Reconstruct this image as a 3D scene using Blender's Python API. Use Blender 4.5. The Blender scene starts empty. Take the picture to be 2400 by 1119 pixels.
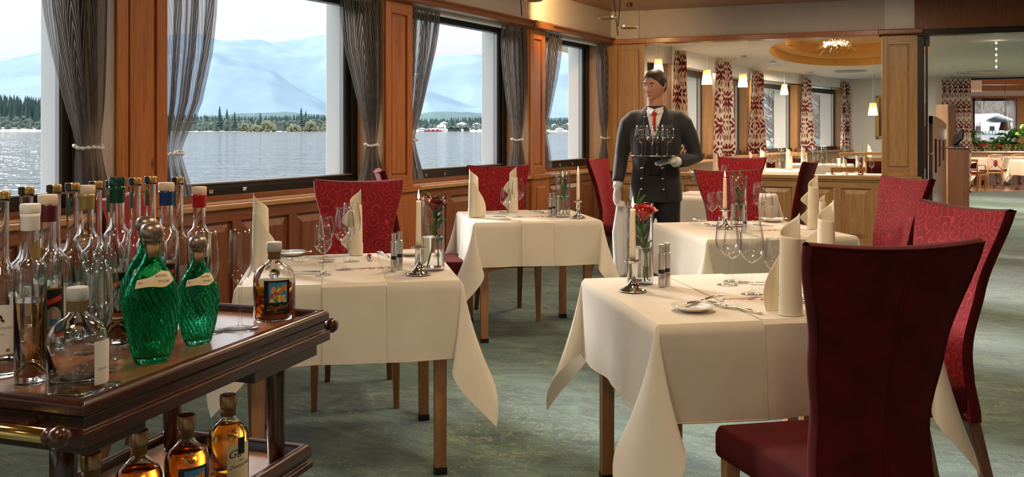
import bpy, math, random
from math import sin, cos, pi, radians, sqrt, atan2
from mathutils import Vector, Matrix, noise
random.seed(7)
sc = bpy.context.scene
COL = sc.collection
# ------------------------------------------------------------------ camera (2400 x 1119 frame)
FP, HZ, CZ = 2155.0, 303.0, 1.35
cam = bpy.data.objects.new('camera', bpy.data.cameras.new('camera')); COL.objects.link(cam)
cam.location = (0, 0, CZ); cam.rotation_euler = (pi/2, 0, 0)
cam.data.sensor_width = 36; cam.data.lens = FP/2400*36; cam.data.shift_y = -(559.5-HZ)/2400
cam.data.clip_start = .05; cam.data.clip_end = 40000
sc.camera = cam
sc.view_settings.view_transform = 'Standard'; sc.view_settings.look = 'None'
sc.view_settings.exposure = 0.08; sc.view_settings.gamma = 1; sc.view_settings.use_curve_mapping = False
cy = sc.cycles
cy.max_bounces = 14; cy.diffuse_bounces = 4; cy.glossy_bounces = 5; cy.transmission_bounces = 14; cy.transparent_max_bounces = 24
cy.caustics_reflective = False; cy.caustics_refractive = True; cy.blur_glossy = 1.0
cy.sample_clamp_indirect = 6; cy.use_denoising = True
# ------------------------------------------------------------------ world
W = bpy.data.worlds.new('overcast_sky'); sc.world = W; W.use_nodes = True
nt = W.node_tree; nt.nodes.clear()
def wn(t, **k):
    n = nt.nodes.new(t)
    for a, b in k.items(): setattr(n, a, b)
    return n
tc = wn('ShaderNodeTexCoord'); sp = wn('ShaderNodeSeparateXYZ'); nt.links.new(tc.outputs['Generated'], sp.inputs[0])
rp = wn('ShaderNodeValToRGB'); nt.links.new(sp.outputs['Z'], rp.inputs[0])
e = rp.color_ramp.elements
e[0].position = 0.0; e[0].color = (.62, .74, .86, 1)
e[1].position = .90; e[1].color = (2.6, 2.65, 2.75, 1)
x = e.new(.07); x.color = (.90, .94, .98, 1)
x = e.new(.13); x.color = (1.10, 1.11, 1.12, 1)
x = e.new(.35); x.color = (1.55, 1.58, 1.62, 1)
nz = wn('ShaderNodeTexNoise'); nz.inputs['Scale'].default_value = 3.2; nz.inputs['Detail'].default_value = 5
mp = wn('ShaderNodeMapping'); mp.inputs['Scale'].default_value = (1, 1, 3.5)
nt.links.new(tc.outputs['Generated'], mp.inputs[0]); nt.links.new(mp.outputs[0], nz.inputs[0])
r2 = wn('ShaderNodeValToRGB'); nt.links.new(nz.outputs[0], r2.inputs[0])
r2.color_ramp.elements[0].position = .3; r2.color_ramp.elements[0].color = (.92, .935, .95, 1)
r2.color_ramp.elements[1].position = .7; r2.color_ramp.elements[1].color = (1.06, 1.05, 1.04, 1)
mx = wn('ShaderNodeMix', data_type='RGBA', blend_type='MULTIPLY'); mx.inputs[0].default_value = 1
nt.links.new(rp.outputs[0], mx.inputs[6]); nt.links.new(r2.outputs[0], mx.inputs[7])
bg = wn('ShaderNodeBackground'); bg.inputs[1].default_value = 1.0
nt.links.new(mx.outputs[2], bg.inputs[0])
wo = wn('ShaderNodeOutputWorld'); nt.links.new(bg.outputs[0], wo.inputs[0])
# ------------------------------------------------------------------ lights
def light(name, kind, loc, energy, color=(1, 1, 1), target=None, size=1.0, size_y=None, angle=None, spot=None):
    l = bpy.data.lights.new(name, kind); l.energy = energy; l.color = color
    if kind == 'AREA':
        l.size = size
        if size_y: l.shape = 'RECTANGLE'; l.size_y = size_y
    elif kind == 'SUN': l.angle = angle or .1
    else: l.shadow_soft_size = size
    if spot: l.spot_size = spot; l.spot_blend = .6
    o = bpy.data.objects.new(name, l); o.location = loc; COL.objects.link(o)
    if target is not None:
        o.rotation_euler = (Vector(target)-Vector(loc)).to_track_quat('-Z', 'Y').to_euler()
    return o
WARM = (1.0, .76, .50)
SUN = Vector((-.72, .69, .36))
light('veiled_sun', 'SUN', tuple(SUN*50), 9.0, (1, .965, .92), (0, 0, 0), angle=radians(16))
for i, (x, y, en) in enumerate([(.3, 2.6, 26), (.3, 4.8, 28), (2.6, 5.4, 30), (1.2, 7.6, 34), (3.2, 8.2, 34), (-.9, .8, 20), (1.6, -.2, 12), (0, -2.4, 10), (3.6, 1.5, 14)]):
    light('ceiling_fill', 'AREA', (x, y, 2.76), en, WARM, (x, y, 0), size=.35)  # unseen warm fill panels added to raise the interior
for (x, y, en) in [(3.6, 12.6, 60), (5.6, 16.8, 100), (8.4, 16.0, 110), (7.6, 12.0, 80)]:
    light('rear_room_fill', 'AREA', (x, y, 2.40), en, (1, .84, .64), (x, y, 0), size=.5)  # broad fill below the rear ceiling, tied to no modelled fitting
for (x, y, en) in [(12.2, 23, 130), (15.5, 26, 130)]:
    light('garden_room_fill', 'AREA', (x, y, 2.40), en, (1, .90, .74), (x, y, 0), size=.8)  # wide fill over the garden room, no fitting modelled for it

# ------------------------------------------------------------------ helpers
def P(px, py, Y): return Vector(((px-1200)*Y/FP, Y, CZ-(py-HZ)*Y/FP))
def GZ(px, py, z):
    Y = (CZ-z)*FP/(py-HZ); return Vector(((px-1200)*Y/FP, Y, z))
class G:
    def __init__(s): s.v = []; s.f = []; s.uv = None; s.M = Matrix.Identity(4)
    def add(s, vs, fs):
        b = len(s.v); s.v += [tuple(s.M @ Vector(p)) for p in vs]; s.f += [tuple(i+b for i in q) for q in fs]; return s
    def box(s, x0, x1, y0, y1, z0, z1):
        s.add([(x0, y0, z0), (x1, y0, z0), (x1, y1, z0), (x0, y1, z0), (x0, y0, z1), (x1, y0, z1), (x1, y1, z1), (x0, y1, z1)],
              [(0, 3, 2, 1), (4, 5, 6, 7), (0, 1, 5, 4), (1, 2, 6, 5), (2, 3, 7, 6), (3, 0, 4, 7)]); return s
    def frus(s, c0, a0, c1, a1):      # tapered bar between two horizontal rectangles
        v = []
        for c, a in ((c0, a0), (c1, a1)):
            for sx, sy in ((-1, -1), (1, -1), (1, 1), (-1, 1)): v.append((c[0]+sx*a[0], c[1]+sy*a[1], c[2]))
        s.add(v, [(0, 3, 2, 1), (4, 5, 6, 7), (0, 1, 5, 4), (1, 2, 6, 5), (2, 3, 7, 6), (3, 0, 4, 7)]); return s
    def lathe(s, pr, n=32, c=(0, 0, 0), close=False, sx=1, sy=1, fn=None):
        vs = []; fs = []
        for k, (r, z) in enumerate(pr):
            for i in range(n):
                a = 2*pi*i/n; rr = r
                if fn: rr = r*fn(a, z)
                vs.append((c[0]+rr*cos(a)*sx, c[1]+rr*sin(a)*sy, c[2]+z))
        m = len(pr)
        for k in range(m-1 if not close else m):
            k2 = (k+1) % m
            for i in range(n):
                j = (i+1) % n; fs.append((k*n+i, k*n+j, k2*n+j, k2*n+i))
        if not close:
            if pr[0][0] > 1e-6: fs.append(tuple(reversed(range(n))))
            if pr[-1][0] > 1e-6: fs.append(tuple((m-1)*n+i for i in range(n)))
        s.add(vs, fs); return s
    def tube(s, pts, r, n=10, cap=True, flat=1.0):
        pts = [Vector(p) for p in pts]; vs = []; fs = []; m = len(pts)
        up = None
        for k, p in enumerate(pts):
            t = (pts[min(k+1, m-1)]-pts[max(k-1, 0)]).normalized()
            if up is None:
                up = t.orthogonal().normalized() if abs(t.z) > .9 else Vector((0, 0, 1))
            sd = t.cross(up).normalized(); up = sd.cross(t).normalized()
            rr = r[k] if isinstance(r, (list, tuple)) else r
            for i in range(n):
                a = 2*pi*i/n; vs.append(p+sd*rr*cos(a)+up*rr*flat*sin(a))
        for k in range(m-1):
            for i in range(n):
                j = (i+1) % n; fs.append((k*n+i, k*n+j, (k+1)*n+j, (k+1)*n+i))
        if cap: fs += [tuple(reversed(range(n))), tuple((m-1)*n+i for i in range(n))]
        s.add(vs, fs); return s
    def sph(s, c, r, n=12, m=8):
        rx, ry, rz = (r, r, r) if not isinstance(r, (tuple, list)) else r
        vs = [(c[0], c[1], c[2]-rz)]
        for k in range(1, m):
            a = -pi/2+pi*k/m
            for i in range(n):
                b = 2*pi*i/n; vs.append((c[0]+rx*cos(a)*cos(b), c[1]+ry*cos(a)*sin(b), c[2]+rz*sin(a)))
        vs.append((c[0], c[1], c[2]+rz)); L = len(vs)-1; fs = []
        for i in range(n):
            j = (i+1) % n; fs.append((0, 1+j, 1+i)); fs.append((L, L-n+i, L-n+j))
            for k in range(m-2): fs.append((1+k*n+i, 1+k*n+j, 1+(k+1)*n+j, 1+(k+1)*n+i))
        s.add(vs, fs); return s
    def grid(s, fn, nu, nv, uvf=None, wrap=False):
        b = len(s.v); vs = []; fs = []
        for j in range(nv+1):
            for i in range(nu+1): vs.append(fn(i/nu, j/nv))
        for j in range(nv):
            for i in range(nu):
                a = j*(nu+1)+i; fs.append((a, a+1, a+nu+2, a+nu+1))
        s.add(vs, fs)
        if uvf:
            if s.uv is None: s.uv = {}
            for j in range(nv+1):
                for i in range(nu+1): s.uv[b+j*(nu+1)+i] = uvf(i/nu, j/nv)
        return s
    def loft(s, secs, n=20, p=2.0, cap=True):   # secs: (cx, cy, cz, rx, ry [, (tilt matrix)])
        vs = []; fs = []; m = len(secs)
        for q in secs:
            for i in range(n):
                a = 2*pi*i/n; ca, sa = cos(a), sin(a)
                k = (abs(ca)**p+abs(sa)**p)**(-1/p)
                vs.append((q[0]+q[3]*ca*k, q[1]+q[4]*sa*k, q[2]))
        for k in range(m-1):
            for i in range(n):
                j = (i+1) % n; fs.append((k*n+i, k*n+j, (k+1)*n+j, (k+1)*n+i))
        if cap: fs += [tuple(reversed(range(n))), tuple((m-1)*n+i for i in range(n))]
        s.add(vs, fs); return s
    def mesh(s, name, mat=None, smooth=False):
        me = bpy.data.meshes.new(name); me.from_pydata(s.v, [], s.f)
        if s.uv:
            ul = me.uv_layers.new(name='UVMap')
            for l in me.loops: ul.data[l.index].uv = s.uv.get(l.vertex_index, (0, 0))
        if mat: me.materials.append(mat)
        if smooth: me.polygons.foreach_set('use_smooth', [True]*len(me.polygons))
        me.update(); return me
    def build(s, name, mat, parent=None, smooth=False, bevel=0, seg=2, auto=False, kind=None, label=None):
        me = s.mesh(name, mat, smooth or auto)
        o = bpy.data.objects.new(name, me); COL.objects.link(o)
        if parent: o.parent = parent
        if auto:
            try: me.set_sharp_from_angle(angle=radians(38))
            except Exception: pass
        if bevel:
            m = o.modifiers.new('b', 'BEVEL'); m.width = bevel; m.segments = seg; m.limit_method = 'ANGLE'
            m.angle_limit = radians(40)
            me.polygons.foreach_set('use_smooth', [True]*len(me.polygons))
            m.harden_normals = True
        if kind: o['kind'] = kind
        if label: o['label'] = label
        return o
def tag(o, label=None, cat=None, group=None, kind=None):
    for k, v in (('label', label), ('category', cat), ('group', group), ('kind', kind)):
        if v: o[k] = v
    return o
def thing(name, label, cat, loc=(0, 0, 0), rz=0, group=None, kind=None):
    o = bpy.data.objects.new(name, None); COL.objects.link(o)
    o.location = loc; o.rotation_euler = (0, 0, rz); o.empty_display_size = .1
    return tag(o, label, cat, group, kind)
def dup(root, loc=None, rz=None, label=None, group=None, scale=None):
    def cp(o, par):
        c = o.copy(); COL.objects.link(c); c.parent = par
        for ch in kids.get(o.name, []): cp(ch, c)
        return c
    kids = {}
    for o in bpy.data.objects:
        if o.parent: kids.setdefault(o.parent.name, []).append(o)
    r = cp(root, None)
    if loc is not None: r.location = loc
    if rz is not None: r.rotation_euler = (0, 0, rz)
    if scale is not None: r.scale = scale if isinstance(scale, (tuple, list)) else (scale,)*3
    if label: r['label'] = label
    if group: r['group'] = group
    return r
class Frame:      # plan frame: origin, unit direction along, unit direction into depth
    def __init__(s, O, d, n): s.O = Vector((O[0], O[1], 0)); s.d = Vector((d[0], d[1], 0)).normalized(); s.n = Vector((n[0], n[1], 0)).normalized()
    def pt(s, a, b, z=0): p = s.O+s.d*a+s.n*b; return Vector((p.x, p.y, z))
    def mat(s): return Matrix(((s.d.x, s.n.x, 0, s.O.x), (s.d.y, s.n.y, 0, s.O.y), (0, 0, 1, 0), (0, 0, 0, 1)))
    def g(s): q = G(); q.M = s.mat(); return q
    def along(s, px, D=0):       # distance along the frame where the sight line of that column crosses depth D
        r = (px-1200)/FP; o = s.O+s.n*D
        return (r*o.y-o.x)/(s.d.x-r*s.d.y)
    def az(s, px, py, D=0):
        a = s.along(px, D); Y = (s.O+s.n*D+s.d*a).y
        return a, CZ-(py-HZ)*Y/FP
def interp(pts, x):
    if x <= pts[0][0]: return pts[0][1]
    for (a, b), (c, d) in zip(pts, pts[1:]):
        if x <= c: return b+(d-b)*(x-a)/(c-a) if c > a else d
    return pts[-1][1]
def smooth_interp(pts, x):
    if x <= pts[0][0]: return pts[0][1]
    for (a, b), (c, d) in zip(pts, pts[1:]):
        if x <= c:
            t = (x-a)/(c-a); t = t*t*(3-2*t); return b+(d-b)*t
    return pts[-1][1]
def lerp(a, b, t): return a+(b-a)*t
def textmesh(body, size, mapf, name, mat, parent, align='CENTER', shear=0, bold=0):
    cu = bpy.data.curves.new('t', 'FONT'); cu.body = body; cu.size = size; cu.align_x = align; cu.align_y = 'CENTER'
    cu.shear = shear; cu.offset = bold; cu.resolution_u = 3
    ob = bpy.data.objects.new('t', cu); COL.objects.link(ob)
    dg = bpy.context.evaluated_depsgraph_get(); me = bpy.data.meshes.new_from_object(ob.evaluated_get(dg))
    bpy.data.objects.remove(ob); bpy.data.curves.remove(cu)
    for v in me.vertices: v.co = mapf(v.co.x, v.co.y)
    me.materials.clear(); me.materials.append(mat)
    o = bpy.data.objects.new(name, me); COL.objects.link(o); o.parent = parent
    return o

# ------------------------------------------------------------------ materials
def nmat(name):
    m = bpy.data.materials.new(name); m.use_nodes = True; t = m.node_tree
    b = t.nodes['Principled BSDF']; return m, t, b
def node(t, kind, ins=None, **k):
    n = t.nodes.new(kind)
    for a, b in k.items(): setattr(n, a, b)
    for a, b in (ins or {}).items():
        if isinstance(b, bpy.types.NodeSocket): t.links.new(b, n.inputs[a])
        else: n.inputs[a].default_value = b
    return n
def ramp(t, fac, stops, interp='LINEAR'):
    n = t.nodes.new('ShaderNodeValToRGB'); n.color_ramp.interpolation = interp; t.links.new(fac, n.inputs[0])
    el = n.color_ramp.elements
    while len(el) > 1: el.remove(el[-1])
    for i, (p, c) in enumerate(stops):
        q = el[0] if i == 0 else el.new(p)
        q.position = p; q.color = (*c, 1) if len(c) == 3 else c
    return n.outputs[0]
def coords(t, scale=(1, 1, 1), rot=(0, 0, 0), src='Object', loc=(0, 0, 0)):
    c = t.nodes.new('ShaderNodeTexCoord'); m = t.nodes.new('ShaderNodeMapping')
    m.inputs['Scale'].default_value = scale; m.inputs['Rotation'].default_value = rot; m.inputs['Location'].default_value = loc
    t.links.new(c.outputs[src], m.inputs[0]); return m.outputs[0]
def pr(name, col, rough=.5, metal=0, coat=0, sheen=0, bump=None, spec=None, emit=None, estr=0, alpha=1, sub=0, trans=0, ior=1.45):
    m, t, b = nmat(name)
    b.inputs['Base Color'].default_value = (*col, 1); b.inputs['Roughness'].default_value = rough; b.inputs['Metallic'].default_value = metal
    b.inputs['Coat Weight'].default_value = coat; b.inputs['Coat Roughness'].default_value = .1
    b.inputs['Sheen Weight'].default_value = sheen; b.inputs['Sheen Roughness'].default_value = .4
    b.inputs['Transmission Weight'].default_value = trans; b.inputs['IOR'].default_value = ior
    if spec is not None: b.inputs['Specular IOR Level'].default_value = spec
    if emit: b.inputs['Emission Color'].default_value = (*emit, 1); b.inputs['Emission Strength'].default_value = estr
    # a faint procedural mottling on every plain surface
    nz = node(t, 'ShaderNodeTexNoise', {'Vector': coords(t), 'Scale': (bump[0] if bump else 40.0), 'Detail': 3.0})
    mix = node(t, 'ShaderNodeMix', {0: .10, 6: (*col, 1), 7: nz.outputs[0]}, data_type='RGBA', blend_type='OVERLAY')
    t.links.new(mix.outputs[2], b.inputs['Base Color'])
    if bump:
        bp = node(t, 'ShaderNodeBump', {'Height': nz.outputs[0], 'Strength': bump[1], 'Distance': .002}); t.links.new(bp.outputs[0], b.inputs['Normal'])
    return m
def wood(name, a, b_, c, rough=.4, axis='z', rot=0, coat=.25, k=1.0, knots=0):
    m, t, b = nmat(name)
    sc_ = {'z': (16, 16, .9), 'x': (.9, 16, 16), 'y': (16, .9, 16)}[axis]
    v = coords(t, rot=(0, 0, -rot)); mp_ = node(t, 'ShaderNodeMapping', {'Vector': v, 'Scale': tuple(q*k for q in sc_)})
    n1 = node(t, 'ShaderNodeTexNoise', {'Vector': mp_.outputs[0], 'Scale': 1.6, 'Detail': 8.0, 'Roughness': .62, 'Distortion': .7})
    n2 = node(t, 'ShaderNodeTexNoise', {'Vector': mp_.outputs[0], 'Scale': 7.0, 'Detail': 4.0, 'Roughness': .7})
    f = node(t, 'ShaderNodeMath', {0: n1.outputs[0], 1: n2.outputs[0]}, operation='MULTIPLY_ADD'); f.inputs[2].default_value = .12
    f2 = node(t, 'ShaderNodeMath', {0: f.outputs[0], 1: 1.0}, operation='MULTIPLY')
    c1 = ramp(t, f2.outputs[0], [(.22, a), (.38, b_), (.56, c)])
    if knots:
        vk = node(t, 'ShaderNodeMapping', {'Vector': v, 'Scale': (3.2, 3.2, 1.3)})
        vo = node(t, 'ShaderNodeTexVoronoi', {'Vector': vk.outputs[0], 'Scale': 1.3})
        kf = ramp(t, vo.outputs['Distance'], [(0, (1, 1, 1)), (.045, (.7, .7, .7)), (.07, (0, 0, 0))])
        mk = node(t, 'ShaderNodeMix', {0: kf, 6: c1, 7: (*[q*.35 for q in a], 1)}, data_type='RGBA'); c1 = mk.outputs[2]
    t.links.new(c1, b.inputs['Base Color'])
    b.inputs['Roughness'].default_value = rough; b.inputs['Coat Weight'].default_value = coat; b.inputs['Coat Roughness'].default_value = .18
    bp = node(t, 'ShaderNodeBump', {'Height': f.outputs[0], 'Strength': .12, 'Distance': .003}); t.links.new(bp.outputs[0], b.inputs['Normal'])
    return m
MT = {}
WR = 1.0585   # heading of the window wall, radians from +X
PINE = ((.28, .080, .018), (.45, .145, .035), (.58, .215, .060))
MT['pine_v'] = wood('pine_upright', *PINE, knots=1)
MT['pine_h'] = wood('pine_lengthwise', *PINE, axis='x', rot=WR)
MT['pine_r'] = wood('pine_red_shade', (.15, .045, .018), (.24, .080, .030), (.32, .12, .048))  # redder pine, with the shade below the windows painted into its colour
MT['pine_rh'] = wood('pine_red_rail_shade', (.15, .045, .018), (.24, .080, .030), (.32, .12, .048), axis='x', rot=WR)  # same painted shade, grain lengthwise for the rail
MT['pine_dk'] = wood('pine_painted_shade', (.16, .045, .018), (.26, .08, .030), (.34, .12, .045), axis='z')  # apron body behind the panels, shade painted into the pine
MT['pine_dkh'] = wood('pine_moulding_stain', (.17, .06, .025), (.27, .105, .045), (.36, .16, .07), axis='x', rot=WR)
LARCH = ((.36, .17, .055), (.50, .26, .095), (.62, .36, .15))
MT['larch_v'] = wood('larch_upright', *LARCH, knots=1)
MT['larch_h'] = wood('larch_lengthwise', *LARCH, axis='x', rot=-.373)
OAK = ((.28, .145, .05), (.44, .25, .095), (.55, .34, .15))
MT['oak_v'] = wood('oak_upright', *OAK, k=1.2)
MT['oak_h'] = wood('oak_lengthwise', *OAK, axis='x', rot=-.373, k=1.2)
MT['veneer'] = wood('brown_veneer', (.12, .04, .014), (.19, .068, .024), (.25, .095, .035), k=1.6)
MT['ceil_wood'] = wood('ceiling_veneer', (.27, .12, .042), (.36, .17, .065), (.43, .22, .09), axis='x', rot=-.2, k=.5)
MT['beech'] = wood('beech_leg', (.25, .10, .035), (.36, .16, .055), (.45, .22, .085), k=1.4)
MT['beech_dk'] = wood('stained_leg', (.12, .04, .02), (.19, .07, .03), (.26, .10, .045), k=1.4)
MT['mahog'] = wood('mahogany_lacquer', (.014, .004, .003), (.040, .010, .006), (.085, .022, .012), rough=.26, axis='y', rot=-.31, coat=.2, k=2)
MT['mahog_v'] = wood('mahogany_post', (.02, .006, .004), (.055, .015, .008), (.10, .026, .014), rough=.25, axis='z', coat=.3, k=2)
MT['traytop'] = wood('tray_walnut', (.17, .065, .028), (.25, .105, .046), (.32, .145, .066), rough=.22, axis='y', rot=-.31, coat=1, k=1.4)
MT['redbrown'] = wood('brown_lacquer', (.06, .022, .018), (.10, .038, .030), (.14, .055, .045), rough=.15, coat=1, k=1.2)
MT['parquet'] = wood('parquet', (.20, .10, .045), (.30, .17, .08), (.38, .23, .12), rough=.18, axis='x', coat=.8)
MT['plaster'] = pr('white_plaster', (.66, .62, .58), .85, bump=(60, .1))
MT['plaster_w'] = pr('bright_plaster', (.84, .83, .81), .8)
MT['black'] = pr('black_aluminium', (.012, .011, .012), .35)
MT['brownal'] = pr('brown_aluminium', (.05, .042, .038), .38, .3)
MT['greyal'] = pr('grey_aluminium', (.42, .41, .40), .35, .5)
MT['chrome'] = pr('polished_chrome', (.78, .77, .76), .08, 1)
MT['steel'] = pr('brushed_steel', (.60, .58, .55), .30, 1)
MT['silver'] = pr('silver_plate', (.82, .80, .77), .16, 1)
MT['brass'] = pr('brass', (.78, .52, .20), .14, 1)
MT['gold'] = pr('gold_foil', (.62, .42, .17), .28, .85)
MT['bronze'] = pr('bronze_cap', (.42, .24, .12), .32, .8)
MT['pewter'] = pr('engraved_pewter', (.30, .24, .19), .36, .85)
MT['wax'] = pr('ivory_wax', (.86, .76, .56), .45); MT['wax'].node_tree.nodes['Principled BSDF'].inputs['Subsurface Weight'].default_value = .3
MT['wick'] = pr('wick', (.02, .015, .01), .9)
MT['porcelain'] = pr('white_porcelain', (.86, .84, .80), .12, coat=.5)
MT['cream_cap'] = pr('cream_cap', (.72, .58, .46), .45)
MT['white_cap'] = pr('white_cap', (.80, .77, .74), .4)
MT['grey_cap'] = pr('grey_cap', (.50, .50, .50), .35)
MT['cork'] = pr('cork', (.42, .25, .12), .8, bump=(120, .4))
MT['c_green'] = pr('green_seal', (.012, .075, .035), .25)
MT['c_dgreen'] = pr('dark_green_wax', (.008, .05, .028), .18)
MT['c_blue'] = pr('blue_seal', (.010, .04, .17), .25)
MT['c_red'] = pr('red_seal', (.42, .012, .012), .3)
MT['c_wine'] = pr('wine_seal', (.10, .006, .012), .3)
MT['c_olive'] = pr('olive_gold_seal', (.40, .27, .10), .35, .4)
MT['paper'] = pr('white_paper', (.80, .78, .77), .7)
MT['paper_c'] = pr('cream_paper', (.76, .64, .42), .7)
MT['paper_k'] = pr('black_paper', (.010, .009, .010), .4)
MT['ink'] = pr('black_ink', (.03, .03, .03), .6)
MT['ink_grey'] = pr('grey_ink', (.30, .29, .30), .6)
MT['ink_gold'] = pr('gold_ink', (.50, .26, .07), .4, .4)
MT['ink_red'] = pr('red_ink', (.55, .05, .03), .5)
MT['ink_blue'] = pr('blue_ink', (.05, .25, .45), .5)
MT['ink_grn'] = pr('leaf_ink', (.20, .30, .08), .5)
MT['ink_skin'] = pr('skin_ink', (.62, .36, .24), .5)
MT['ink_yel'] = pr('yellow_ink', (.80, .62, .08), .5)
MT['ink_org'] = pr('orange_ink', (.75, .22, .03), .5)
MT['leaf'] = pr('leaf_green', (.035, .15, .022), .38, sheen=.1)
MT['leaf_d'] = pr('leaf_dark', (.014, .07, .014), .4)
MT['leaf_y'] = pr('leaf_light', (.10, .26, .035), .4)
MT['stem'] = pr('rose_stem', (.10, .14, .03), .5)
MT['stem_b'] = pr('brown_stem', (.12, .07, .03), .6)
MT['rose'] = pr('rose_petal', (.52, .010, .022), .45, sheen=.5)
MT['rose_d'] = pr('dark_rose_petal', (.20, .006, .015), .45, sheen=.5)
MT['jacket'] = pr('charcoal_loden', (.026, .027, .033), .8, sheen=.35, bump=(300, .2))
MT['trouser'] = pr('dark_trousers', (.010, .011, .016), .8, sheen=.15)
MT['shirt'] = pr('white_shirt', (.82, .81, .80), .7)
MT['tie'] = pr('red_tie', (.50, .012, .016), .5)
MT['skin'] = pr('skin', (.55, .27, .18), .48); MT['skin'].node_tree.nodes['Principled BSDF'].inputs['Subsurface Weight'].default_value = .12
MT['hair'] = pr('dark_hair', (.035, .020, .013), .5, bump=(160, .6))
MT['glove'] = pr('white_glove', (.80, .79, .80), .75)
MT['towel'] = pr('white_service_cloth', (.78, .80, .84), .8)
MT['shoe'] = pr('black_leather', (.01, .01, .01), .25)
MT['lipcol'] = pr('lips', (.42, .14, .11), .45)
MT['eyew'] = pr('eye_white', (.75, .74, .72), .2)
MT['snow'] = pr('snow', (.86, .88, .92), .9)
MT['rock'] = pr('screen_black', (.008, .008, .01), .15)
def clothmat(name, a, b_, k=1):
    m, t, b = nmat(name)
    v = coords(t, (1, 1, 1))
    n = node(t, 'ShaderNodeTexNoise', {'Vector': v, 'Scale': 5.0, 'Detail': 3.0})
    t.links.new(ramp(t, n.outputs[0], [(.35, a), (.65, b_)]), b.inputs['Base Color'])
    w = node(t, 'ShaderNodeTexNoise', {'Vector': v, 'Scale': 900.0, 'Detail': 1.0})
    bp = node(t, 'ShaderNodeBump', {'Height': w.outputs[0], 'Strength': .12*k, 'Distance': .0006})
    n3 = node(t, 'ShaderNodeTexNoise', {'Vector': v, 'Scale': 9.0, 'Detail': 2.0})
    bp2 = node(t, 'ShaderNodeBump', {'Height': n3.outputs[0], 'Strength': .25, 'Distance': .01, 'Normal': bp.outputs[0]})
    t.links.new(bp2.outputs[0], b.inputs['Normal'])
    b.inputs['Roughness'].default_value = .82; b.inputs['Sheen Weight'].default_value = .25
    tr = node(t, 'ShaderNodeBsdfTranslucent', {'Color': (*b_, 1)}); ms = node(t, 'ShaderNodeMixShader', {0: .22, 1: b.outputs[0], 2: tr.outputs[0]})
    t.links.new(ms.outputs[0], t.nodes['Material Output'].inputs[0]); return m
MT['cloth'] = clothmat('cream_damask_cloth', (.80, .735, .62), (.84, .78, .67))
MT['runner'] = clothmat('cream_runner', (.83, .76, .64), (.87, .80, .69))
MT['napkin'] = clothmat('pale_napkin', (.86, .79, .62), (.90, .84, .70))
MT['hem'] = clothmat('cloth_hem', (.68, .54, .36), (.74, .60, .42))
def velvet(name, jac):
    m, t, b = nmat(name)
    v = coords(t)
    n = node(t, 'ShaderNodeTexNoise', {'Vector': v, 'Scale': 14.0, 'Detail': 4.0})
    base = ramp(t, n.outputs[0], [(.3, (.17, .005, .010)), (.7, (.25, .008, .016))] if jac else [(.3, (.045, .001, .0025)), (.7, (.085, .0018, .0045))])
    if jac:
        d = node(t, 'ShaderNodeTexNoise', {'Vector': v, 'Scale': 9.0, 'Detail': 1.0})
        ad = node(t, 'ShaderNodeVectorMath', {0: v, 1: d.outputs['Color']}, operation='MULTIPLY_ADD')
        sc2 = node(t, 'ShaderNodeVectorMath', {0: d.outputs['Color']}, operation='SCALE'); sc2.inputs['Scale'].default_value = .05
        av = node(t, 'ShaderNodeVectorMath', {0: v, 1: sc2.outputs[0]}, operation='ADD')
        vo = node(t, 'ShaderNodeTexVoronoi', {'Vector': av.outputs[0], 'Scale': 17.0})
        sub = node(t, 'ShaderNodeVectorMath', {0: av.outputs[0], 1: vo.outputs['Position']}, operation='SUBTRACT')
        sx = node(t, 'ShaderNodeSeparateXYZ', {0: sub.outputs[0]})
        at = node(t, 'ShaderNodeMath', {0: sx.outputs['Z'], 1: sx.outputs['X']}, operation='ARCTAN2')
        mu = node(t, 'ShaderNodeMath', {0: vo.outputs['Distance'], 1: 20.0}, operation='MULTIPLY')
        su = node(t, 'ShaderNodeMath', {0: mu.outputs[0], 1: at.outputs[0]}, operation='ADD')
        sn = node(t, 'ShaderNodeMath', {0: su.outputs[0]}, operation='SINE')
        ln = ramp(t, sn.outputs[0], [(.80, (0, 0, 0)), (.92, (1, 1, 1))])
        mx_ = node(t, 'ShaderNodeMix', {0: ln, 6: base, 7: (.36, .035, .042, 1)}, data_type='RGBA'); base = mx_.outputs[2]
    t.links.new(base, b.inputs['Base Color'])
    b.inputs['Roughness'].default_value = .75; b.inputs['Sheen Weight'].default_value = .35 if jac else .25; b.inputs['Sheen Roughness'].default_value = .35
    b.inputs['Sheen Tint'].default_value = (1, .25, .25, 1); b.inputs['Specular IOR Level'].default_value = .2
    f = node(t, 'ShaderNodeTexNoise', {'Vector': v, 'Scale': 420.0, 'Detail': 2.0})
    bp = node(t, 'ShaderNodeBump', {'Height': f.outputs[0], 'Strength': .25, 'Distance': .001}); t.links.new(bp.outputs[0], b.inputs['Normal'])
    return m
MT['velvet'] = velvet('red_velvet', 0); MT['jacq'] = velvet('red_jacquard', 1)
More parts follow.
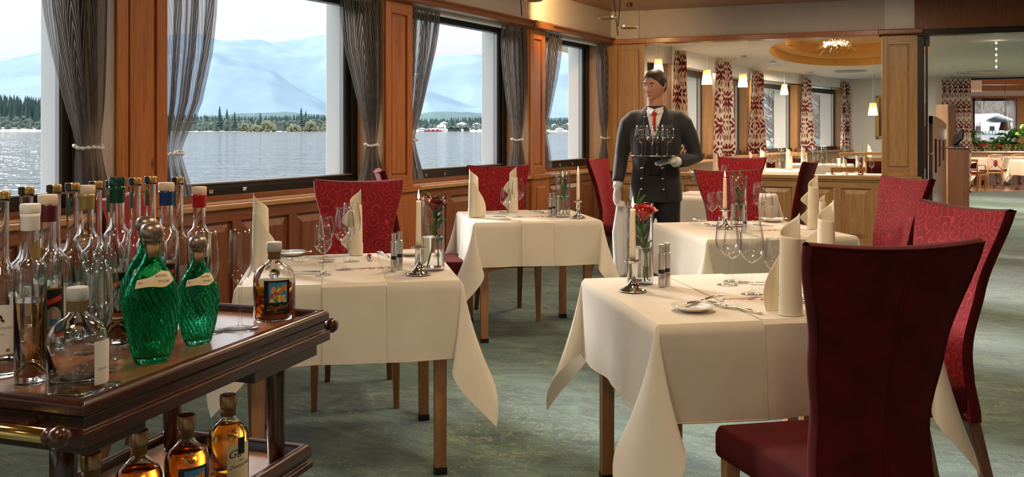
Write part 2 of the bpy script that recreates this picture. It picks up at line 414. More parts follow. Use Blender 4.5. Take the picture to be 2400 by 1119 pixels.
def carpet():
    m, t, b = nmat('green_marbled_carpet'); v = coords(t, rot=(0, 0, .35))
    st = node(t, 'ShaderNodeMapping', {'Vector': v, 'Scale': (1.0, 2.4, 1)})
    n1 = node(t, 'ShaderNodeTexNoise', {'Vector': st.outputs[0], 'Scale': 2.6, 'Detail': 9.0, 'Roughness': .66, 'Distortion': 1.4})
    c1 = ramp(t, n1.outputs[0], [(.30, (.022, .044, .048)), (.45, (.050, .102, .090)), (.58, (.082, .155, .122)), (.72, (.12, .20, .15))])
    n2 = node(t, 'ShaderNodeTexNoise', {'Vector': st.outputs[0], 'Scale': 4.5, 'Detail': 5.0, 'Roughness': .6, 'Distortion': 2.2})
    ve = ramp(t, n2.outputs[0], [(.478, (0, 0, 0)), (.498, (.8, .8, .8)), (.502, (.8, .8, .8)), (.522, (0, 0, 0))])
    n3 = node(t, 'ShaderNodeTexNoise', {'Vector': v, 'Scale': 1.7, 'Detail': 2.0})
    vm = node(t, 'ShaderNodeMath', {0: ve, 1: ramp(t, n3.outputs[0], [(.38, (.1, .1, .1)), (.60, (.9, .9, .9))])}, operation='MULTIPLY')
    mix = node(t, 'ShaderNodeMix', {0: vm.outputs[0], 6: c1, 7: (.34, .38, .24, 1)}, data_type='RGBA')
    sp_ = node(t, 'ShaderNodeTexNoise', {'Vector': v, 'Scale': 130.0, 'Detail': 2.0})
    m2 = node(t, 'ShaderNodeMix', {0: .75, 6: mix.outputs[2], 7: ramp(t, sp_.outputs[0], [(.35, (.25, .27, .30)), (.65, (.78, .76, .72))])}, data_type='RGBA', blend_type='OVERLAY')
    t.links.new(m2.outputs[2], b.inputs['Base Color']); b.inputs['Roughness'].default_value = .95; b.inputs['Sheen Weight'].default_value = .3
    b.inputs['Specular IOR Level'].default_value = .2
    bp = node(t, 'ShaderNodeBump', {'Height': sp_.outputs[0], 'Strength': .5, 'Distance': .004}); t.links.new(bp.outputs[0], b.inputs['Normal'])
    return m
MT['carpet'] = carpet()
def glass(name, col=(1, 1, 1), rough=0.0, ior=1.47):
    m = bpy.data.materials.new(name); m.use_nodes = True; t = m.node_tree; t.nodes.clear()
    g = node(t, 'ShaderNodeBsdfGlass', {'Color': (*col, 1), 'Roughness': rough, 'IOR': ior})
    o = node(t, 'ShaderNodeOutputMaterial', {0: g.outputs[0]}); return m
def schlick(t, k=1.0):
    lw = node(t, 'ShaderNodeLayerWeight', {'Blend': .5}); pw_ = node(t, 'ShaderNodeMath', {0: lw.outputs['Facing'], 1: 4.2}, operation='POWER')
    q = node(t, 'ShaderNodeMath', {0: pw_.outputs[0], 1: .90*k}, operation='MULTIPLY_ADD'); q.inputs[2].default_value = .036*k
    return q
def thin(name, col=(1, 1, 1), refl=1.0, edge=0.0, ecol=(1, 1, 1)):
    m = bpy.data.materials.new(name); m.use_nodes = True; t = m.node_tree; t.nodes.clear()
    gl = node(t, 'ShaderNodeBsdfGlossy', {'Color': (1, 1, 1, 1), 'Roughness': .01})
    lw = node(t, 'ShaderNodeLayerWeight', {'Blend': .5}); pe = node(t, 'ShaderNodeMath', {0: lw.outputs['Facing'], 1: 3.0}, operation='POWER')
    mc = node(t, 'ShaderNodeMix', {0: pe.outputs[0], 6: (*col, 1), 7: (*[c*(1-edge) for c in col], 1)}, data_type='RGBA')
    tr = node(t, 'ShaderNodeBsdfTransparent', {'Color': mc.outputs[2]})
    mu = schlick(t, refl)
    ms = node(t, 'ShaderNodeMixShader', {0: mu.outputs[0], 1: tr.outputs[0], 2: gl.outputs[0]})
    o = node(t, 'ShaderNodeOutputMaterial', {0: ms.outputs[0]}); return m
MT['pane'] = thin('window_glass', (.985, .99, .99), .2)
def halfglass(name, col, k, ior=1.45, tcol=None):
    m = bpy.data.materials.new(name); m.use_nodes = True; t = m.node_tree; t.nodes.clear()
    g = node(t, 'ShaderNodeBsdfGlass', {'Color': (*col, 1), 'Roughness': 0.0, 'IOR': ior})
    tr = node(t, 'ShaderNodeBsdfTransparent', {'Color': (*(tcol or col), 1)}); gl = node(t, 'ShaderNodeBsdfGlossy', {'Roughness': .02})
    fr = schlick(t, .9)
    m1 = node(t, 'ShaderNodeMixShader', {0: fr.outputs[0], 1: tr.outputs[0], 2: gl.outputs[0]})
    m2 = node(t, 'ShaderNodeMixShader', {0: k, 1: m1.outputs[0], 2: g.outputs[0]})
    node(t, 'ShaderNodeOutputMaterial', {0: m2.outputs[0]}); return m
MT['glass'] = thin('clear_crystal', (.985, .99, .988), 1.0, .55)
MT['bottleglass'] = glass('bottle_glass', (.985, .992, .988))
MT['liq_clear'] = thin('clear_spirit', (.992, .985, .965), .8, .25)
MT['liq_pale'] = thin('pale_gold_spirit', (.95, .80, .60), .8, .25)
MT['water'] = glass('vase_water', (.98, .99, .985), ior=1.33)
MT['liq_amber'] = glass('amber_spirit', (.96, .56, .16), ior=1.33)
MT['liq_gold'] = glass('golden_spirit', (.97, .72, .25), ior=1.33)
def greenglass():
    m = glass('ribbed_green_glass', (.38, .86, .70), ior=1.45); t = m.node_tree
    g = [n for n in t.nodes if n.type == 'BSDF_GLASS'][0]
    n = node(t, 'ShaderNodeTexNoise', {'Vector': coords(t, (1, 1, 1)), 'Scale': 60.0, 'Detail': 2.0})
    bp = node(t, 'ShaderNodeBump', {'Height': n.outputs[0], 'Strength': .6, 'Distance': .004}); t.links.new(bp.outputs[0], g.inputs['Normal']); return m
MT['greenglass'] = greenglass()
MT['greenneck'] = glass('green_neck_glass', (.40, .80, .62))
def emis(name, col, st):
    m = bpy.data.materials.new(name); m.use_nodes = True; t = m.node_tree; t.nodes.clear()
    e_ = node(t, 'ShaderNodeEmission', {'Color': (*col, 1), 'Strength': st}); node(t, 'ShaderNodeOutputMaterial', {0: e_.outputs[0]}); return m
MT['flame'] = emis('candle_flame', (1, .62, .25), 9)
MT['bulb'] = emis('warm_bulb', (1, .72, .40), 16)
MT['bulb_s'] = emis('small_halogen', (1, .86, .66), 22)
def shade():
    m, t, b = nmat('parchment_shade'); b.inputs['Base Color'].default_value = (.85, .66, .42, 1); b.inputs['Roughness'].default_value = .7
    s = node(t, 'ShaderNodeSeparateXYZ', {0: coords(t)})
    tr = node(t, 'ShaderNodeBsdfTranslucent', {'Color': (1, .70, .36, 1)})
    ms = node(t, 'ShaderNodeMixShader', {0: .6, 1: b.outputs[0], 2: tr.outputs[0]}); t.links.new(ms.outputs[0], t.nodes['Material Output'].inputs[0]); return m
MT['shade'] = shade()
def sheer():
    m = bpy.data.materials.new('striped_voile'); m.use_nodes = True; t = m.node_tree; t.nodes.clear()
    u = coords(t, src='UV')
    nd = node(t, 'ShaderNodeTexNoise', {'Vector': u, 'Scale': 2.0, 'Detail': 1.0})
    s = node(t, 'ShaderNodeSeparateXYZ', {0: u})
    a = node(t, 'ShaderNodeMath', {0: s.outputs[0], 1: 1.0}, operation='MULTIPLY')
    tri = node(t, 'ShaderNodeMath', {0: a.outputs[0], 1: .28}, operation='PINGPONG')
    b1 = node(t, 'ShaderNodeMath', {0: s.outputs[1], 1: tri.outputs[0]}, operation='MULTIPLY_ADD'); b1.inputs[1].default_value = .55
    t.links.new(tri.outputs[0], b1.inputs[2])
    w = node(t, 'ShaderNodeMath', {0: b1.outputs[0], 1: 34.0}, operation='MULTIPLY')
    w2 = node(t, 'ShaderNodeMath', {0: w.outputs[0], 1: 1.0}, operation='FRACT')
    f = ramp(t, w2.outputs[0], [(0, (.055, .045, .042)), (.58, (.055, .045, .042)), (.70, (.46, .42, .39)), (.88, (.46, .42, .39)), (1, (.055, .045, .042))])
    d = node(t, 'ShaderNodeBsdfDiffuse', {'Color': f}); tl = node(t, 'ShaderNodeBsdfTranslucent', {'Color': f})
    m1 = node(t, 'ShaderNodeMixShader', {0: .35, 1: d.outputs[0], 2: tl.outputs[0]})
    tr = node(t, 'ShaderNodeBsdfTransparent', {'Color': (.90, .91, .95, 1)})
    m2 = node(t, 'ShaderNodeMixShader', {0: .64, 1: tr.outputs[0], 2: m1.outputs[0]})
    node(t, 'ShaderNodeOutputMaterial', {0: m2.outputs[0]}); return m
MT['sheer'] = sheer()
def damask():
    m, t, b = nmat('damask_print'); u = coords(t, src='UV')
    s = node(t, 'ShaderNodeSeparateXYZ', {0: u})
    def mth(op, a, b_=None, c=None):
        n = t.nodes.new('ShaderNodeMath'); n.operation = op
        for i, q in enumerate((a, b_, c)):
            if q is None: continue
            if isinstance(q, (int, float)): n.inputs[i].default_value = q
            else: t.links.new(q, n.inputs[i])
        return n.outputs[0]
    row = mth('FLOOR', mth('MULTIPLY', s.outputs[1], 1/.42))
    off = mth('MULTIPLY', mth('MODULO', row, 2), .5)
    ux = mth('ADD', mth('MULTIPLY', s.outputs[0], 1/.30), off)
    x_ = mth('ABSOLUTE', mth('SUBTRACT', mth('FRACT', ux), .5)); y_ = mth('FRACT', mth('MULTIPLY', s.outputs[1], 1/.42))
    tot = None
    for (cx_, cy_, an, a_, b2) in [(0, .55, 0, .09, .16), (0, .20, 0, .05, .10), (.14, .60, -.9, .045, .13), (.20, .42, -1.3, .05, .13), (.13, .80, -.5, .035, .11),
                                   (.30, .66, -.7, .04, .10), (.33, .30, -1.9, .045, .12), (.16, .20, -2.2, .04, .12), (0, .86, 0, .03, .10), (.42, .52, -.3, .035, .08), (.42, .86, 0, .04, .10), (.40, .08, -.8, .05, .08)]:
        dx = mth('SUBTRACT', x_, cx_); dy = mth('SUBTRACT', y_, cy_); ca, sa = cos(an), sin(an)
        a_ *= 1.22; b2 *= 1.12
        p = mth('ADD', mth('MULTIPLY', dx, ca/a_), mth('MULTIPLY', dy, sa/a_)); q = mth('ADD', mth('MULTIPLY', dx, -sa/b2), mth('MULTIPLY', dy, ca/b2))
        r_ = mth('ADD', mth('MULTIPLY', p, p), mth('MULTIPLY', q, q)); ins = mth('LESS_THAN', r_, 1.0)
        tot = ins if tot is None else mth('MAXIMUM', tot, ins)
    mix = node(t, 'ShaderNodeMix', {0: tot, 6: (.74, .66, .56, 1), 7: (.17, .012, .022, 1)}, data_type='RGBA')
    t.links.new(mix.outputs[2], b.inputs['Base Color']); b.inputs['Roughness'].default_value = .8
    tr = node(t, 'ShaderNodeBsdfTranslucent', {'Color': mix.outputs[2]}); ms = node(t, 'ShaderNodeMixShader', {0: .25, 1: b.outputs[0], 2: tr.outputs[0]})
    t.links.new(ms.outputs[0], t.nodes['Material Output'].inputs[0]); return m
MT['damask'] = damask()
def lake():
    m, t, b = nmat('rippled_lake'); v = coords(t, (1, 1, 1), rot=(0, 0, .25))
    b.inputs['Base Color'].default_value = (.06, .08, .09, 1); b.inputs['Roughness'].default_value = .08; b.inputs['IOR'].default_value = 1.33; b.inputs['Specular IOR Level'].default_value = .85
    st = node(t, 'ShaderNodeMapping', {'Vector': v, 'Scale': (.45, 1.0, 1)})
    n1 = node(t, 'ShaderNodeTexNoise', {'Vector': st.outputs[0], 'Scale': .95, 'Detail': 3.0, 'Roughness': .55})
    n2 = node(t, 'ShaderNodeTexNoise', {'Vector': st.outputs[0], 'Scale': .10, 'Detail': 4.0, 'Roughness': .6})
    bp = node(t, 'ShaderNodeBump', {'Height': n1.outputs[0], 'Strength': 1.0, 'Distance': .62})
    b2 = node(t, 'ShaderNodeBump', {'Height': n2.outputs[0], 'Strength': 1.0, 'Distance': 1.6, 'Normal': bp.outputs[0]})
    t.links.new(b2.outputs[0], b.inputs['Normal']); return m
MT['lake'] = lake()
def mount(name, a, b_, snow, sc_=.0011):
    m, t, b = nmat(name); v = coords(t)
    n = node(t, 'ShaderNodeTexNoise', {'Vector': v, 'Scale': sc_, 'Detail': 10.0, 'Roughness': .65})
    n2 = node(t, 'ShaderNodeTexNoise', {'Vector': v, 'Scale': sc_*1.8, 'Detail': 8.0, 'Roughness': .7})
    c = ramp(t, n.outputs[0], [(.3, a), (.7, b_)])
    g = node(t, 'ShaderNodeSeparateXYZ', {0: v}); h = node(t, 'ShaderNodeMapRange', {0: g.outputs[2], 1: 200.0, 2: 900.0, 3: -.16, 4: .12})
    ad = node(t, 'ShaderNodeMath', {0: n2.outputs[0], 1: h.outputs[0]}, operation='ADD')
    sn = ramp(t, ad.outputs[0], [(.60, (0, 0, 0)), (.70, (1, 1, 1))])
    mix = node(t, 'ShaderNodeMix', {0: sn, 6: c, 7: (*snow, 1)}, data_type='RGBA')
    t.links.new(mix.outputs[2], b.inputs['Base Color']); b.inputs['Roughness'].default_value = 1; b.inputs['Specular IOR Level'].default_value = 0
    return m
MT['mount'] = mount('mountain_painted_haze', (.19, .28, .37), (.27, .365, .45), (.66, .69, .72))  # distance haze painted into the base colours as pale blue
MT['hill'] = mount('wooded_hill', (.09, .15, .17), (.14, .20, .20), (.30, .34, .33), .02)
MT['conifer'] = pr('conifer_needles', (.045, .085, .080), .95, bump=(.8, .5))
MT['woods'] = pr('mixed_woodland', (.12, .16, .14), .95)
MT['bush'] = pr('budding_willow', (.24, .25, .15), .95)
MT['bark'] = pr('bare_branches', (.20, .17, .14), .95)
MT['shore'] = pr('pale_shingle', (.62, .60, .54), .95)
MT['ext'] = pr('white_render', (.86, .87, .88), .8)
MT['orange'] = pr('orange_cove_paint', (.80, .46, .14), .7)
# ================================================================== the setting
WF = Frame((-1.984, 5.56), (.4901, .8717), (-.8717, .4901))          # window wall: along, outward
_t = Vector((2.438, -.954)).normalized(); BD = _t
_a = Vector((1.597, 11.10))-Vector((-1.984, 5.56)); _den = .4901*BD.y-.8717*BD.x
SC = (_a.x*BD.y-_a.y*BD.x)/_den                                        # corner, measured along the window wall
KC = WF.pt(SC, 0)
BF = Frame((KC.x, KC.y), (BD.x, BD.y), (-BD.y, BD.x))                  # partition to the rear rooms
ZC, ZK, ZS = 2.787, 2.43, .87                                          # ceiling, cornice, sill heights
def bx(fr, name, mat, a0, a1, b0, b1, z0, z1, parent=None, bevel=0, kind=None, label=None):
    return fr.g().box(a0, a1, b0, b1, z0, z1).build(name, MT[mat], parent, bevel=bevel, kind=kind, label=label)
def structure(name, loc=(0, 0, 0)):
    o = bpy.data.objects.new(name, None); COL.objects.link(o); o['kind'] = 'structure'; return o
# floors
G().box(-9, 14, -4.5, 20.0, -.12, 0).build('floor', MT['carpet'], kind='structure')
def slab(name, mat, z0, z1, par=None, kind=None):
    P4 = [(9.0, 19.4), (24, 19.4), (24, 30.4), (14.35, 30.4)]
    return G().add([(x, y, z0) for x, y in P4]+[(x, y, z1) for x, y in P4], [(3, 2, 1, 0), (4, 5, 6, 7), (0, 1, 5, 4), (1, 2, 6, 5), (2, 3, 7, 6), (3, 0, 4, 7)]).build(name, MT[mat], par, kind=kind)
slab('floor_rear', 'parquet', -.32, -.2, kind='structure')
# ---- window wall
wl = structure('wall_left')
OPEN = [(-7.5, -5.4), (-5.05, -2.95), (-2.60, -.466), (-.12, 2.006), (2.371, 4.44), (4.77, SC-.02)]
bx(WF, 'wall_apron', 'pine_dk', -9.5, SC+.3, .02, .36, 0, .85, wl)
bx(WF, 'wall_lintel', 'plaster_w', -9.5, SC+.3, .12, .50, ZK+.01, 2.95, wl)
bx(WF, 'wall_band', 'plaster', -9.5, SC, .0, .12, ZK+.02, ZC, wl)
bx(WF, 'cornice', 'pine_dkh', -9.5, SC, -.045, .13, ZK-.035, ZK+.03, wl, bevel=.008)
bx(WF, 'cornice_lip', 'pine_dkh', -9.5, SC, -.065, .05, ZK+.012, ZK+.032, wl, bevel=.004)
bx(WF, 'sill_board', 'pine_h', -9.5, SC, .0, .30, ZS-.022, ZS, wl, bevel=.004)
bx(WF, 'sill_nosing', 'larch_h', -9.5, SC, -.035, .0, ZS-.03, ZS+.002, wl, bevel=.006)
for k in range(3): bx(WF, 'grille_slat', 'larch_h', -9.5, SC, .035+k*.045, .06+k*.045, ZS, ZS+.008, wl)
bx(WF, 'baseboard', 'pine_dkh', -9.5, SC, -.02, .02, 0, .11, wl, bevel=.005)
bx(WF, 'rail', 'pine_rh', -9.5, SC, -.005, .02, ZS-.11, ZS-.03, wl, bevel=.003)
edges = [-9.5]+[v for o in OPEN for v in o]+[SC]
pil = [(edges[i], edges[i+1]) for i in range(0, len(edges), 2)]
def wainscot(fr, a0, a1, z0, z1, par, n, sv, ph='pine_v', dk='pine_dk', st=.075):
    """stiles and raised panels between two uprights"""
    w = (a1-a0)/n
    for i in range(n+1):
        c = a0+i*w; lo, hi = (c, c+st) if i == 0 else ((c-st, c) if i == n else (c-st/2, c+st/2))
        bx(fr, 'stile', sv, lo, hi, -.005, .02, z0, z1, par, bevel=.003)
    for i in range(n):
        lo = a0+i*w+(st if i == 0 else st/2)+.018; hi = a0+(i+1)*w-(st if i == n-1 else st/2)-.018
        g = fr.g(); b = .045; d0, d1 = .018, .004
        g.add([(lo, d0, z0+.018), (hi, d0, z0+.018), (hi, d0, z1-.018), (lo, d0, z1-.018),
               (lo+b, d1, z0+.018+b), (hi-b, d1, z0+.018+b), (hi-b, d1, z1-.018-b), (lo+b, d1, z1-.018-b)],
              [(0, 1, 5, 4), (1, 2, 6, 5), (2, 3, 7, 6), (3, 0, 4, 7), (4, 5, 6, 7)])
        g.build('panel', MT[ph], par)
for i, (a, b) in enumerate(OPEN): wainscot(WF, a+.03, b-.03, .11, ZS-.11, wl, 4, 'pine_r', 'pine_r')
for i, (a, b) in enumerate(pil):
    last = i == len(pil)-1
    if b-a < .1: continue
    t = structure('trim_%d' % (i+1))
    a2, b2 = (a, b)
    bx(WF, 'pilaster_core', 'pine_v', a2, b2, .02, .36, 0, ZK-.035, t)
    # lower block
    bx(WF, 'plinth', 'pine_v', a2-.02, b2+.02, -.03, .02, .11, ZS-.035, t, bevel=.004)
    bx(WF, 'plinth_cap', 'pine_h', a2-.03, b2+.03, -.055, .02, ZS-.035, ZS+.012, t, bevel=.006)
    bx(WF, 'plinth_foot', 'pine_dkh', a2-.025, b2+.025, -.045, .02, 0, .13, t, bevel=.004)
    if b2-a2 < 1:
        bx(WF, 'plinth_panel', 'pine_v', a2+.07, b2-.07, -.042, -.029, .20, ZS-.12, t, bevel=.008)
        z0, z1 = ZS+.012, ZK-.035
        bx(WF, 'stile', 'pine_v', a2, a2+.075, .0, .02, z0, z1, t, bevel=.004); bx(WF, 'stile', 'pine_v', b2-.075, b2, .0, .02, z0, z1, t, bevel=.004)
        bx(WF, 'rail', 'pine_h', a2+.075, b2-.075, .0, .02, z0, z0+.09, t, bevel=.004); bx(WF, 'rail', 'pine_h', a2+.075, b2-.075, .0, .02, z1-.11, z1, t, bevel=.004)
        bx(WF, 'panel', 'pine_v', a2+.09, b2-.09, .008, .021, z0+.105, z1-.125, t, bevel=.007)
        bx(WF, 'capital', 'pine_dkh', a2-.035, b2+.035, -.085, .1, ZK-.045, ZK+.035, t, bevel=.012)
    else:
        bx(WF, 'panel', 'pine_v', a2+.1, b2-.1, .0, .021, ZS+.1, ZK-.1, t, bevel=.007)
for i, (a, b) in enumerate(OPEN[1:]):
    t = structure('window_%d' % (i+1))
    bx(WF, 'jamb', 'larch_v', b-.012, b, .02, .30, ZS, ZK-.04, t); bx(WF, 'jamb', 'larch_v', a, a+.012, .02, .30, ZS, ZK-.04, t)
    bx(WF, 'sill_riser', 'pine_dkh', a, b, .255, .29, ZS, .907, t, bevel=.003)
    bx(WF, 'lower_frame', 'black', a, b, .27, .35, .905, .962, t, bevel=.003)
    bx(WF, 'head_frame', 'black', a, b, .28, .36, 2.335, ZK-.02, t, bevel=.003)
    bx(WF, 'side_frame', 'black', b-.075, b-.012, .28, .37, .905, 2.42, t, bevel=.003)
    bx(WF, 'side_frame', 'black', a+.012, a+.075, .28, .37, .905, 2.42, t, bevel=.003)
    sb = bx(WF, 'sash_rail', 'brownal', a+.07, b-.07, .30, .36, .958, .992, t, bevel=.003)
    bx(WF, 'sash_ledge', 'greyal', a+.07, b-.07, .285, .31, .984, .994, t)
    for sd in (0, 1):
        q = b-.125 if sd else a+.075
        bx(WF, 'sash_stile', 'brownal', q, q+.05, .31, .37, .96, 2.34, t, bevel=.003)
        bx(WF, 'bead', 'greyal', q+(-.008 if sd else .05), q+(.0 if sd else .058), .325, .36, .985, 2.33, t)
    bx(WF, 'pane', 'pane', a+.12, b-.12, .338, .342, .985, 2.34, t)
    bx(WF, 'outer_reveal', 'ext', b-.115, b-.04, .372, .52, .90, 2.40, t, bevel=.004)
    bx(WF, 'outer_reveal', 'ext', a+.04, a+.115, .372, .52, .90, 2.40, t, bevel=.004)
    bx(WF, 'outer_sill', 'greyal', a+.04, b-.04, .372, .56, .93, .95, t)
    bx(WF, 'curtain_track', 'plaster_w', a, b, .10, .19, ZK-.06, ZK-.035, t)
    for q in (a+.55, a+.85, b-.55): bx(WF, 'latch', 'chrome', q, q+.035, .255, .272, .925, .950, t, bevel=.002)
# ---- ceiling of the dining room and outer walls out of view
c = G(); p = [WF.pt(-9.5, -.0), WF.pt(SC, 0), BF.pt(5.6, 0), Vector((6.6, -4.5, 0)), Vector((-6.7, -4.5, 0))]
c.add([(q.x, q.y, ZC) for q in p]+[(q.x, q.y, ZC+.1) for q in p], [(4, 3, 2, 1, 0), (5, 6, 7, 8, 9)]+[(k, (k+1) % 5, (k+1) % 5+5, k+5) for k in range(5)])
c.build('ceiling', MT['ceil_wood'], kind='structure')
rr = BF.pt(5.6, 0)
G().box(rr.x, rr.x+.2, -4.5, rr.y+.1, 0, 2.95).build('wall_right', MT['pine_v'], kind='structure')
G().box(-6.9, rr.x+.2, -4.7, -4.5, 0, 2.95).build('wall_rear', MT['plaster'], kind='structure')
# ---- partition with the low wall
Q = lambda px, E=0: BF.along(px, E)
q1510, q1500, q2065, q2070, q2145, q2158, q2072, q2143 = [Q(v) for v in (1510, 1498, 2065, 2069, 2146, 2158, 2074, 2143)]
wb = structure('wall_partition')
bx(BF, 'corner_return', 'larch_v', -.42, .0, .0, .16, .0, ZK-.02, wb)
bx(BF, 'corner_core', 'larch_v', .0, q1510, .02, .16, .0, ZK-.02, wb)
bx(BF, 'stile', 'larch_v', 0, .075, .0, .02, ZS, ZK-.03, wb, bevel=.003); bx(BF, 'stile', 'larch_v', q1510-.06, q1510, .0, .02, ZS, ZK-.03, wb, bevel=.003)
bx(BF, 'corner_panel', 'larch_v', .085, q1510-.07, .006, .021, ZS+.09, ZK-.12, wb, bevel=.006)
bx(BF, 'low_wall', 'oak_v', q1510, q2065, .02, .13, 0, .79, wb)
bx(BF, 'cap_rail', 'oak_h', q1510-.0, q2065, -.04, .17, .785, .832, wb, bevel=.010)
bx(BF, 'cap_mould', 'oak_h', q1510-.0, q2065, -.022, .02, .765, .786, wb, bevel=.005)
bx(BF, 'rail', 'oak_h', 0, q2145, -.006, .02, .69, .767, wb, bevel=.003)
bx(BF, 'baseboard', 'oak_h', 0, q2158, -.02, .02, 0, .12, wb, bevel=.004)
a = Q(1600); b1 = Q(1740)
wainscot(BF, 0.02, q1510, .12, .69, wb, 1, 'oak_v', 'oak_v')
wainscot(BF, q1510, q2065-.02, .12, .69, wb, 6, 'oak_v', 'oak_v', st=.09)
bx(BF, 'corner_cap', 'oak_h', 0, q1510, -.04, .05, .82, .86, wb, bevel=.006)
# column and header
cl = structure('trim_column')
bx(BF, 'column_core', 'oak_v', q2070-.01, q2158, .02, .20, 0, ZK+.0, cl)
bx(BF, 'column_foot', 'oak_v', q2070-.02, q2158, -.02, .02, .12, .80, cl, bevel=.004)
bx(BF, 'column_foot_panel', 'oak_v', q2070+.05, q2145-.04, -.035, -.019, .20, .68, cl, bevel=.006)
bx(BF, 'ledge', 'oak_h', q2070-.04, q2158+.01, -.06, .05, .80, .835, cl, bevel=.006)
z0, z1 = .835, ZK-.05
bx(BF, 'stile', 'oak_v', q2070-.01, q2070+.05, -.0, .02, z0, z1, cl, bevel=.003); bx(BF, 'stile', 'oak_v', q2145-.06, q2145+.02, -.0, .02, z0, z1, cl, bevel=.003)
bx(BF, 'rail', 'oak_h', q2070+.05, q2145-.06, -.0, .02, z0, z0+.09, cl, bevel=.003); bx(BF, 'rail', 'oak_h', q2070+.05, q2145-.06, -.0, .02, z1-.10, z1, cl, bevel=.003)
bx(BF, 'panel', 'oak_v', q2070+.065, q2145-.075, .006, .021, z0+.105, z1-.115, cl, bevel=.007)
bx(BF, 'capital', 'pine_dkh', q2070-.05, q2158+.02, -.09, .2, ZK-.045, ZK+.012, cl, bevel=.012)
hd = structure('wall_header')
bx(BF, 'header_trim', 'pine_h', 0, q2070, -.035, .16, ZK-.045, ZK+.015, hd, bevel=.006)
bx(BF, 'header_plaster', 'plaster', 0, Q(2074), .0, .16, ZK+.01, ZC, hd)
bx(BF, 'corner_plaster', 'plaster', 0, q1500, -.02, .01, ZK+.012, ZC-.001, hd)
bx(BF, 'column_plaster', 'plaster_w', q2072, q2143, -.03, .16, ZK+.012, ZC-.001, hd)
bx(BF, 'fascia', 'veneer', q2143, 5.6, -.06, .16, ZK-.0, ZC-.001, hd)
bx(BF, 'fascia_frame', 'black', q2143+.03, 5.6, -.045, .12, ZK-.065, ZK-.002, hd)
bx(BF, 'door_post', 'black', q2158-.03, q2158+.035, -.0, .12, 0, ZK-.06, hd)
# doorway goes on to the right of the frame
q_end = Q(2760)
bx(BF, 'wall_far_right', 'veneer', q_end, 9.5, .0, .12, 0, 2.95, hd)
# glass door leaf standing open, hinged at the post
gd = structure('door_1')
h0 = P(2172, 300, (BF.pt(q2158+.05, .1)).y); hx = h0.x
DF = Frame((hx, h0.y), (.405, .914), (-.914, .405))
bx(DF, 'glass_leaf', 'pane', 0, .62, -.005, .005, .02, 2.33, gd)
bx(DF, 'leaf_edge', 'black', -.018, .006, -.012, .012, .02, 2.33, gd)
bx(DF, 'hinge', 'black', -.02, .06, -.03, .03, 2.26, 2.36, gd, bevel=.004)
g = DF.g(); g.tube([(.30, -.06, 1.07), (.52, -.06, 1.07)], .012, 10); g.tube([(.32, -.06, 1.07), (.32, .0, 1.07)], .008, 8); g.tube([(.5, -.06, 1.07), (.5, .0, 1.07)], .008, 8)
g.build('door_handle', MT['brass'], gd, smooth=True)
# ---- rear room: curved window wall
cur = [P(1595, 118, 12.47), P(1697, 144, 14.5), P(1773, 165, 16.7), P(1891, 181, 18.9), P(1980, 191, 20.7)]
pts = [WF.pt(SC+.12, .0)]+[Vector((q.x-.10, q.y+.10, 0)) for q in cur]
pts[-1] = Vector((cur[-1].x+.15, cur[-1].y+.25, 0))
ZC2 = 2.47
wr = structure('wall_curved')
WPX = [(1512, 1541), (1617, 1644), (1712, 1730), (1792, 1851), (1909, 1956)]
for i in range(5):
    p0, p1 = pts[i], pts[i+1]; d = (p1-p0); L = d.length; d.normalize(); fr = Frame((p0.x, p0.y), (d.x, d.y), (-d.y, d.x))
    a0, a1 = max(.02, fr.along(WPX[i][0], .15)), min(L-.1, fr.along(WPX[i][1], .15))
    a0 = max(.06, a0-(.9 if i in (1, 2) else .5)) if i else .05
    bx(fr, 'apron', 'larch_v', -.05, L+.05, 0, .30, 0, .86, wr); bx(fr, 'sill_board', 'larch_h', -.03, L+.03, -.14, .30, .86, .89, wr, bevel=.004)
    bx(fr, 'soffit', 'plaster_w', -.05, L+.05, -.02, .35, 2.24 if i < 3 else 2.28, 2.6, wr)
    bx(fr, 'pier', 'larch_v', -.03, a0, 0, .30, .88, 2.26, wr); bx(fr, 'pier', 'larch_v', a1, L+.03, 0, .30, .88, 2.26, wr)
    w = structure('window_%d' % (i+6))
    zt = 2.24
    bx(fr, 'frame', 'brownal', a1-.05, a1, .14, .20, .9, zt, w); bx(fr, 'frame', 'brownal', a0, a0+.05, .14, .20, .9, zt, w)
    bx(fr, 'frame', 'brownal', a0, a1, .14, .20, zt-.10, zt, w); bx(fr, 'frame', 'brownal', a0, a1, .10, .20, .89, .97, w)
    bx(fr, 'sash', 'greyal', a1-.08, a1-.05, .15, .19, .95, zt-.10, w)
    bx(fr, 'pane', 'pane', a0+.05, a1-.08, .168, .172, .96, zt-.10, w)
    bx(fr, 'outer_reveal', 'ext', a1-.06, a1+.02, .21, .46, .9, zt+.05, w)
    bx(fr, 'catch_box', 'beech_dk', a1-.05, a1+.28, -.06, .04, .905, .955, w, bevel=.004)
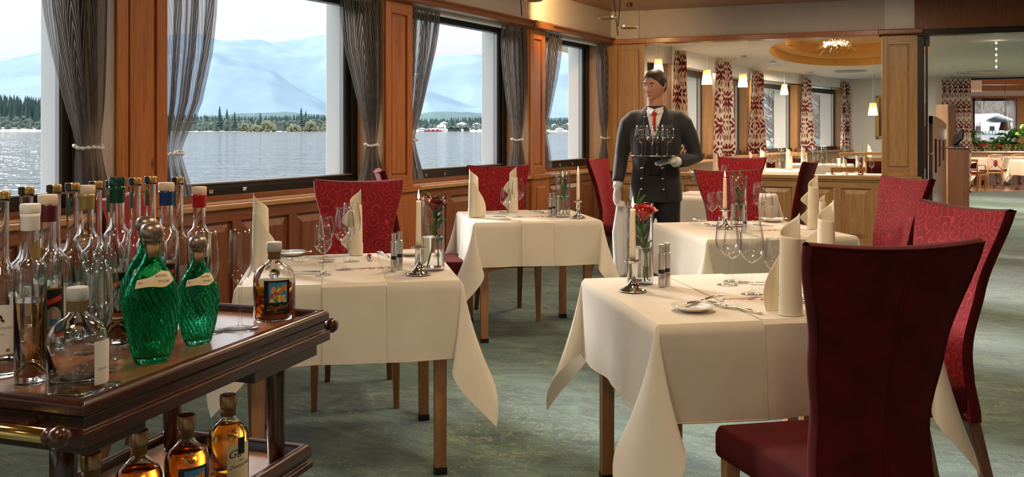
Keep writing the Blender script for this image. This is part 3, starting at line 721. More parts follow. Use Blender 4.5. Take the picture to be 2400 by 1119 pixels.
# rear room ceiling with the oval recess (laid out along the partition)
_o = Vector((4.93-KC.x, 13.5-KC.y)); oq, oe = _o.x*BF.d.x+_o.y*BF.d.y, _o.x*BF.n.x+_o.y*BF.n.y; oa, ob, N = 1.08, 2.95, 64
X0, X1, Y0, Y1 = -1.2, 13.0, .16, 12.2
g = BF.g(); vs = []; fs = []
for k in range(N): a = 2*pi*k/N; vs.append((oq+oa*cos(a), oe+ob*sin(a), ZC2))
for k in range(N):
    a = 2*pi*k/N; dx, dy = oa*cos(a), ob*sin(a)
    tt = min([((X1-oq)/dx if dx > 1e-6 else 1e9), ((X0-oq)/dx if dx < -1e-6 else 1e9), ((Y1-oe)/dy if dy > 1e-6 else 1e9), ((Y0-oe)/dy if dy < -1e-6 else 1e9)])
    vs.append((oq+dx*tt, oe+dy*tt, ZC2))
for k in range(N): j = (k+1) % N; fs.append((k, j, N+j, N+k))
for cx_, cy_ in ((X1, Y1), (X0, Y1), (X0, Y0), (X1, Y0)):
    a = atan2((cy_-oe)/ob, (cx_-oq)/oa) % (2*pi); k = int(a/(2*pi)*N); j = (k+1) % N
    vs.append((cx_, cy_, ZC2)); fs.append((N+k, N+j, len(vs)-1))
g.add(vs, fs); cr = g.build('ceiling_rear', MT['plaster_w'], kind='structure')
g = BF.g(); vs = []; fs = []
lv = [(1.0, ZC2), (1.0, 2.60), (.90, 2.60), (.90, 2.585), (.84, 2.585), (.84, 2.60), (.80, 2.60), (.80, 2.78)]
for r_, z in lv:
    for k in range(N): a = 2*pi*k/N; vs.append((oq+oa*r_*cos(a), oe+ob*r_*sin(a), z))
for m in range(len(lv)-1):
    for k in range(N): j = (k+1) % N; fs.append((m*N+k, m*N+j, (m+1)*N+j, (m+1)*N+k))
fs.append(tuple((len(lv)-1)*N+k for k in range(N)))
g.add(vs, fs); g.build('recess', MT['orange'], cr)
BF.g().box(X0, X1, Y0, Y1, 2.9, 3.0).build('roof_slab', MT['plaster'], cr)
for a in (.3, 1.4, 2.5, 3.6, 4.7, 5.8): light('cove_lamp', 'POINT', tuple(BF.pt(oq+oa*.9*cos(a), oe+ob*.9*sin(a), 2.68)), 8, (1, .60, .24), size=.06)
# end wall of the rear room with the opening to the garden room
pe = pts[-1]; e1 = P(2270, 451, 19.65)
ED = Vector((e1.x-pe.x, e1.y-pe.y, 0)).normalized(); EF = Frame((pe.x, pe.y), (ED.x, ED.y), (-ED.y, ED.x))
ee = structure('wall_end')
qa, qb = EF.along(2262), EF.along(2480)
bx(EF, 'end_plaster', 'plaster_w', -.2, qa, 0, .2, 0, 2.9, ee)
bx(EF, 'end_lintel', 'plaster_w', qa, qb, 0, .2, 2.42, 2.9, ee)
bx(EF, 'end_head_trim', 'black', qa-.3, qb, -.03, .05, 2.40, 2.435, ee)
bx(EF, 'end_jamb', 'pine_v', qa, qa+.09, -.01, .25, 0, 2.41, ee, bevel=.005)
bx(EF, 'end_plaster', 'plaster_w', qb, qb+4.5, 0, .2, 0, 2.9, ee)
G().box(13.4, 13.6, 6, 21, 0, 2.9).build('wall_side', MT['plaster_w'], kind='structure')
# ---- garden room
YB = 30.0
gr = structure('wall_garden')
def PX(px, Y): return (px-1200)*Y/FP
wx0, wx1 = PX(2280, YB), PX(2384, YB)
G().box(14.3, wx0, YB, YB+.2, -.2, 2.9).build('pine_wall', MT['larch_v'], gr); G().box(wx1, 24, YB, YB+.2, -.2, 2.9).build('pine_wall', MT['larch_v'], gr)
G().box(wx0, wx1, YB, YB+.2, -.2, .86).build('pine_wall', MT['larch_v'], gr); G().box(wx0, wx1, YB, YB+.2, 2.36, 2.9).build('pine_wall', MT['larch_v'], gr)
G().box(14.3, 24, YB-.03, YB, 2.42, 2.60).build('white_band', MT['plaster_w'], gr)
G().box(14.3, 24, YB-.10, YB, 2.36, 2.42).build('cornice', MT['pine_h'], gr)
_g = Frame((9.7, 19.9), (4.65, 10.3), (-10.3, 4.65)); _g.g().box(0, 11.35, 0, .15, -.2, 2.95).build('side_wall', MT['larch_v'], gr); G().box(20, 20.2, 18, YB, -.2, 2.9).build('side_wall', MT['plaster_w'], gr)
slab('ceiling_garden', 'plaster_w', 2.95, 3.05, kind='structure')
for k, (yy, zz) in enumerate([(23.0, 2.72), (27.0, 2.66)]):
    G().box(9.9+(yy-20)*.45, 20, yy, yy+.35, zz, 2.95).build('ceiling_beam', MT['pine_h'], gr, bevel=.01)
for k in range(4): G().box(11.2+k*2.3, 11.2+k*2.3+2.1, 21.2, 22.9, 2.84, 2.86).build('ceiling_panel', MT['porcelain'], gr)
w = structure('window_11')
for (x0, x1, z0, z1) in ((wx0, wx0+.08, .86, 2.36), (wx1-.08, wx1, .86, 2.36), (wx0, wx1, 2.27, 2.36), (wx0, wx1, .86, .95)):
    G().box(x0, x1, YB+.02, YB+.12, z0, z1).build('frame', MT['black'], w)
G().box(wx0+.08, wx1-.08, YB+.06, YB+.065, .95, 2.27).build('pane', MT['pane'], w)

# ================================================================== outside
G().box(-6000, 2600, 2, 1004, -1.9, -1.5).build('lake_water', MT['lake'], kind='structure')
def land_z(px, Y):
    base = interp([(-600, 4), (0, 20), (140, 19), (380, 3), (800, 4), (950, 6), (1100, 10), (1300, 8), (1500, 3)], px)
    t = max(0, min(1, (Y-1004)/160))
    return -1.5+t*base+(noise.noise(Vector((px*.02, Y*.01, 0)))*2*t)
g = G()
def fl(u, v):
    px = lerp(-900, 2100, u); Y = lerp(1000, 1260, v); return ((px-1200)*Y/FP, Y, land_z(px, Y) if v > .01 else -2)
g.grid(fl, 120, 14); tag(g.build('far_bank', MT['shore'], smooth=True), 'pale shingle shore on the far side of the lake', 'shore', kind='structure')
g = G(); rnd = random.Random(3)
top_y = [(-400, 250), (0, 218), (60, 222), (135, 228), (400, 262), (520, 268), (600, 270), (700, 266), (775, 264), (960, 272), (1160, 265), (1400, 270)]
for k in range(2600):
    px = rnd.uniform(-250, 1440); Y = rnd.uniform(1060, 1200); z = land_z(px, Y)
    h = max(5, (CZ-(interp(top_y, px)-HZ)*Y/FP-z)*rnd.uniform(.55, 1.0)); r = h*rnd.uniform(.14, .22)
    if 960 < px: h *= .8
    x = (px-1200)*Y/FP; n = 6; a0 = rnd.random()*6
    vs = [(x+r*cos(a0+2*pi*i/n)*(1 if i % 2 else .7), Y+r*sin(a0+2*pi*i/n), z+h*.05) for i in range(n)]+[(x+rnd.uniform(-.3, .3), Y, z+h)]
    g.add(vs, [(i, (i+1) % n, n) for i in range(n)])
tag(g.build('conifer_forest', MT['conifer']), 'dark conifer forest lining the far shore of the lake', 'forest', kind='stuff')
g = G()
for k in range(1500):
    px = rnd.uniform(-100, 1440); Y = rnd.uniform(1020, 1100); z = land_z(px, Y)
    h = rnd.uniform(6, 15) if px < 900 else rnd.uniform(3, 8)
    if rnd.random() < .25:
        g.M = Matrix.Translation(((px-1200)*Y/FP, Y, z)); g.lathe([(h*.16, 0), (h*.12, h*.4), (h*.05, h*.9), (0.0, h*1.2)], 5)
        continue
    for q in range(4):
        g.M = Matrix.Translation(((px-1200)*Y/FP+rnd.uniform(-.22, .22)*h, Y, z+h*rnd.uniform(.15, .75))) @ Matrix.Rotation(rnd.random()*3, 4, 'Y')
        r_ = h*rnd.uniform(.10, .22); g.sph((0, 0, 0), (r_, r_, r_*rnd.uniform(.9, 1.7)), 6, 4)
g.M = Matrix.Identity(4)
tag(g.build('bare_woodland', MT['woods']), 'greyish bare woodland along the far shore in front of the conifers', 'woodland', kind='stuff')
def conifer(px, ytop, ybase, Y, label):
    z = CZ-(ybase-HZ)*Y/FP; h = (ybase-ytop)*Y/FP; r = h*.17
    t = thing('conifer', label, 'tree', ((px-1200)*Y/FP, Y, z), group='tall conifers on the far shore')
    g = G(); rn = random.Random(px)
    for k in range(9):
        f = k/9; rr_ = r*(1-f)*rn.uniform(.85, 1.15)+.2
        g.lathe([(rr_, h*(.08+f*.86)), (rr_*.45, h*(.08+f*.86)+h*.09), (.02, h*(.08+f*.86)+h*.14)], 9, fn=lambda a, z: 1+.25*sin(a*4+k))
    g.build('foliage', MT['conifer'], t); G().lathe([(h*.02, 0), (h*.015, h*.2)], 6).build('trunk', MT['bark'], t)
CL = ['in the middle window', 'beside its taller neighbour']
conifer(515, 247, 303, 1012, 'tallest pointed conifer at the left of the far shore, second window')
conifer(532, 253, 303, 1034, 'conifer touching the right side of the tallest one, second window')
conifer(550, 259, 305, 1009, 'dark pointed conifer standing alone right of the twin firs, second window')
conifer(610, 262, 302, 1025, 'small pointed fir rising above the yellow willows')
conifer(706, 250, 303, 1020, 'tall thin fir rising above the bushes right of the second window centre')
conifer(717, 258, 303, 1036, 'shorter fir just right of the tall thin fir')
conifer(772, 257, 303, 1016, 'fir at the right edge of the second window')
conifer(999, 281, 303, 1030, 'dark fir by the lakeside houses in the third window')
conifer(1013, 284, 303, 1024, 'smaller fir right of the dark fir near the lakeside houses')
for i, (px, w_, h_, lb) in enumerate([(572, 26, 22, 'pale round willow bush right of the lone conifer'), (600, 30, 16, 'low willow bush under the yellow sprays'), (628, 40, 24, 'wide yellowish willow in the middle of the second window'),
                                    (690, 34, 20, 'rounded bush at the waterline right of the yellow willow'), (728, 34, 24, 'largest rounded willow near the right of the second window'), (765, 26, 19, 'rounded willow at the right edge of the second window')]):
    Y = 1006+(i % 2)*9; g = G(); rn = random.Random(i); s_ = Y/FP
    for k in range(70):
        an = rn.uniform(0, pi); rr_ = rn.random()**.5; q = rn.uniform(.05, .13)*w_*s_
        g.sph((rr_*cos(an)*.46*w_*s_, rn.uniform(-3, 3), .12*h_*s_+rr_*sin(an)*.78*h_*s_), (q, q, q*rn.uniform(.8, 1.5)), 7, 5)
    o = g.build('willow_bush', MT['bush']); o.location = ((px-1200)*s_, Y, -1.5); tag(o, lb, 'bush', 'willow bushes at the far waterline')
def house(px, py, w_, h_, label, roof='snow', wall='ext', base=None, Y=1008, dep=8, name='house'):
    s_ = Y/FP; W_, H_ = w_*s_, h_*s_
    t = thing(name, label, 'house', ((px-1200)*s_, Y, CZ-(py-HZ)*s_), group='houses on the far shore')
    G().box(-W_/2, W_/2, 0, dep, -1, H_*.55).build('wall', MT[wall], t)
    r_ = G(); o = W_*.58
    r_.add([(-o, -.8, H_*.52), (o, -.8, H_*.52), (0, -.8, H_), (-o, dep+.8, H_*.52), (o, dep+.8, H_*.52), (0, dep+.8, H_)], [(0, 1, 2), (5, 4, 3), (0, 2, 5, 3), (1, 4, 5, 2), (0, 3, 4, 1)]); r_.build('roof', MT[roof], t)
    for k in (-1, 0, 1): G().box(k*W_*.26-W_*.06, k*W_*.26+W_*.06, -.1, 0, H_*.15, H_*.38).build('window', MT['black'], t)
    if base: G().box(-W_/2-.1, W_/2+.1, -.2, 0, -1, H_*.12).build('plinth', MT[base], t)
house(1015, 307, 40, 7, 'long low white boat building with red base by the lake', base='c_red', name='boat_building')
house(1034, 304, 20, 15, 'pale house with a broad gable behind the boat building', Y=1020)
house(988, 306, 18, 6, 'low white house at the left of the third window shore')
house(1058, 308, 18, 11, 'first dark timber boathouse right of the white building', 'black', 'hill', name='boathouse')
house(1073, 308, 14, 9, 'second dark timber boathouse by the lake', 'black', 'hill', name='boathouse')
house(1093, 308, 14, 10, 'rightmost dark timber boathouse by the lake', 'black', 'hill', name='boathouse')
house(1082, 297, 24, 11, 'large white gabled house above the boathouses', Y=1060)
house(1040, 293, 16, 8, 'white house on the slope above the pale gable', Y=1070)
house(1117, 298, 18, 11, 'white house above the right end of the shore, third window', Y=1060)
house(1300, 298, 14, 8, 'white house at the left of the fourth window shore', Y=1060)
house(1333, 297, 18, 9, 'white gabled house in the middle of the fourth window', Y=1060)
house(1312, 305, 16, 6, 'low white house by the water, fourth window', Y=1012)
def massif(name, ridge, Y0, Y1, mat, label, rough, seed):
    g = G()
    def f(u, v):
        px = lerp(-900, 2300, u); Y = lerp(Y0, Y1, v); zr = CZ-(interp(ridge, px)-HZ)*Y1/FP
        t = sin(v*pi/2)**1.25
        nz_ = noise.fractal(Vector((px*.006+seed, v*3, seed)), 1.0, 2.1, 6)
        return ((px-1200)*Y/FP, Y, -3+zr*t*(1+.10*nz_*(1-.6*v))+rough*nz_*t)
    g.grid(f, 260, 36)
    o = g.build(name, MT[mat], smooth=True); tag(o, label, 'mountain'); return o
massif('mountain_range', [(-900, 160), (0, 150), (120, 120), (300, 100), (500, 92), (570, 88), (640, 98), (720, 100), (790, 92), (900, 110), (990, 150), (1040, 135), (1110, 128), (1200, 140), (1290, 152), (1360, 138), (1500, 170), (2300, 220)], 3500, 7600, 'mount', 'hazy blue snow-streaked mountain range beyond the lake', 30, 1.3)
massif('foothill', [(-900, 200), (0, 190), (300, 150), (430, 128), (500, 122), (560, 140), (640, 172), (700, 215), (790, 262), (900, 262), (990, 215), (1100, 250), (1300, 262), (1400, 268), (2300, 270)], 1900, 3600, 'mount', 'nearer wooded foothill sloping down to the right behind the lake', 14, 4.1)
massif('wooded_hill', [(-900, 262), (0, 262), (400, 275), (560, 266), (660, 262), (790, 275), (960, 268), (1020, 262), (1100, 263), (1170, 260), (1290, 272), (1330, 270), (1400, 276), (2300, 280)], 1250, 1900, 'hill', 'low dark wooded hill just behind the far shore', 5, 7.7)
# snowy garden on the right with bare trees and a chalet
g = G(); g.grid(lambda u, v: (lerp(4.9, 62, v)+u*(60+v*60), lerp(22.5, 260, v), -1.2), 6, 8)
tag(g.build('snowy_lawn', MT['snow'], kind='structure'), 'snow covered garden outside the rear windows', 'ground')
def bare_tree(px, Y, h, seed, label):
    t = thing('bare_tree', label, 'tree', ((px-1200)*Y/FP, Y, -1.2), group='bare garden trees'); rn = random.Random(seed)
    g = G(); br = G()
    g.tube([(0, 0, 0), (.1, 0, h*.3), (0, .1, h*.6), (.05, 0, h*.9)], [h*.03, h*.024, h*.014, h*.004], 7)
    for k in range(70):
        z = h*rn.uniform(.18, .85); a = rn.random()*6.28; l = h*.34*(1.15-z/h); p = Vector((0, 0, z)); q = p+Vector((cos(a)*l*.5, sin(a)*l*.5, l*.35)); r_ = q+Vector((cos(a+.4)*l*.5, sin(a+.4)*l*.5, l*.5))
        br.tube([p, q, r_], [h*.008, h*.005, h*.0015], 4)
        for m in range(3):
            a2 = a+rn.uniform(-1, 1); br.tube([q, q+Vector((cos(a2)*l*.35, sin(a2)*l*.35, l*rn.uniform(.1, .5)))], [h*.004, h*.001], 3)
    g.build('trunk', MT['bark'], t, smooth=True); br.build('branches', MT['bark'], t)
bare_tree(1812, 60, 6.0, 1, 'bare tree behind the snowy lawn, left in the fourth rear window')
bare_tree(1832, 72, 7.0, 2, 'bare tree right of centre in the fourth rear window')
bare_tree(1920, 58, 5.6, 3, 'bare tree at the left of the last rear window')
bare_tree(1938, 70, 6.4, 4, 'bare tree at the right of the last rear window')
bare_tree(2300, 130, 15, 5, 'tall bare tree behind the white chalet roof')
bare_tree(2355, 135, 14, 6, 'bare tree right of the white chalet')
g = G(); rn = random.Random(9)
for k in range(160): x = rn.uniform(14, 40); g.sph((x, rn.uniform(50, 56), rn.uniform(-1.1, .2)), (.9, .7, .6), 6, 4)
tag(g.build('garden_hedge', MT['woods']), 'dark clipped hedge behind the snowy lawn', 'hedge')
# chalet seen through the garden room window
Yh = 85.0; s_ = Yh/FP; t = thing('chalet', 'white chalet with snowy roof and timber balcony seen through the garden room window', 'house', ((2325-1200)*s_, Yh, -1.2))
G().box(-1.9, 2.2, 0, 5, 0, 3.15).build('wall', MT['ext'], t); G().box(-2.6, 3.0, -1.5, 0, 0, 1.0).build('garage', MT['redbrown'], t)
g = G(); g.add([(-2.5, -.8, 2.9), (.15, -.8, 4.0), (2.9, -.8, 2.9), (-2.5, 6, 2.9), (.15, 6, 4.0), (2.9, 6, 2.9), (-2.5, -.8, 2.75), (.15, -.8, 3.85), (2.9, -.8, 2.75)],
  [(0, 1, 4, 3), (1, 2, 5, 4), (0, 6, 7, 1), (1, 7, 8, 2)]); g.build('roof', MT['snow'], t)
G().box(-2.1, 2.4, -.6, 0, 2.02, 2.1).build('balcony', MT['woods'], t)
for k in range(16): G().box(-2.1+k*.3, -2.05+k*.3, -.62, -.56, 2.1, 2.4).build('baluster', MT['woods'], t)
for x in (-1.3, 0, 1.3):
    for z in (1.35, 2.4): G().box(x-.22, x+.22, -.04, 0, z, z+.42).build('window', MT['black'], t)
g = G(); g.grid(lambda u, v: (lerp(-20, 160, u), 200+v*60, -1.2+30*v+3*noise.noise(Vector((u*9, v*5, 0)))), 30, 10)
o = g.build('snowy_slope', MT['woods'], smooth=True); o.location = (90, 30, 0); tag(o, 'grey wooded slope behind the chalet', 'hillside', kind='structure')
# ================================================================== curtains
def curtain(name, fr, left, right, z0, z1, folds, depth, D0, tie, cloth_w, mat, label, group, seed=0, nu=150, nv=44, beads=True, rod=True):
    """left/right: lists of (z, a) edges along the frame; gathered at height tie"""
    rn = random.Random(seed); ph = rn.random()*6; k2 = rn.uniform(.28, .4)
    L = sorted(left); R = sorted(right)
    def f(u, v):
        z = lerp(z1, z0, v); a0, a1 = interp(L, z), interp(R, z)
        gt = 1-math.exp(-((z-tie)/.16)**2)*.72 if tie else 1
        top = 1-.5*math.exp(-((z-z1)/.10)**2)
        wv = sin(2*pi*folds*u+ph+.5*sin(u*9+v*2))*.7+sin(2*pi*folds*k2*u+ph*2+v*1.3)*.45
        w_ = a1-a0
        a = a0+w_*(u+.012*sin(2*pi*folds*u*2+ph))
        return fr.pt(a, D0+depth*wv*gt*top*min(1, .45+w_*1.5), z)
    def uv(u, v):
        z = lerp(z1, z0, v); sh = 0
        if tie: sh = math.exp(-((z-tie)/.35)**2)*.35*abs(u-.5)*2
        return (u*cloth_w, v*(z1-z0)+sh)
    g = G(); g.grid(f, nu, nv, uv)
    o = g.build(name, MT[mat], smooth=True); tag(o, label, 'curtain', group)
    if beads and tie:
        a0, a1 = interp(L, tie), interp(R, tie); b = G(); rn = random.Random(seed+1); m = 16
        cen = fr.pt((a0+a1)/2, D0, tie)
        rx, ry = (a1-a0)/2+.008, depth*.55+.02
        for i in range(m*2):
            an = 2*pi*i/(m*2)
            q = fr.pt((a0+a1)/2+rx*cos(an), D0+ry*sin(an), tie+.006*sin(an*3)-.012*abs(sin(an)))
            r = rn.uniform(.004, .009) if i % 2 else .011
            b.sph(tuple(q), r, 7, 5)
        b.tube([fr.pt((a0+a1)/2+rx*cos(2*pi*i/24), D0+ry*sin(2*pi*i/24), tie-.012*abs(sin(2*pi*i/24))) for i in range(25)], .0025, 5, cap=False)
        b.build('bead_tieback', MT['porcelain'], o, smooth=True, label='string of pearly beads')
    return o
def az(px, py, D=.05): a, z = WF.az(px, py, D); return (z, a)
def edge(l, D=.05): return [az(x, y, D) for x, y in l]
ZB, ZT = .93, 2.375
SG = 'grey striped voile curtains of the window wall'
s1, s2, s3, s4, s5, s6 = OPEN[2][1], OPEN[3][0], OPEN[3][1], OPEN[4][0], OPEN[4][1], OPEN[5][0]
curtain('curtain', WF, edge([(85, -250), (98, -90), (112, 30), (127, 110), (150, 210), (172, 305), (179, 342), (177, 380), (180, 440)]),
        edge([(246, -250), (246, 0), (242, 150), (237, 300), (236, 342), (243, 400), (250, 450)]), ZB, ZT, 9, .042, .05, az(205, 342)[0], 2.2, 'sheer', 'grey striped curtain tied with beads at the leftmost window', SG, 1)
curtain('curtain', WF, [(ZB, s2+.0), (1.2, s2-.0), (ZT, s2-.02)],
        edge([(525, -300), (512, -60), (508, 30), (497, 120), (470, 240), (432, 330), (424, 357), (434, 400), (448, 450), (452, 480)]), ZB, ZT, 9, .042, .05, az(410, 357)[0], 2.2, 'sheer', 'grey striped curtain left of the big window, just behind the bottles', SG, 2)
curtain('curtain', WF, edge([(792, -150), (800, 0), (812, 110), (836, 220), (856, 310), (860, 338), (852, 380), (838, 428)]),
        edge([(893, -150), (893, 0), (890, 200), (884, 310), (882, 338), (888, 380), (894, 420)]), ZB, ZT, 9, .042, .05, az(870, 338)[0], 2.2, 'sheer', 'grey striped tied curtain right of the big window, above the red chair', SG, 3)
curtain('curtain', WF, [(ZB, s4+.0), (ZT, s4-.02)],
        edge([(1034, 0), (1031, 30), (1019, 110), (995, 220), (977, 300), (972, 325), (980, 370), (994, 425)]), ZB, ZT, 9, .042, .05, az(970, 325)[0], 2.2, 'sheer', 'sheer grey curtain at the left of the third window', SG, 4)
curtain('curtain', WF, edge([(1176, 40), (1180, 150), (1190, 240), (1201, 305), (1203, 326), (1196, 360), (1190, 392)]),
        edge([(1232, 40), (1232, 200), (1226, 300), (1222, 326), (1226, 360), (1229, 392)]), ZB, ZT, 9, .042, .05, az(1212, 326)[0], 2.2, 'sheer', 'grey striped tied curtain right of the third window', SG, 5)
curtain('curtain', WF, [(ZB, s6+.0), (ZT, s6-.02)],
        edge([(1317, 60), (1315, 90), (1305, 160), (1288, 250), (1281, 300), (1283, 330), (1288, 392)]), ZB, ZT, 8, .042, .05, az(1281, 310)[0], 2.0, 'sheer', 'sheer grey curtain at the left of the fourth window', SG, 6)
curtain('curtain', WF, edge([(1398, 90), (1399, 200), (1406, 290), (1411, 322), (1408, 350), (1403, 380)], .05),
        edge([(1441, 90), (1440, 200), (1434, 300), (1430, 322), (1433, 350), (1438, 380)], .05), ZB, ZT, 8, .035, .05, az(1420, 322)[0], 2.0, 'sheer', 'grey striped tied curtain in the corner behind the waiter', SG, 7)
DGp = 'damask curtains of the rear room'
for i, (pa, pb, qa_, qb_, Y, zt, zb, lb) in enumerate([
        (1579, 1609, 1570, 1622, 12.47, 2.42, .86, 'damask curtain directly behind the waiter\'s head'),
        (1683, 1713, 1674, 1722, 14.5, 2.42, .92, 'second damask curtain, between two conical lamps'),
        (1762, 1789, 1752, 1801, 16.7, 2.42, .90, 'third damask curtain, left of the bright rear window'),
        (1880, 1903, 1876, 1912, 18.9, 2.42, .90, 'fourth damask curtain, between the two last rear windows'),
        (1971, 1990, 1964, 1994, 20.6, 2.42, .86, 'rightmost damask curtain at the end of the curved wall')]):
    cen = P((pa+pb)/2, 200, Y); fr = Frame((cen.x, cen.y), (.78, .62), (-.62, .78))
    w0 = (pb-pa)*Y/FP*1.12; w1 = (qb_-qa_)*Y/FP*1.15; sh = ((qa_+qb_)/2-(pa+pb)/2)*Y/FP
    curtain('damask_curtain', fr, [(zb, sh-w1*.62), (1.7, -w0*.72), (zt, -w0*.6)], [(zb, sh+w1*.62), (1.7, w0*.72), (zt, w0*.6)], zb, zt, 4, .07, 0, None, 1.5, 'damask', 'white and dark red '+lb, DGp, 20+i, 70, 10, beads=False)
cen = P(2242, 300, 19.35); fr = Frame((cen.x, cen.y), (ED.x, ED.y), (-ED.y, ED.x))
curtain('damask_curtain', fr, [(0.02, -.26), (2.41, -.29)], [(0.02, .28), (2.41, .27)], .02, 2.41, 5, .06, 0, None, 1.6, 'damask', 'tall floor-length dark red damask curtain beside the garden room opening', DGp, 31, 90, 10, beads=False)
m = bpy.data.materials.new('thin_net'); m.use_nodes = True; t = m.node_tree; t.nodes.clear()
dd = node(t, 'ShaderNodeBsdfDiffuse', {'Color': (.55, .52, .56, 1)}); tt = node(t, 'ShaderNodeBsdfTransparent'); ms = node(t, 'ShaderNodeMixShader', {0: .45, 1: tt.outputs[0], 2: dd.outputs[0]}); node(t, 'ShaderNodeOutputMaterial', {0: ms.outputs[0]}); MT['net'] = m
fr = Frame((0, YB-.12), (1, 0), (0, 1))
for (pa, pb, lb) in ((2282, 2296, 'pale net curtain at the left of the garden room window'), (2356, 2378, 'pale net curtain at the right of the garden room window')):
    curtain('net_curtain', fr, [(.95, PX(pa, YB)), (2.34, PX(pa, YB))], [(.95, PX(pb, YB)), (2.34, PX(pb, YB))], .95, 2.34, 5, .03, 0, None, 1, 'net', lb, 'net curtains', 41, 40, 4, beads=False, rod=False)

# ================================================================== chairs
def make_chair(label, loc, rz, group, pat=True):
    """upholstered high-back chair; local +Y is the direction the sitter faces; origin under the seat centre"""
    t = thing('dining_chair', label, 'chair', loc, rz, group)
    # seat
    g = G(); W0, W1, Dp = .17, .225, .44
    def sec(z, k, wf=1):
        return [(-W1*wf*k, .20*k+.02, z), (W1*wf*k, .20*k+.02, z), (W0*wf*k, -.22, z), (-W0*wf*k, -.22, z)]
    vs = sec(.385, .97)+sec(.40, 1.0)+sec(.455, 1.0)+sec(.478, .965)+sec(.486, .80)
    fs = [(0, 1, 2, 3)[::-1]]
    fs = [(0, 1, 2, 3)]
    for k in range(4):
        for i in range(4): j = (i+1) % 4; fs.append((k*4+j, k*4+i, (k+1)*4+i, (k+1)*4+j))
    fs.append((19, 18, 17, 16)); g.add(vs, fs)
    g.build('seat', MT['velvet'], t, bevel=.014, seg=3)
    # back: flared, slightly curved shell with thickness
    def half(z):   # half width
        return smooth_interp([(.38, .185), (.50, .162), (.62, .156), (.80, .178), (1.075, .232)], z)
    def yc(z): return -.235-.02*((z-.45)/.6)-.085*max(0, (z-.55)/.5)**1.6
    nz_, nx = 22, 12; th = .052
    def surf(u, v, side):
        z = lerp(.36, 1.075, v); x = (u*2-1)
        if v > .93: z = z+.012*(x*x)-.012
        hw = half(z); cv = .022*(x*x)*(1 if v > .3 else v/.3)      # wings curl forward
        y = yc(z)+cv+(th/2 if side else -th/2)*(1-.25*abs(x)**6)
        return (hw*x, y, z)
    fg = G(); fg.grid(lambda u, v: surf(1-u, v, 1), nx, nz_); fr_ = fg.build('backrest_front', MT['jacq' if pat else 'velvet'], t, smooth=True)
    g = G(); g.grid(lambda u, v: surf(u, v, 0), nx, nz_)
    # side and top bands
    g.grid(lambda u, v: Vector(surf(0, v, 0)).lerp(Vector(surf(0, v, 1)), u)+Vector((-.006*sin(pi*u), 0, 0)), 4, nz_)
    g.grid(lambda u, v: Vector(surf(1, v, 1)).lerp(Vector(surf(1, v, 0)), u)+Vector((.006*sin(pi*u), 0, 0)), 4, nz_)
    g.grid(lambda u, v: Vector(surf(u, 1, 0)).lerp(Vector(surf(u, 1, 1)), v)+Vector((0, 0, .008*sin(pi*v))), nx, 4)
    g.grid(lambda u, v: Vector(surf(u, 0, 1)).lerp(Vector(surf(u, 0, 0)), v), nx, 2)
    bk = g.build('backrest_shell', MT['velvet'], t, smooth=True)
    sm = G()
    for s_ in (-1, 1): sm.tube([Vector(surf(.5+.5*s_, v/22, 0))+Vector((s_*-.003, -.001, 0)) for v in range(23)], .0028, 6)
    sm.tube([Vector(surf(.54, v/22, 0))+Vector((0, -.0005, 0)) for v in range(22)], .0016, 5)
    sm.tube([Vector(surf(u/14, 1, 0))+Vector((0, -.001, .001)) for u in range(15)], .0028, 6)
    sm.build('piping', MT['velvet'], bk, smooth=True)
    for sx in (-1, 1):
        G().frus((sx*.195, .185, .0), (.014, .014), (sx*.192, .180, .40), (.022, .022)).build('leg', MT['beech'], t, bevel=.003)
        G().frus((sx*.165, -.335, .0), (.014, .015), (sx*.150, -.225, .40), (.020, .024)).build('leg', MT['beech_dk'], t, bevel=.003)
        for (x, y) in ((sx*.195, .185), (sx*.165, -.335)): pass
    return t
def chair_at(px, Y, rz, label, group, proto=[None]):
    """the middle of the chair's top edge seen in column px at distance Y"""
    x = (px-1200)*Y/FP
    # top centre sits .34 behind the origin
    ox = x-(-sin(rz))*(-.345); oy = Y-(cos(rz))*(-.345)
    if proto[0] is None: proto[0] = make_chair(label, (ox, oy, 0), rz, group); return proto[0]
    return dup(proto[0], (ox, oy, 0), rz, label, group)
CG = 'red upholstered dining chairs'
TR = radians(11.2)
chair_at(2108, 2.20, TR, 'large red velvet dining chair in the right foreground, seen from behind', CG)
chair_at(2270, 3.30, TR+radians(90), 'red scroll-patterned chair with sheen, right of the foreground table', CG)
chair_at(2133, 5.19, TR+radians(88), 'red scroll-patterned chair furthest right, beside the rear right table', CG)
chair_at(841, 4.95, TR+pi-.06, 'red chair behind the left foreground table, facing the camera', CG)
chair_at(1166, 6.93, TR+pi, 'red chair behind the middle table by the third window', CG)
chair_at(886, 6.12, TR-radians(90), 'red chair left of the middle table, half hidden behind another chair', CG)
chair_at(1702, 6.16, TR+pi, 'red chair behind the rear right table, behind the tall candle', CG)
chair_at(1393, 8.55, -radians(117), 'red chair by the window just left of the waiter', CG)
chair_at(1905, 7.75, radians(60), 'dark red chair seen edge-on in front of the low oak wall', CG)
chair_at(1740, 8.95, radians(150), 'red chair behind the corner table, against the low oak wall', CG)
chair_at(262, 3.78, TR-radians(98), 'red chair under the leftmost window behind the bottles', CG)

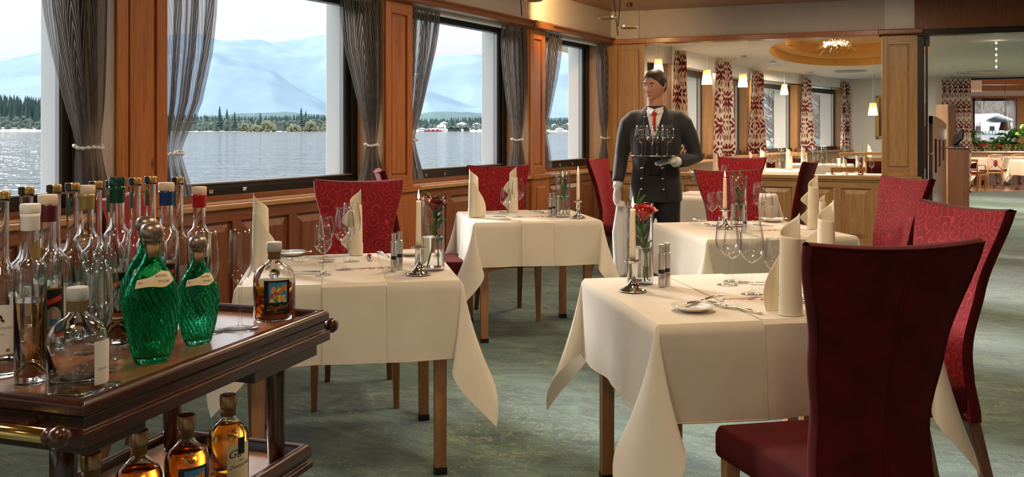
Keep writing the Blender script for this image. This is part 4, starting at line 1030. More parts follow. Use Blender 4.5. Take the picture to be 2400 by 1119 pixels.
# ================================================================== tables
def table(name, label, cen, rz, w, d, group, leg='beech', sq=.025, h=.745):
    t = thing(name, label, 'table', (cen[0], cen[1], 0), rz, group)
    G().box(-w/2, w/2, -d/2, d/2, h-.03, h).build('tabletop', MT['beech'], t, bevel=.003)
    G().box(-w/2+.05, w/2-.05, -d/2+.05, d/2-.05, h-.10, h-.03).build('apron', MT['beech'], t)
    for sx in (-1, 1):
        for sy in (-1, 1):
            x, y = sx*(w/2-.055), sy*(d/2-.055)
            l = G().frus((x, y, .02), (sq*.92, sq*.92), (x, y, h-.03), (sq, sq)).build('leg', MT[leg], t, bevel=.003)
            G().box(x-sq, x+sq, y-sq, y+sq, 0, .028).build('foot_cap', MT['black'], l)
    return t
def cloth(label, cen, rz, w, d, top, drop, seed, group, corner=(1.25, 1.25, 1.25, 1.25), name='tablecloth'):
    """draped square cloth: flat top, hanging sides, four folded corner cones"""
    rn = random.Random(seed); g = G(); hw, hd = w/2, d/2; R = .012
    ph = [rn.random()*6 for _ in range(8)]
    def side(i, t_, l):        # i side index, t_ 0..1 along it, l length down the cloth
        A = [(-hw, -hd), (hw, -hd), (hw, hd), (-hw, hd)]; a, b = A[i], A[(i+1) % 4]
        ln = w if i % 2 == 0 else d
        nx_, ny_ = [(0, -1), (1, 0), (0, 1), (-1, 0)][i]
        x, y = lerp(a[0], b[0], t_), lerp(a[1], b[1], t_)
        m = sin(pi*t_)
        if l < R*1.57:
            an = l/R; out, z = R*sin(an), -R+R*cos(an)
        else:
            q = l-R*1.57; out = R+q*(.05*m**.5)+.012*(q/drop)*m*sin(t_*9+ph[i])+.006*(q/drop)*m*sin(t_*23+ph[i+4]); z = -R-q
        return (x+nx_*out, y+ny_*out, top+z)
    NS, NV = 26, 14
    g.add([(-hw, -hd, top), (hw, -hd, top), (hw, hd, top), (-hw, hd, top)], [(0, 1, 2, 3)])
    for i in range(4): g.grid(lambda u, v: side(i, 1-u, (v**1.0)*drop), NS, NV)
    for c in range(4):         # corner between side c-1 and side c  (A[c])
        A = [(-hw, -hd), (hw, -hd), (hw, hd), (-hw, hd)][c]
        dg = Vector((A[0], A[1], 0)).normalized(); dg = Vector((math.copysign(.7071, A[0]), math.copysign(.7071, A[1]), 0)); lt = Vector((-dg.y, dg.x, 0))
        dl = .13+rn.uniform(-.02, .03); ep = sqrt(max(.02, .125-dl*dl)); tw = rn.uniform(-.1, .1)
        def cone(u, v):
            ph_ = u*pi/2; cs = max(cos(ph_), sin(ph_)); rho = drop/cs*(1+(corner[c]-1)*sin(2*ph_)**1.5)*v
            an = 2*pi*u-pi
            sk = dl*(1+cos(an)); sl = ep*sin(an)*(1-.25*cos(an))+tw*dl*(1+cos(an))*.5
            dvec = Vector((0, 0, -1))+dg*sk*(.6+.4*v)*1.0+lt*sl*(.45+.55*v)*.9
            dvec.normalize()
            ps = (u-.5)*pi/2; od = dg*cos(ps)+lt*sin(ps)
            if rho < R*1.57: return Vector((A[0], A[1], top-R+R*cos(rho/R)))+od*R*sin(rho/R)
            return Vector((A[0], A[1], top-R))+od*R+dvec*(rho-R*1.57)
        g.grid(cone, 34, NV)
    me_o = g.build(name, MT['cloth'], smooth=True)
    me_o.location = (cen[0], cen[1], 0); me_o.rotation_euler = (0, 0, rz)
    tag(me_o, label, 'tablecloth', group)
    # sewn hem along the sides
    h = G()
    for i in range(4): h.tube([side(i, k/24, drop) for k in range(25)], .0022, 5)
    h.build('hem', MT['hem'], me_o, smooth=True)
    return me_o, side
def runner(label, cen, rz, w, d, top, drop, side, x0, x1, group, hang=(0, 2)):
    g = G(); e = .0025
    g.add([(x0, -d/2, top+e), (x1, -d/2, top+e), (x1, d/2, top+e), (x0, d/2, top+e)], [(0, 1, 2, 3)])
    for i in hang:
        def f(u, v):
            x = lerp(x0, x1, u); t_ = (x+w/2)/w if i == 0 else (w/2-x)/w
            p = side(i, t_, v*drop*1.004); return (p[0], p[1]+(-e*1.5 if i == 0 else e*1.5), p[2]+e*(1-v))
        g.grid(f, 8, 16)
    o = g.build('table_runner', MT['runner'], smooth=False); o.location = (cen[0], cen[1], 0); o.rotation_euler = (0, 0, rz)
    tag(o, label, 'table runner', group)
    sm = G()
    for x in (x0+.003, x1-.003):
        for i in hang:
            L_ = []
            for k in range(15):
                p = side(i, (x+w/2)/w if i == 0 else (w/2-x)/w, k/14*drop); L_.append((p[0], p[1]+(-.004 if i == 0 else .004), p[2]))
            sm.tube(L_, .0014, 4)
        sm.tube([(x, -d/2, top+.003), (x, d/2, top+.003)], .0013, 4)
    sm.build('stitched_edge', MT['hem'], o)
    return o
def embroidery(par, x, y, top, s=1.0, rot=0):
    g = G(); rn = random.Random(int(x*100))
    def st(pts, r): g.tube([(x+(p[0]*cos(rot)-p[1]*sin(rot))*s, y+(p[0]*sin(rot)+p[1]*cos(rot))*s, top+.0042) for p in pts], r*s, 5, flat=.25)
    st([(-.10, -.01), (-.085, .008), (-.075, -.004), (-.065, .010), (-.055, -.002), (-.03, .004), (0, .012), (.03, .02)], .0022)
    st([(-.02, -.018), (.0, -.004), (.02, .012), (.05, .014), (.07, .03), (.10, .02), (.12, .032)], .0026)
    st([(.02, -.024), (.04, -.012), (.05, .002)], .0035); st([(.06, -.02), (.085, -.006), (.08, .012)], .0040)
    st([(-.045, -.02), (-.03, -.012), (-.01, -.022), (.01, -.012)], .0016)
    g.sph((x+.115*cos(rot)*s, y+.115*sin(rot)*s, top+.0035), (.012*s, .007*s, .0012), 8, 4)
    g.build('embroidery', MT['c_red'], par, smooth=True, label='red embroidered figures')
TOP = .77
TB = {}
def set_table(key, cen, rz, w, d, drop, lbl, rx=(-.11, .13), corner=(1.2, 1.25, 1.2, 1.2), seed=1, run=True, hang=(0, 2)):
    tb = table('dining_table', 'square wooden '+lbl, cen, rz, w-.03, d-.03, 'cloth-covered dining tables')
    o, side = cloth('cream tablecloth draped over the '+lbl, cen, rz, w, d, TOP-.004, drop, seed, 'cream tablecloths', corner)
    if run:
        r = runner('cream table runner across the '+lbl, cen, rz, w, d, TOP-.004, drop, side, rx[0], rx[1], 'cream table runners', hang)
        TB[key] = (cen, rz, r)
    return o
def ctr(px, py, rz, w, d):       # near-left corner pixel -> centre
    p = GZ(px, py, TOP); return (p.x+cos(rz)*w/2-sin(rz)*d/2, p.y+sin(rz)*w/2+cos(rz)*d/2)
R1, R2, R3, R4 = radians(11.0), radians(10.3), radians(10.9), radians(10.5)
C1 = ctr(556, 671, R1, .83, .82); C2 = ctr(1543, 758, R2, .90, .86); C3 = ctr(1113, 521, R3, .815, .80); C4 = ctr(1659, 560, R4, .86, .88)
set_table('1', C1, R1, .83, .82, .305, 'left foreground table', rx=(-.11, .135), seed=1, corner=(1.1, 1.32, 1.1, 1.1))
set_table('2', C2, R2, .90, .86, .30, 'right foreground table', rx=(-.12, .12), seed=2, corner=(1.45, 1.2, 1.1, 1.35))
set_table('3', C3, R3, .815, .80, .285, 'middle table by the third window', rx=(-.115, .10), seed=3, corner=(1.3, 1.25, 1.1, 1.1))
set_table('4', C4, R4, .86, .88, .30, 'rear right table', rx=(-.12, .12), seed=4, corner=(1.1, 1.2, 1.1, 1.1))
C5 = (1.84, 8.14)
set_table('5', C5, radians(60.6), .80, .80, .27, 'corner table behind the waiter', seed=5)
for k, (dx, s_) in {'1': ((.06, -.06), .9), '2': ((.0, -.10), 1.1), '3': ((.02, -.12), .9), '4': ((.04, -.12), .9)}.items():
    cen, rz, r = TB[k]; embroidery(r, dx[0], dx[1], TOP-.004, s_)
# ================================================================== tableware
TZ = TOP-.0005
PROTO = {}
def place(key, maker, loc, rz, label, group, scale=None):
    if key not in PROTO:
        PROTO[key] = t = maker(); t.location = loc; t.rotation_euler = (0, 0, rz)
        if scale: t.scale = (scale,)*3 if not isinstance(scale, tuple) else scale
        t['label'] = label; t['group'] = group; return t
    return dup(PROTO[key], loc, rz, label, group, scale or 1)
def wine_glass(name, cat, h, rb, rf, stem, rim, zb, fat=.38):
    def mk():
        t = thing(name, '', cat); b = G(); th = .0011
        out = []; n = 14
        for k in range(n+1):
            v = k/n; z = lerp(zb, h, v)
            r = rb*sin(min(1, v/fat)*pi/2)**.62 if v < fat else lerp(rb, rim, ((v-fat)/(1-fat))**1.6)
            out.append((max(r, .0035), z))
        inn = [(max(r-th, .0005), z+(.0015 if i < 2 else 0)) for i, (r, z) in enumerate(out)]
        inn[-1] = (out[-1][0]-th*.8, h)
        b.lathe([(.0001, zb-.001)]+out+inn[::-1]+[(.0001, zb+.002)], 36)
        b.build('bowl', MT['glass'], t, smooth=True)
        s = G(); s.lathe([(.0001, 0), (rf, 0), (rf, .0012), (rf*.55, .0035), (stem*1.9, .009), (stem, .02), (stem*.9, zb*.6), (stem, zb-.012), (.0052, zb-.002), (.0001, zb-.0005)], 28)
        s.build('stem', MT['glass'], t, smooth=True); return t
    return mk
BIG = wine_glass('wine_glass', 'glass', .258, .043, .038, .0035, .030, .108)
SML = wine_glass('wine_glass', 'glass', .200, .0355, .034, .0033, .0265, .085)
SNI = wine_glass('tasting_glass', 'glass', .2375, .029, .043, .0036, .0235, .105, .40)
def g_at(kind, px, py, lab, z=TZ):
    p = GZ(px, py, z); return place(kind, {'big': BIG, 'small': SML}[kind], (p.x, p.y, z), 0, lab, 'stemmed wine glasses')
def napkin_mk(kind):
    def mk():
        t = thing('folded_napkin', '', 'napkin'); g = G()
        r0 = .033 if kind != 1 else .030; tot = 11.9
        def pos(u, v):
            th_ = u*tot
            ua = min(u, .66); q0 = max(0, (u-.66)/.34)
            Hh = .318-.070*min(1, ua*tot/3.3)-.012*max(0, ua*tot-3.3)/4.5-q0**.8*(.105 if kind != 1 else .05)
            z = v*Hh
            if u < .66:
                r = r0+.0022*u*tot/6; x, y = r*cos(th_), r*sin(th_)
            else:
                tt = .66*tot; r = r0+.0022*.66*tot/6; q = (u-.66)/.34
                out = .078*q*(1-.55*(v-.45)**2*1.2) if kind == 0 else .045*q*(.6+.8*sin(v*pi*1.6)**2)
                x = r*cos(tt)-sin(tt)*out+cos(tt)*.012*sin(q*pi)*sin(v*4); y = r*sin(tt)+cos(tt)*out+sin(tt)*.012*sin(q*pi)
                if kind == 1: x += .012*sin(v*11)*q; y += .010*cos(v*9)*q; z *= 1-.05*q
            k = 1-.10*v**2
            return (x*k, y*k, z)
        g.grid(pos, 90, 30)
        o = g.build('fabric', MT['napkin'], t, smooth=True)
        m = o.modifiers.new('s', 'SOLIDIFY'); m.thickness = .0016
        c = G(); c.grid(lambda u, v: Vector(pos(u*.645, (v*.07)/.30))*1.0+Vector((cos(u*.645*tot), sin(u*.645*tot), 0))*.0022, 60, 3)
        c.build('cuff', MT['napkin'], t, smooth=True); return t
    return mk
def nap(px, py, rz, kind, lab, z=TZ, sc_=1):
    p = GZ(px, py, z); return place('nap%d' % kind, napkin_mk(kind), (p.x, p.y, z+.001), rz, lab, 'standing folded napkins', sc_)
def fork_mk():
    t = thing('fork', '', 'fork'); g = G()
    g.tube([(0, -.10, .0025), (0, -.05, .003), (0, 0, .007), (0, .035, .004), (0, .045, .003)], [.0065, .005, .0028, .0045, .010], 8, flat=.3)
    g.build('handle', MT['silver'], t, smooth=True)
    q = G(); q.tube([(0, .040, .003), (0, .055, .002)], [.010, .0115], 8, flat=.2)
    for k in (-1.5, -.5, .5, 1.5): q.tube([(k*.0068, .052, .002), (k*.0066, .075, .004), (k*.0062, .098, .010)], [.0019, .0016, .0009], 5, flat=.6)
    q.build('tines', MT['silver'], t, smooth=True); return t
def knife_mk():
    t = thing('knife', '', 'knife')
    G().tube([(0, -.11, .004), (0, -.07, .005), (0, -.01, .004), (0, .0, .003)], [.0075, .008, .006, .0045], 8, flat=.5).build('handle', MT['silver'], t, smooth=True)
    G().tube([(0, -.003, .003), (.002, .05, .003), (.002, .09, .0025), (-.003, .11, .002)], [.0075, .0095, .0085, .001], 8, flat=.14).build('blade', MT['chrome'], t, smooth=True); return t
def plate_mk():
    o = G().lathe([(.0001, .002), (.040, .002), (.043, 0), (.046, .0), (.050, .004), (.068, .011), (.0705, .0135), (.069, .0145), (.051, .009), (.044, .006), (.0001, .0055)], 44).build('bread_plate', MT['porcelain'], smooth=True)
    return tag(o, '', 'plate')
def mill_mk():
    t = thing('spice_mill', '', 'mill')
    G().lathe([(.0001, 0), (.0125, 0), (.013, .001), (.013, .040), (.0122, .042), (.0122, .046), (.013, .047)], 20).build('base', MT['steel'], t, smooth=False, auto=True)
    G().lathe([(.0120, .047), (.0122, .062)], 20).build('window', MT['rock'], t, auto=True, label='dark see-through band')
    G().lathe([(.0130, .062), (.0130, .118), (.0105, .120), (.0100, .146), (.0118, .148), (.0118, .154), (.0001, .155)], 20).build('cap', MT['steel'], t, auto=True); return t
def holder_mk():
    t = thing('candle_holder', '', 'candle holder')
    G().lathe([(.0001, .003), (.047, 0), (.050, .001), (.049, .004), (.034, .010), (.024, .018), (.0175, .030), (.0145, .045), (.0142, .098), (.017, .102), (.030, .1045), (.0315, .107), (.030, .1085), (.0135, .1085), (.0125, .104), (.0001, .104)], 36).build('body', MT['chrome'], t, smooth=True)
    return t
def candle_mk():
    t = thing('candle', '', 'candle')
    G().lathe([(.0001, 0), (.0118, 0), (.0112, .03), (.0092, .185), (.0080, .190), (.0050, .1885), (.0001, .188)], 20).build('wax', MT['wax'], t, smooth=True)
    G().tube([(0, 0, .186), (.0008, 0, .197)], .0009, 5).build('wick', MT['wick'], t)
    G().lathe([(.0001, .194), (.0035, .199), (.0046, .205), (.0034, .215), (.0016, .226), (.0001, .236)], 12).build('flame', MT['flame'], t, smooth=True); return t
def leaf_mesh(L, w_, bend, mat):
    g = G(); g.grid(lambda u, v: ((u-.5)*w_*sin(pi*min(1, v*.94+.05))**.8, L*v, bend*v*v-.18*w_*(1-abs(u-.5)*2)), 4, 8); return g.mesh('leaf', MT[mat], True)
LM = [leaf_mesh(.05, .026, -.01, 'leaf'), leaf_mesh(.045, .022, .01, 'leaf_d'), leaf_mesh(.06, .016, -.012, 'leaf_y'), leaf_mesh(.055, .011, -.015, 'leaf_d'), leaf_mesh(.065, .012, .012, 'leaf')]
def bloom(par, c, s, mat, tilt=(0, 0)):
    g = G(); rn = random.Random(int(c[0]*1000)+int(s*1000))
    g.M = Matrix.Translation(c) @ Matrix.Rotation(tilt[0], 4, 'X') @ Matrix.Rotation(tilt[1], 4, 'Y')
    g.sph((0, 0, .016*s), (.011*s, .011*s, .018*s), 10, 7)
    for lay, (r, hh, op, n) in enumerate([(.009, .036, .10, 3), (.014, .036, .22, 4), (.019, .035, .38, 5), (.024, .032, .62, 5)]):
        for k in range(n):
            a0 = 2*pi*k/n+lay*.7; wd = 2*pi/n*.72
            def f(u, v):
                a = a0+(u-.5)*2*wd; rr_ = r*(.25+.75*sin(min(1, v*1.15)*pi/2))+op*.012*v**3; cl = 1+.10*v**4*(1-(2*u-1)**2)
                z = hh*(v**.8)*(1-.20*(2*u-1)**2*v)-.004*op*v**6
                return (rr_*cos(a)*s*cl, rr_*sin(a)*s*cl, z*s)
            g.grid(f, 6, 6)
    g.M = Matrix.Identity(4)
    return g.build('bloom', MT[mat], par, smooth=True, label=None)
def vase_set(px, py, n, lab, flower, seed, sprig, water=.135, z=TZ):
    p = GZ(px, py, z)
    def mk():
        t = thing('cylinder_vase', '', 'vase')
        G().lathe([(.0001, 0), (.0485, 0), (.0495, .002), (.0495, .300), (.0485, .3015), (.0465, .300), (.0465, .014), (.045, .012), (.0001, .012)], 48).build('glass_wall', MT['glass'], t, smooth=True)
        G().lathe([(.0001, .0122), (.0463, .0125), (.0463, water), (.0001, water)], 40).build('water', MT['water'], t, smooth=False, auto=True); return t
    place('vase', mk, (p.x, p.y, z), 0, 'tall clear glass cylinder vase '+lab, 'cylinder vases')
    rn = random.Random(seed); nm = 'red_rose' if flower else 'leafy_sprig'
    t = thing(nm, '%s standing in the glass vase %s' % ({2: 'red rose with green leaves', 1: 'rose buds with narrow leaves', 0: 'leafy green sprig'}[flower], lab), 'flower', (p.x, p.y, z+.014))
    g = G(); tops = []
    for k in range(n):
        a = rn.random()*6.3; x0, y0 = .022*cos(a), .022*sin(a); x1, y1 = -.015*cos(a+.3), -.015*sin(a+.3); ht = rn.uniform(.20, .25)
        if k == 0: x1, y1, ht = .006, -.012, .236
        pts_ = [(x0, y0, .0), (x0*.5+.008, y0*.4, ht*.4), (x1*.7, y1, ht*.75), (x1, y1, ht)]
        g.tube(pts_, [.0022, .002, .0018, .0016], 6); tops.append(Vector(pts_[-1]))
        for m in range(11 if flower == 2 else 14):
            f = rn.uniform(.30, .98); q = Vector(pts_[1]).lerp(Vector(pts_[3]), (f-.3)/.7); a2 = rn.random()*6.3
            l = bpy.data.objects.new('leaf', rn.choice(LM[:3] if flower == 2 else LM[2:])); COL.objects.link(l); l.parent = t
            l.location = q; l.rotation_euler = (rn.uniform(.5, 1.35), rn.uniform(-.4, .4), a2); s_ = rn.uniform(.75, 1.1) if flower == 2 else rn.uniform(.6, .9); l.scale = (s_*1.25, s_, s_)
    g.build('stem', MT['stem'], t, smooth=True)
    if flower == 2: bloom(t, tuple(tops[0]-Vector((0, 0, .012))), 1.65, 'rose_d' if seed == 1 else 'rose', (.15, .1))
    if flower == 1:
        for q in tops[:2]: bloom(t, (q.x*1.6, q.y, q.z-.02), .6, 'rose_d', (.2, .3))
    for k in range(sprig):
        a = rn.uniform(-.8, .8)+pi/2*(1 if k % 2 else -1); l = bpy.data.objects.new('leaf', rn.choice(LM[2:])); COL.objects.link(l); l.parent = t
        l.location = (-.01+.012*cos(a), .01*sin(a), .268+rn.uniform(0, .02)); l.rotation_euler = (rn.uniform(.35, 1.2), 0, a+rn.uniform(-.5, .5)); l.scale = (.9, .9, .9)
    return t
def lit(px, py, where, s_=1):
    p = GZ(px, py, TZ)
    place('holder', holder_mk, (p.x, p.y, TZ), 0, 'polished chrome candle holder '+where, 'chrome candle holders')
    place('candle', candle_mk, (p.x, p.y, TZ+.104), 0, 'lit ivory taper candle '+where, 'lit taper candles')
    light('candle_glow', 'POINT', (p.x, p.y, TZ+.104+.225), .35, (1, .6, .28), size=.008)
def flat(kind, px, py, rz, lab, dz=0, z=TZ):
    p = GZ(px, py, z); mk, gr_ = {'fork': (fork_mk, 'silver forks'), 'knife': (knife_mk, 'silver knives'), 'plate': (plate_mk, 'bread plates'), 'mill': (mill_mk, 'steel spice mills')}[kind]
    return place(kind, mk, (p.x, p.y, z+.0015+dz), rz, lab, gr_)
LT, RT_, MD, RR = 'on the left foreground table', 'on the right foreground table', 'on the middle table', 'on the rear right table'
# --- left foreground table
g_at('small', 757, 645, 'small wine glass at the front of the left foreground table'); g_at('small', 764, 614, 'small wine glass just behind the front one, left foreground table')
g_at('big', 807, 632, 'large wine glass, front one of the pair '+LT); g_at('big', 823, 613, 'large wine glass, rear one of the pair by the napkin, left foreground table')
nap(611, 634, pi+.15, 0, 'sail-shaped napkin at the left edge of the left foreground table'); nap(834, 598, .6, 1, 'narrow pointed napkin in front of the red chair, left foreground table', sc_=.95)
flat('plate', 684, 598, 0, 'small white bread plate behind the amber bottle, left foreground table'); flat('knife', 683, 597, 1.2, 'butter knife across the bread plate '+LT, .013)
flat('fork', 716, 607, 1.9, 'fork beside the bread plate '+LT); flat('fork', 732, 612, 1.75, 'second fork, nearer the wine glasses, left foreground table')
flat('knife', 702, 640, 1.48, 'knife lying at the near left edge of the left foreground table')
flat('knife', 866, 605, TR, 'knife beside the narrow napkin '+LT); flat('fork', 900, 598, TR+.2, 'fork at the far side of the left foreground table')
flat('plate', 962, 597, 0, 'bread plate at the far right of the left foreground table')
flat('mill', 923, 636, 0, 'front steel spice mill '+LT); flat('mill', 937, 631, 0, 'rear steel spice mill '+LT)
lit(981, 643, LT); vase_set(1014, 632, 2, LT, 2, 1, 6)
# --- right foreground table
g_at('big', 1704, 668, 'large wine glass nearest the mills '+RT_); g_at('small', 1717, 660, 'small wine glass behind the large pair, right foreground table')
g_at('big', 1762, 690, 'large wine glass standing alone beside the napkin '+RT_); g_at('small', 1815, 694, 'small wine glass half hidden behind the tall napkin, right foreground table')
nap(1852, 738, -.1, 0, 'tall rolled napkin at the front of the right foreground table'); nap(1936, 676, -.2, 1, 'twisted napkin behind the foreground chair '+RT_, sc_=1.02)
flat('plate', 1623, 727, 0, 'bread plate at the left front of the right foreground table', 0); flat('knife', 1648, 716, 2.35, 'butter knife with white handle resting on the bread plate, right table', .014)
flat('fork', 1702, 718, .65, 'left fork of the pair '+RT_); flat('fork', 1728, 726, .62, 'right fork of the pair '+RT_)
flat('knife', 1893, 716, .75, 'front dinner knife between napkin and foreground chair'); flat('knife', 1888, 706, .85, 'rear dinner knife between napkin and foreground chair')
flat('fork', 1880, 692, 1.9, 'fork at the far setting behind the foreground chair'); flat('knife', 1786, 665, 1.5, 'knife lying behind the lone large wine glass')
flat('mill', 1551, 672, 0, 'front steel spice mill '+RT_); flat('mill', 1563, 668, 0, 'rear steel spice mill '+RT_)
lit(1483, 682, RT_); vase_set(1500, 664, 2, RT_, 2, 2, 5)
# --- middle table
g_at('small', 1185, 514, 'small wine glass '+MD); g_at('big', 1214, 509, 'large wine glass '+MD)
nap(1110, 509, pi+.2, 0, 'sail-shaped napkin at the left edge of the middle table'); nap(1203, 498, .6, 1, 'narrow napkin in front of the chair at the middle table')
for px, py, rz, lb in ((1145, 499, 1.9, 'fork beside the sail-shaped napkin, middle table'), (1160, 500, 1.7, 'second fork beside the sail-shaped napkin, middle table')): flat('fork', px, py, rz, lb)
flat('knife', 1152, 510, 1.5, 'knife in front of the sail-shaped napkin, middle table'); flat('fork', 1263, 497, .4, 'fork left of the mills '+MD); flat('knife', 1280, 499, .6, 'knife left of the mills '+MD)
flat('mill', 1290, 508, 0, 'front steel spice mill '+MD); flat('mill', 1299, 506, 0, 'rear steel spice mill '+MD)
lit(1355, 511, MD); vase_set(1319, 508, 3, MD, 1, 3, 6)
# --- rear right table
g_at('small', 1669, 529, 'small wine glass at the left of the rear right table'); g_at('small', 1692, 524, 'small wine glass behind the candle '+RR)
g_at('big', 1779, 527, 'large wine glass right of the vase '+RR); g_at('small', 1798, 529, 'small wine glass right of the large one, rear right table')
nap(1906, 537, 0, 1, 'twisted napkin at the right of the rear right table'); nap(1928, 533, .5, 0, 'low napkin at the right end of the rear right table', sc_=.6)
flat('plate', 1811, 519, 0, 'bread plate right of the glasses '+RR); flat('knife', 1808, 518, 1.1, 'butter knife on the bread plate '+RR, .013)
flat('knife', 1648, 527, .8, 'knife at the far left '+RR); flat('fork', 1655, 520, .7, 'fork at the far left '+RR); flat('fork', 1883, 541, 1.4, 'fork in front of the twisted napkin '+RR)
flat('mill', 1745, 545, 0, 'steel spice mill in front of the vase '+RR)
lit(1699, 536, RR); vase_set(1731, 531, 3, RR, 1, 4, 9)
# --- corner table
g_at('small', 1624, 447, 'small wine glass on the corner table beside the waiter'); g_at('big', 1700, 452, 'large wine glass on the corner table hidden behind the red chair')
nap(1766, 440, 2.3, 0, 'cream napkin showing in front of the farthest red chair')
flat('plate', 1680, 455, 0, 'bread plate on the corner table')

# ================================================================== liqueur trolley
TF = Frame((-.734, 1.574), (.305, .953), (-.953, .305))      # near right corner; along the long side, across to the window side
TL, TWd, TT = .82, .47, .87
tr = thing('liqueur_trolley', 'dark mahogany serving trolley with brass handle, crowded with bottles', 'trolley', (0, 0, 0))
def tb(name, mat, a0, a1, b0, b1, z0, z1, par=tr, bevel=.003, lab=None): return bx(TF, name, mat, a0, a1, b0, b1, z0, z1, par, bevel, label=lab)
def tray(z, L0, L1, W0, W1, hh, top, deep):
    tr_ = tb('tray_board', top, L0+.01, L1-.01, W0+.01, W1-.01, z-.014, z, lab='polished walnut board')
    g = TF.g(); pf = [(0, -deep), (0, .0), (.0, .012), (.007, hh), (.020, hh), (.027, .010), (.027, 0), (.034, -.006), (.034, -deep)]
    prof = [(-.012, -.010), (-.012, .008), (-.006, hh-.003), (.003, hh), (.012, hh-.004), (.018, .002), (.018, -.004)]
    base = [(-.012, -.010), (-.004, -.014), (-.004, -deep*.55), (-.014, -deep*.6), (-.014, -deep), (.018, -deep), (.018, -.004)]
    for nm_, pp in (('tray_rim', prof), ('tray_frame', base)):
        ring = []
        for (o, zz) in pp:      # o: offset inwards
            ring.append([(L0+o, W0+o, z+zz), (L1-o, W0+o, z+zz), (L1-o, W1-o, z+zz), (L0+o, W1-o, z+zz)])
        g = TF.g(); m = len(pp); vs = [p for r_ in ring for p in r_]; fs = []
        for k in range(m):
            k2 = (k+1) % m
            for i in range(4): j = (i+1) % 4; fs.append((k*4+i, k*4+j, k2*4+j, k2*4+i))
        g.add(vs, fs); g.build(nm_, MT['mahog'], tr, bevel=.003)
tray(TT, 0, TL, 0, TWd, .018, 'traytop', .062)
tray(.528, .07, TL-.035, .03, TWd-.03, .024, 'traytop', .038)
for (a, b) in ((.055, .095), (TL-.115, .065), (.10, TWd-.10), (TL-.115, TWd-.10)):
    g = TF.g(); g.lathe([(.023, .06), (.026, .10), (.026, .40), (.023, .42), (.026, .46), (.022, .50)], 20, (a, b, 0)); g.lathe([(.020, .53), (.0225, .60), (.0235, .74), (.0225, .81)], 20, (a, b, 0)); g.build('post', MT['mahog_v'], tr, smooth=True)
    w_ = TF.g(); c = TF.pt(a, b, .03); q = G(); q.M = Matrix.Translation(c) @ Matrix.Rotation(1.25, 4, 'Z') @ Matrix.Rotation(pi/2, 4, 'Y')
    q.lathe([(.008, -.012), (.028, -.012), (.030, -.006), (.030, .006), (.028, .012), (.008, .012)], 20); q.build('caster', MT['black'], tr, auto=True)
tb('cross_beam', 'mahog', .02, .17, .01, TWd-.01, .782, .810); tb('cross_beam', 'mahog', TL-.30, TL-.02, .005, TWd-.005, .775, .808)
for a0, z_, nm_ in ((-.052, .838, 'near'), (TL+.045, .838, 'far')):
    g = TF.g(); g.tube([(a0, .025, z_), (a0, TWd-.025, z_)], .0125, 16); g.build('handle_rod', MT['brass'], tr, smooth=True, label='polished brass push rod')
    for b in (.010, TWd-.010):
        s = 1 if b < .3 else -1
        g = TF.g(); g.lathe([(.0001, 0)], 4) if False else None
        q = G(); cc = TF.pt(a0, b, z_); q.M = Matrix.Translation(cc) @ Matrix(((TF.d.x, 0, TF.n.x*-s, 0), (TF.d.y, 0, TF.n.y*-s, 0), (0, 1, 0, 0), (0, 0, 0, 1)))
        q.lathe([(.010, -.020), (.014, -.016), (.014, -.010), (.0105, -.008), (.0150, -.002), (.0195, .006), (.0190, .015), (.0125, .0235), (.0001, .026)], 20)
        q.build('knob', MT['mahog_v'], tr, smooth=True)
    for b in (.10, TWd-.10):
        g = TF.g(); g.tube([(a0, b, z_), ((.01 if a0 < 0 else TL-.01), b, z_)], .009, 10); g.build('handle_arm', MT['mahog_v'], tr, smooth=True)
TZ2 = TT+.0005
# ---- bottles
def shell(g, outer, th, n=40, sx=1, sy=1, fn=None, base=.008):
    inn = [(max(r-th, .0005), z) for r, z in outer if z > outer[0][1]+base]
    inn = [(0.0001, outer[0][1]+base), (max(inn[0][0]*.9, .001), outer[0][1]+base)]+inn
    g.lathe([(.0001, outer[0][1])]+outer+inn[::-1], n, sx=sx, sy=sy, fn=fn)
def liquid(outer, th, lvl, par, mat, n=36, sx=1, sy=1, fn=None, base=.008):
    pf = [(0.0001, base+.0003), (max(outer[1][0]-th, .002)*.93, base+.0003)]
    for r, z in outer:
        if z > base+.002 and z < lvl: pf.append((r-th+.0002, z))
    rr_ = interp([(z, r) for r, z in outer], lvl)-th+.0002
    pf += [(rr_, lvl), (.0001, lvl)]
    G().lathe(pf, n, sx=sx, sy=sy, fn=fn).build('liquid', MT[mat], par, auto=True)
def label_patch(par, R, a0, a1, z0, z1, mat, name='label', off=.0006, sx=1, sy=1, n=16):
    g = G(); g.grid(lambda u, v: ((R+off)*cos(lerp(a0, a1, u))*sx, (R+off)*sin(lerp(a0, a1, u))*sy, lerp(z0, z1, v)), n, 1)
    return g.build(name, MT[mat], par, smooth=True)
def txt(par, body, size, R, a, z, mat, off=.0011, sx=1, sy=1, shear=0, rot=0, bold=0, name='lettering'):
    def mp_(x, y):
        if rot: x, y = x*cos(rot)-y*sin(rot), x*sin(rot)+y*cos(rot)
        an = a+x/R; return Vector(((R+off)*cos(an)*sx, (R+off)*sin(an)*sy, z+y))
    return textmesh(body, size, mp_, name, MT[mat], par, shear=shear, bold=bold)
def face(x, y): return atan2(-y, -x)     # bearing from the object to the camera
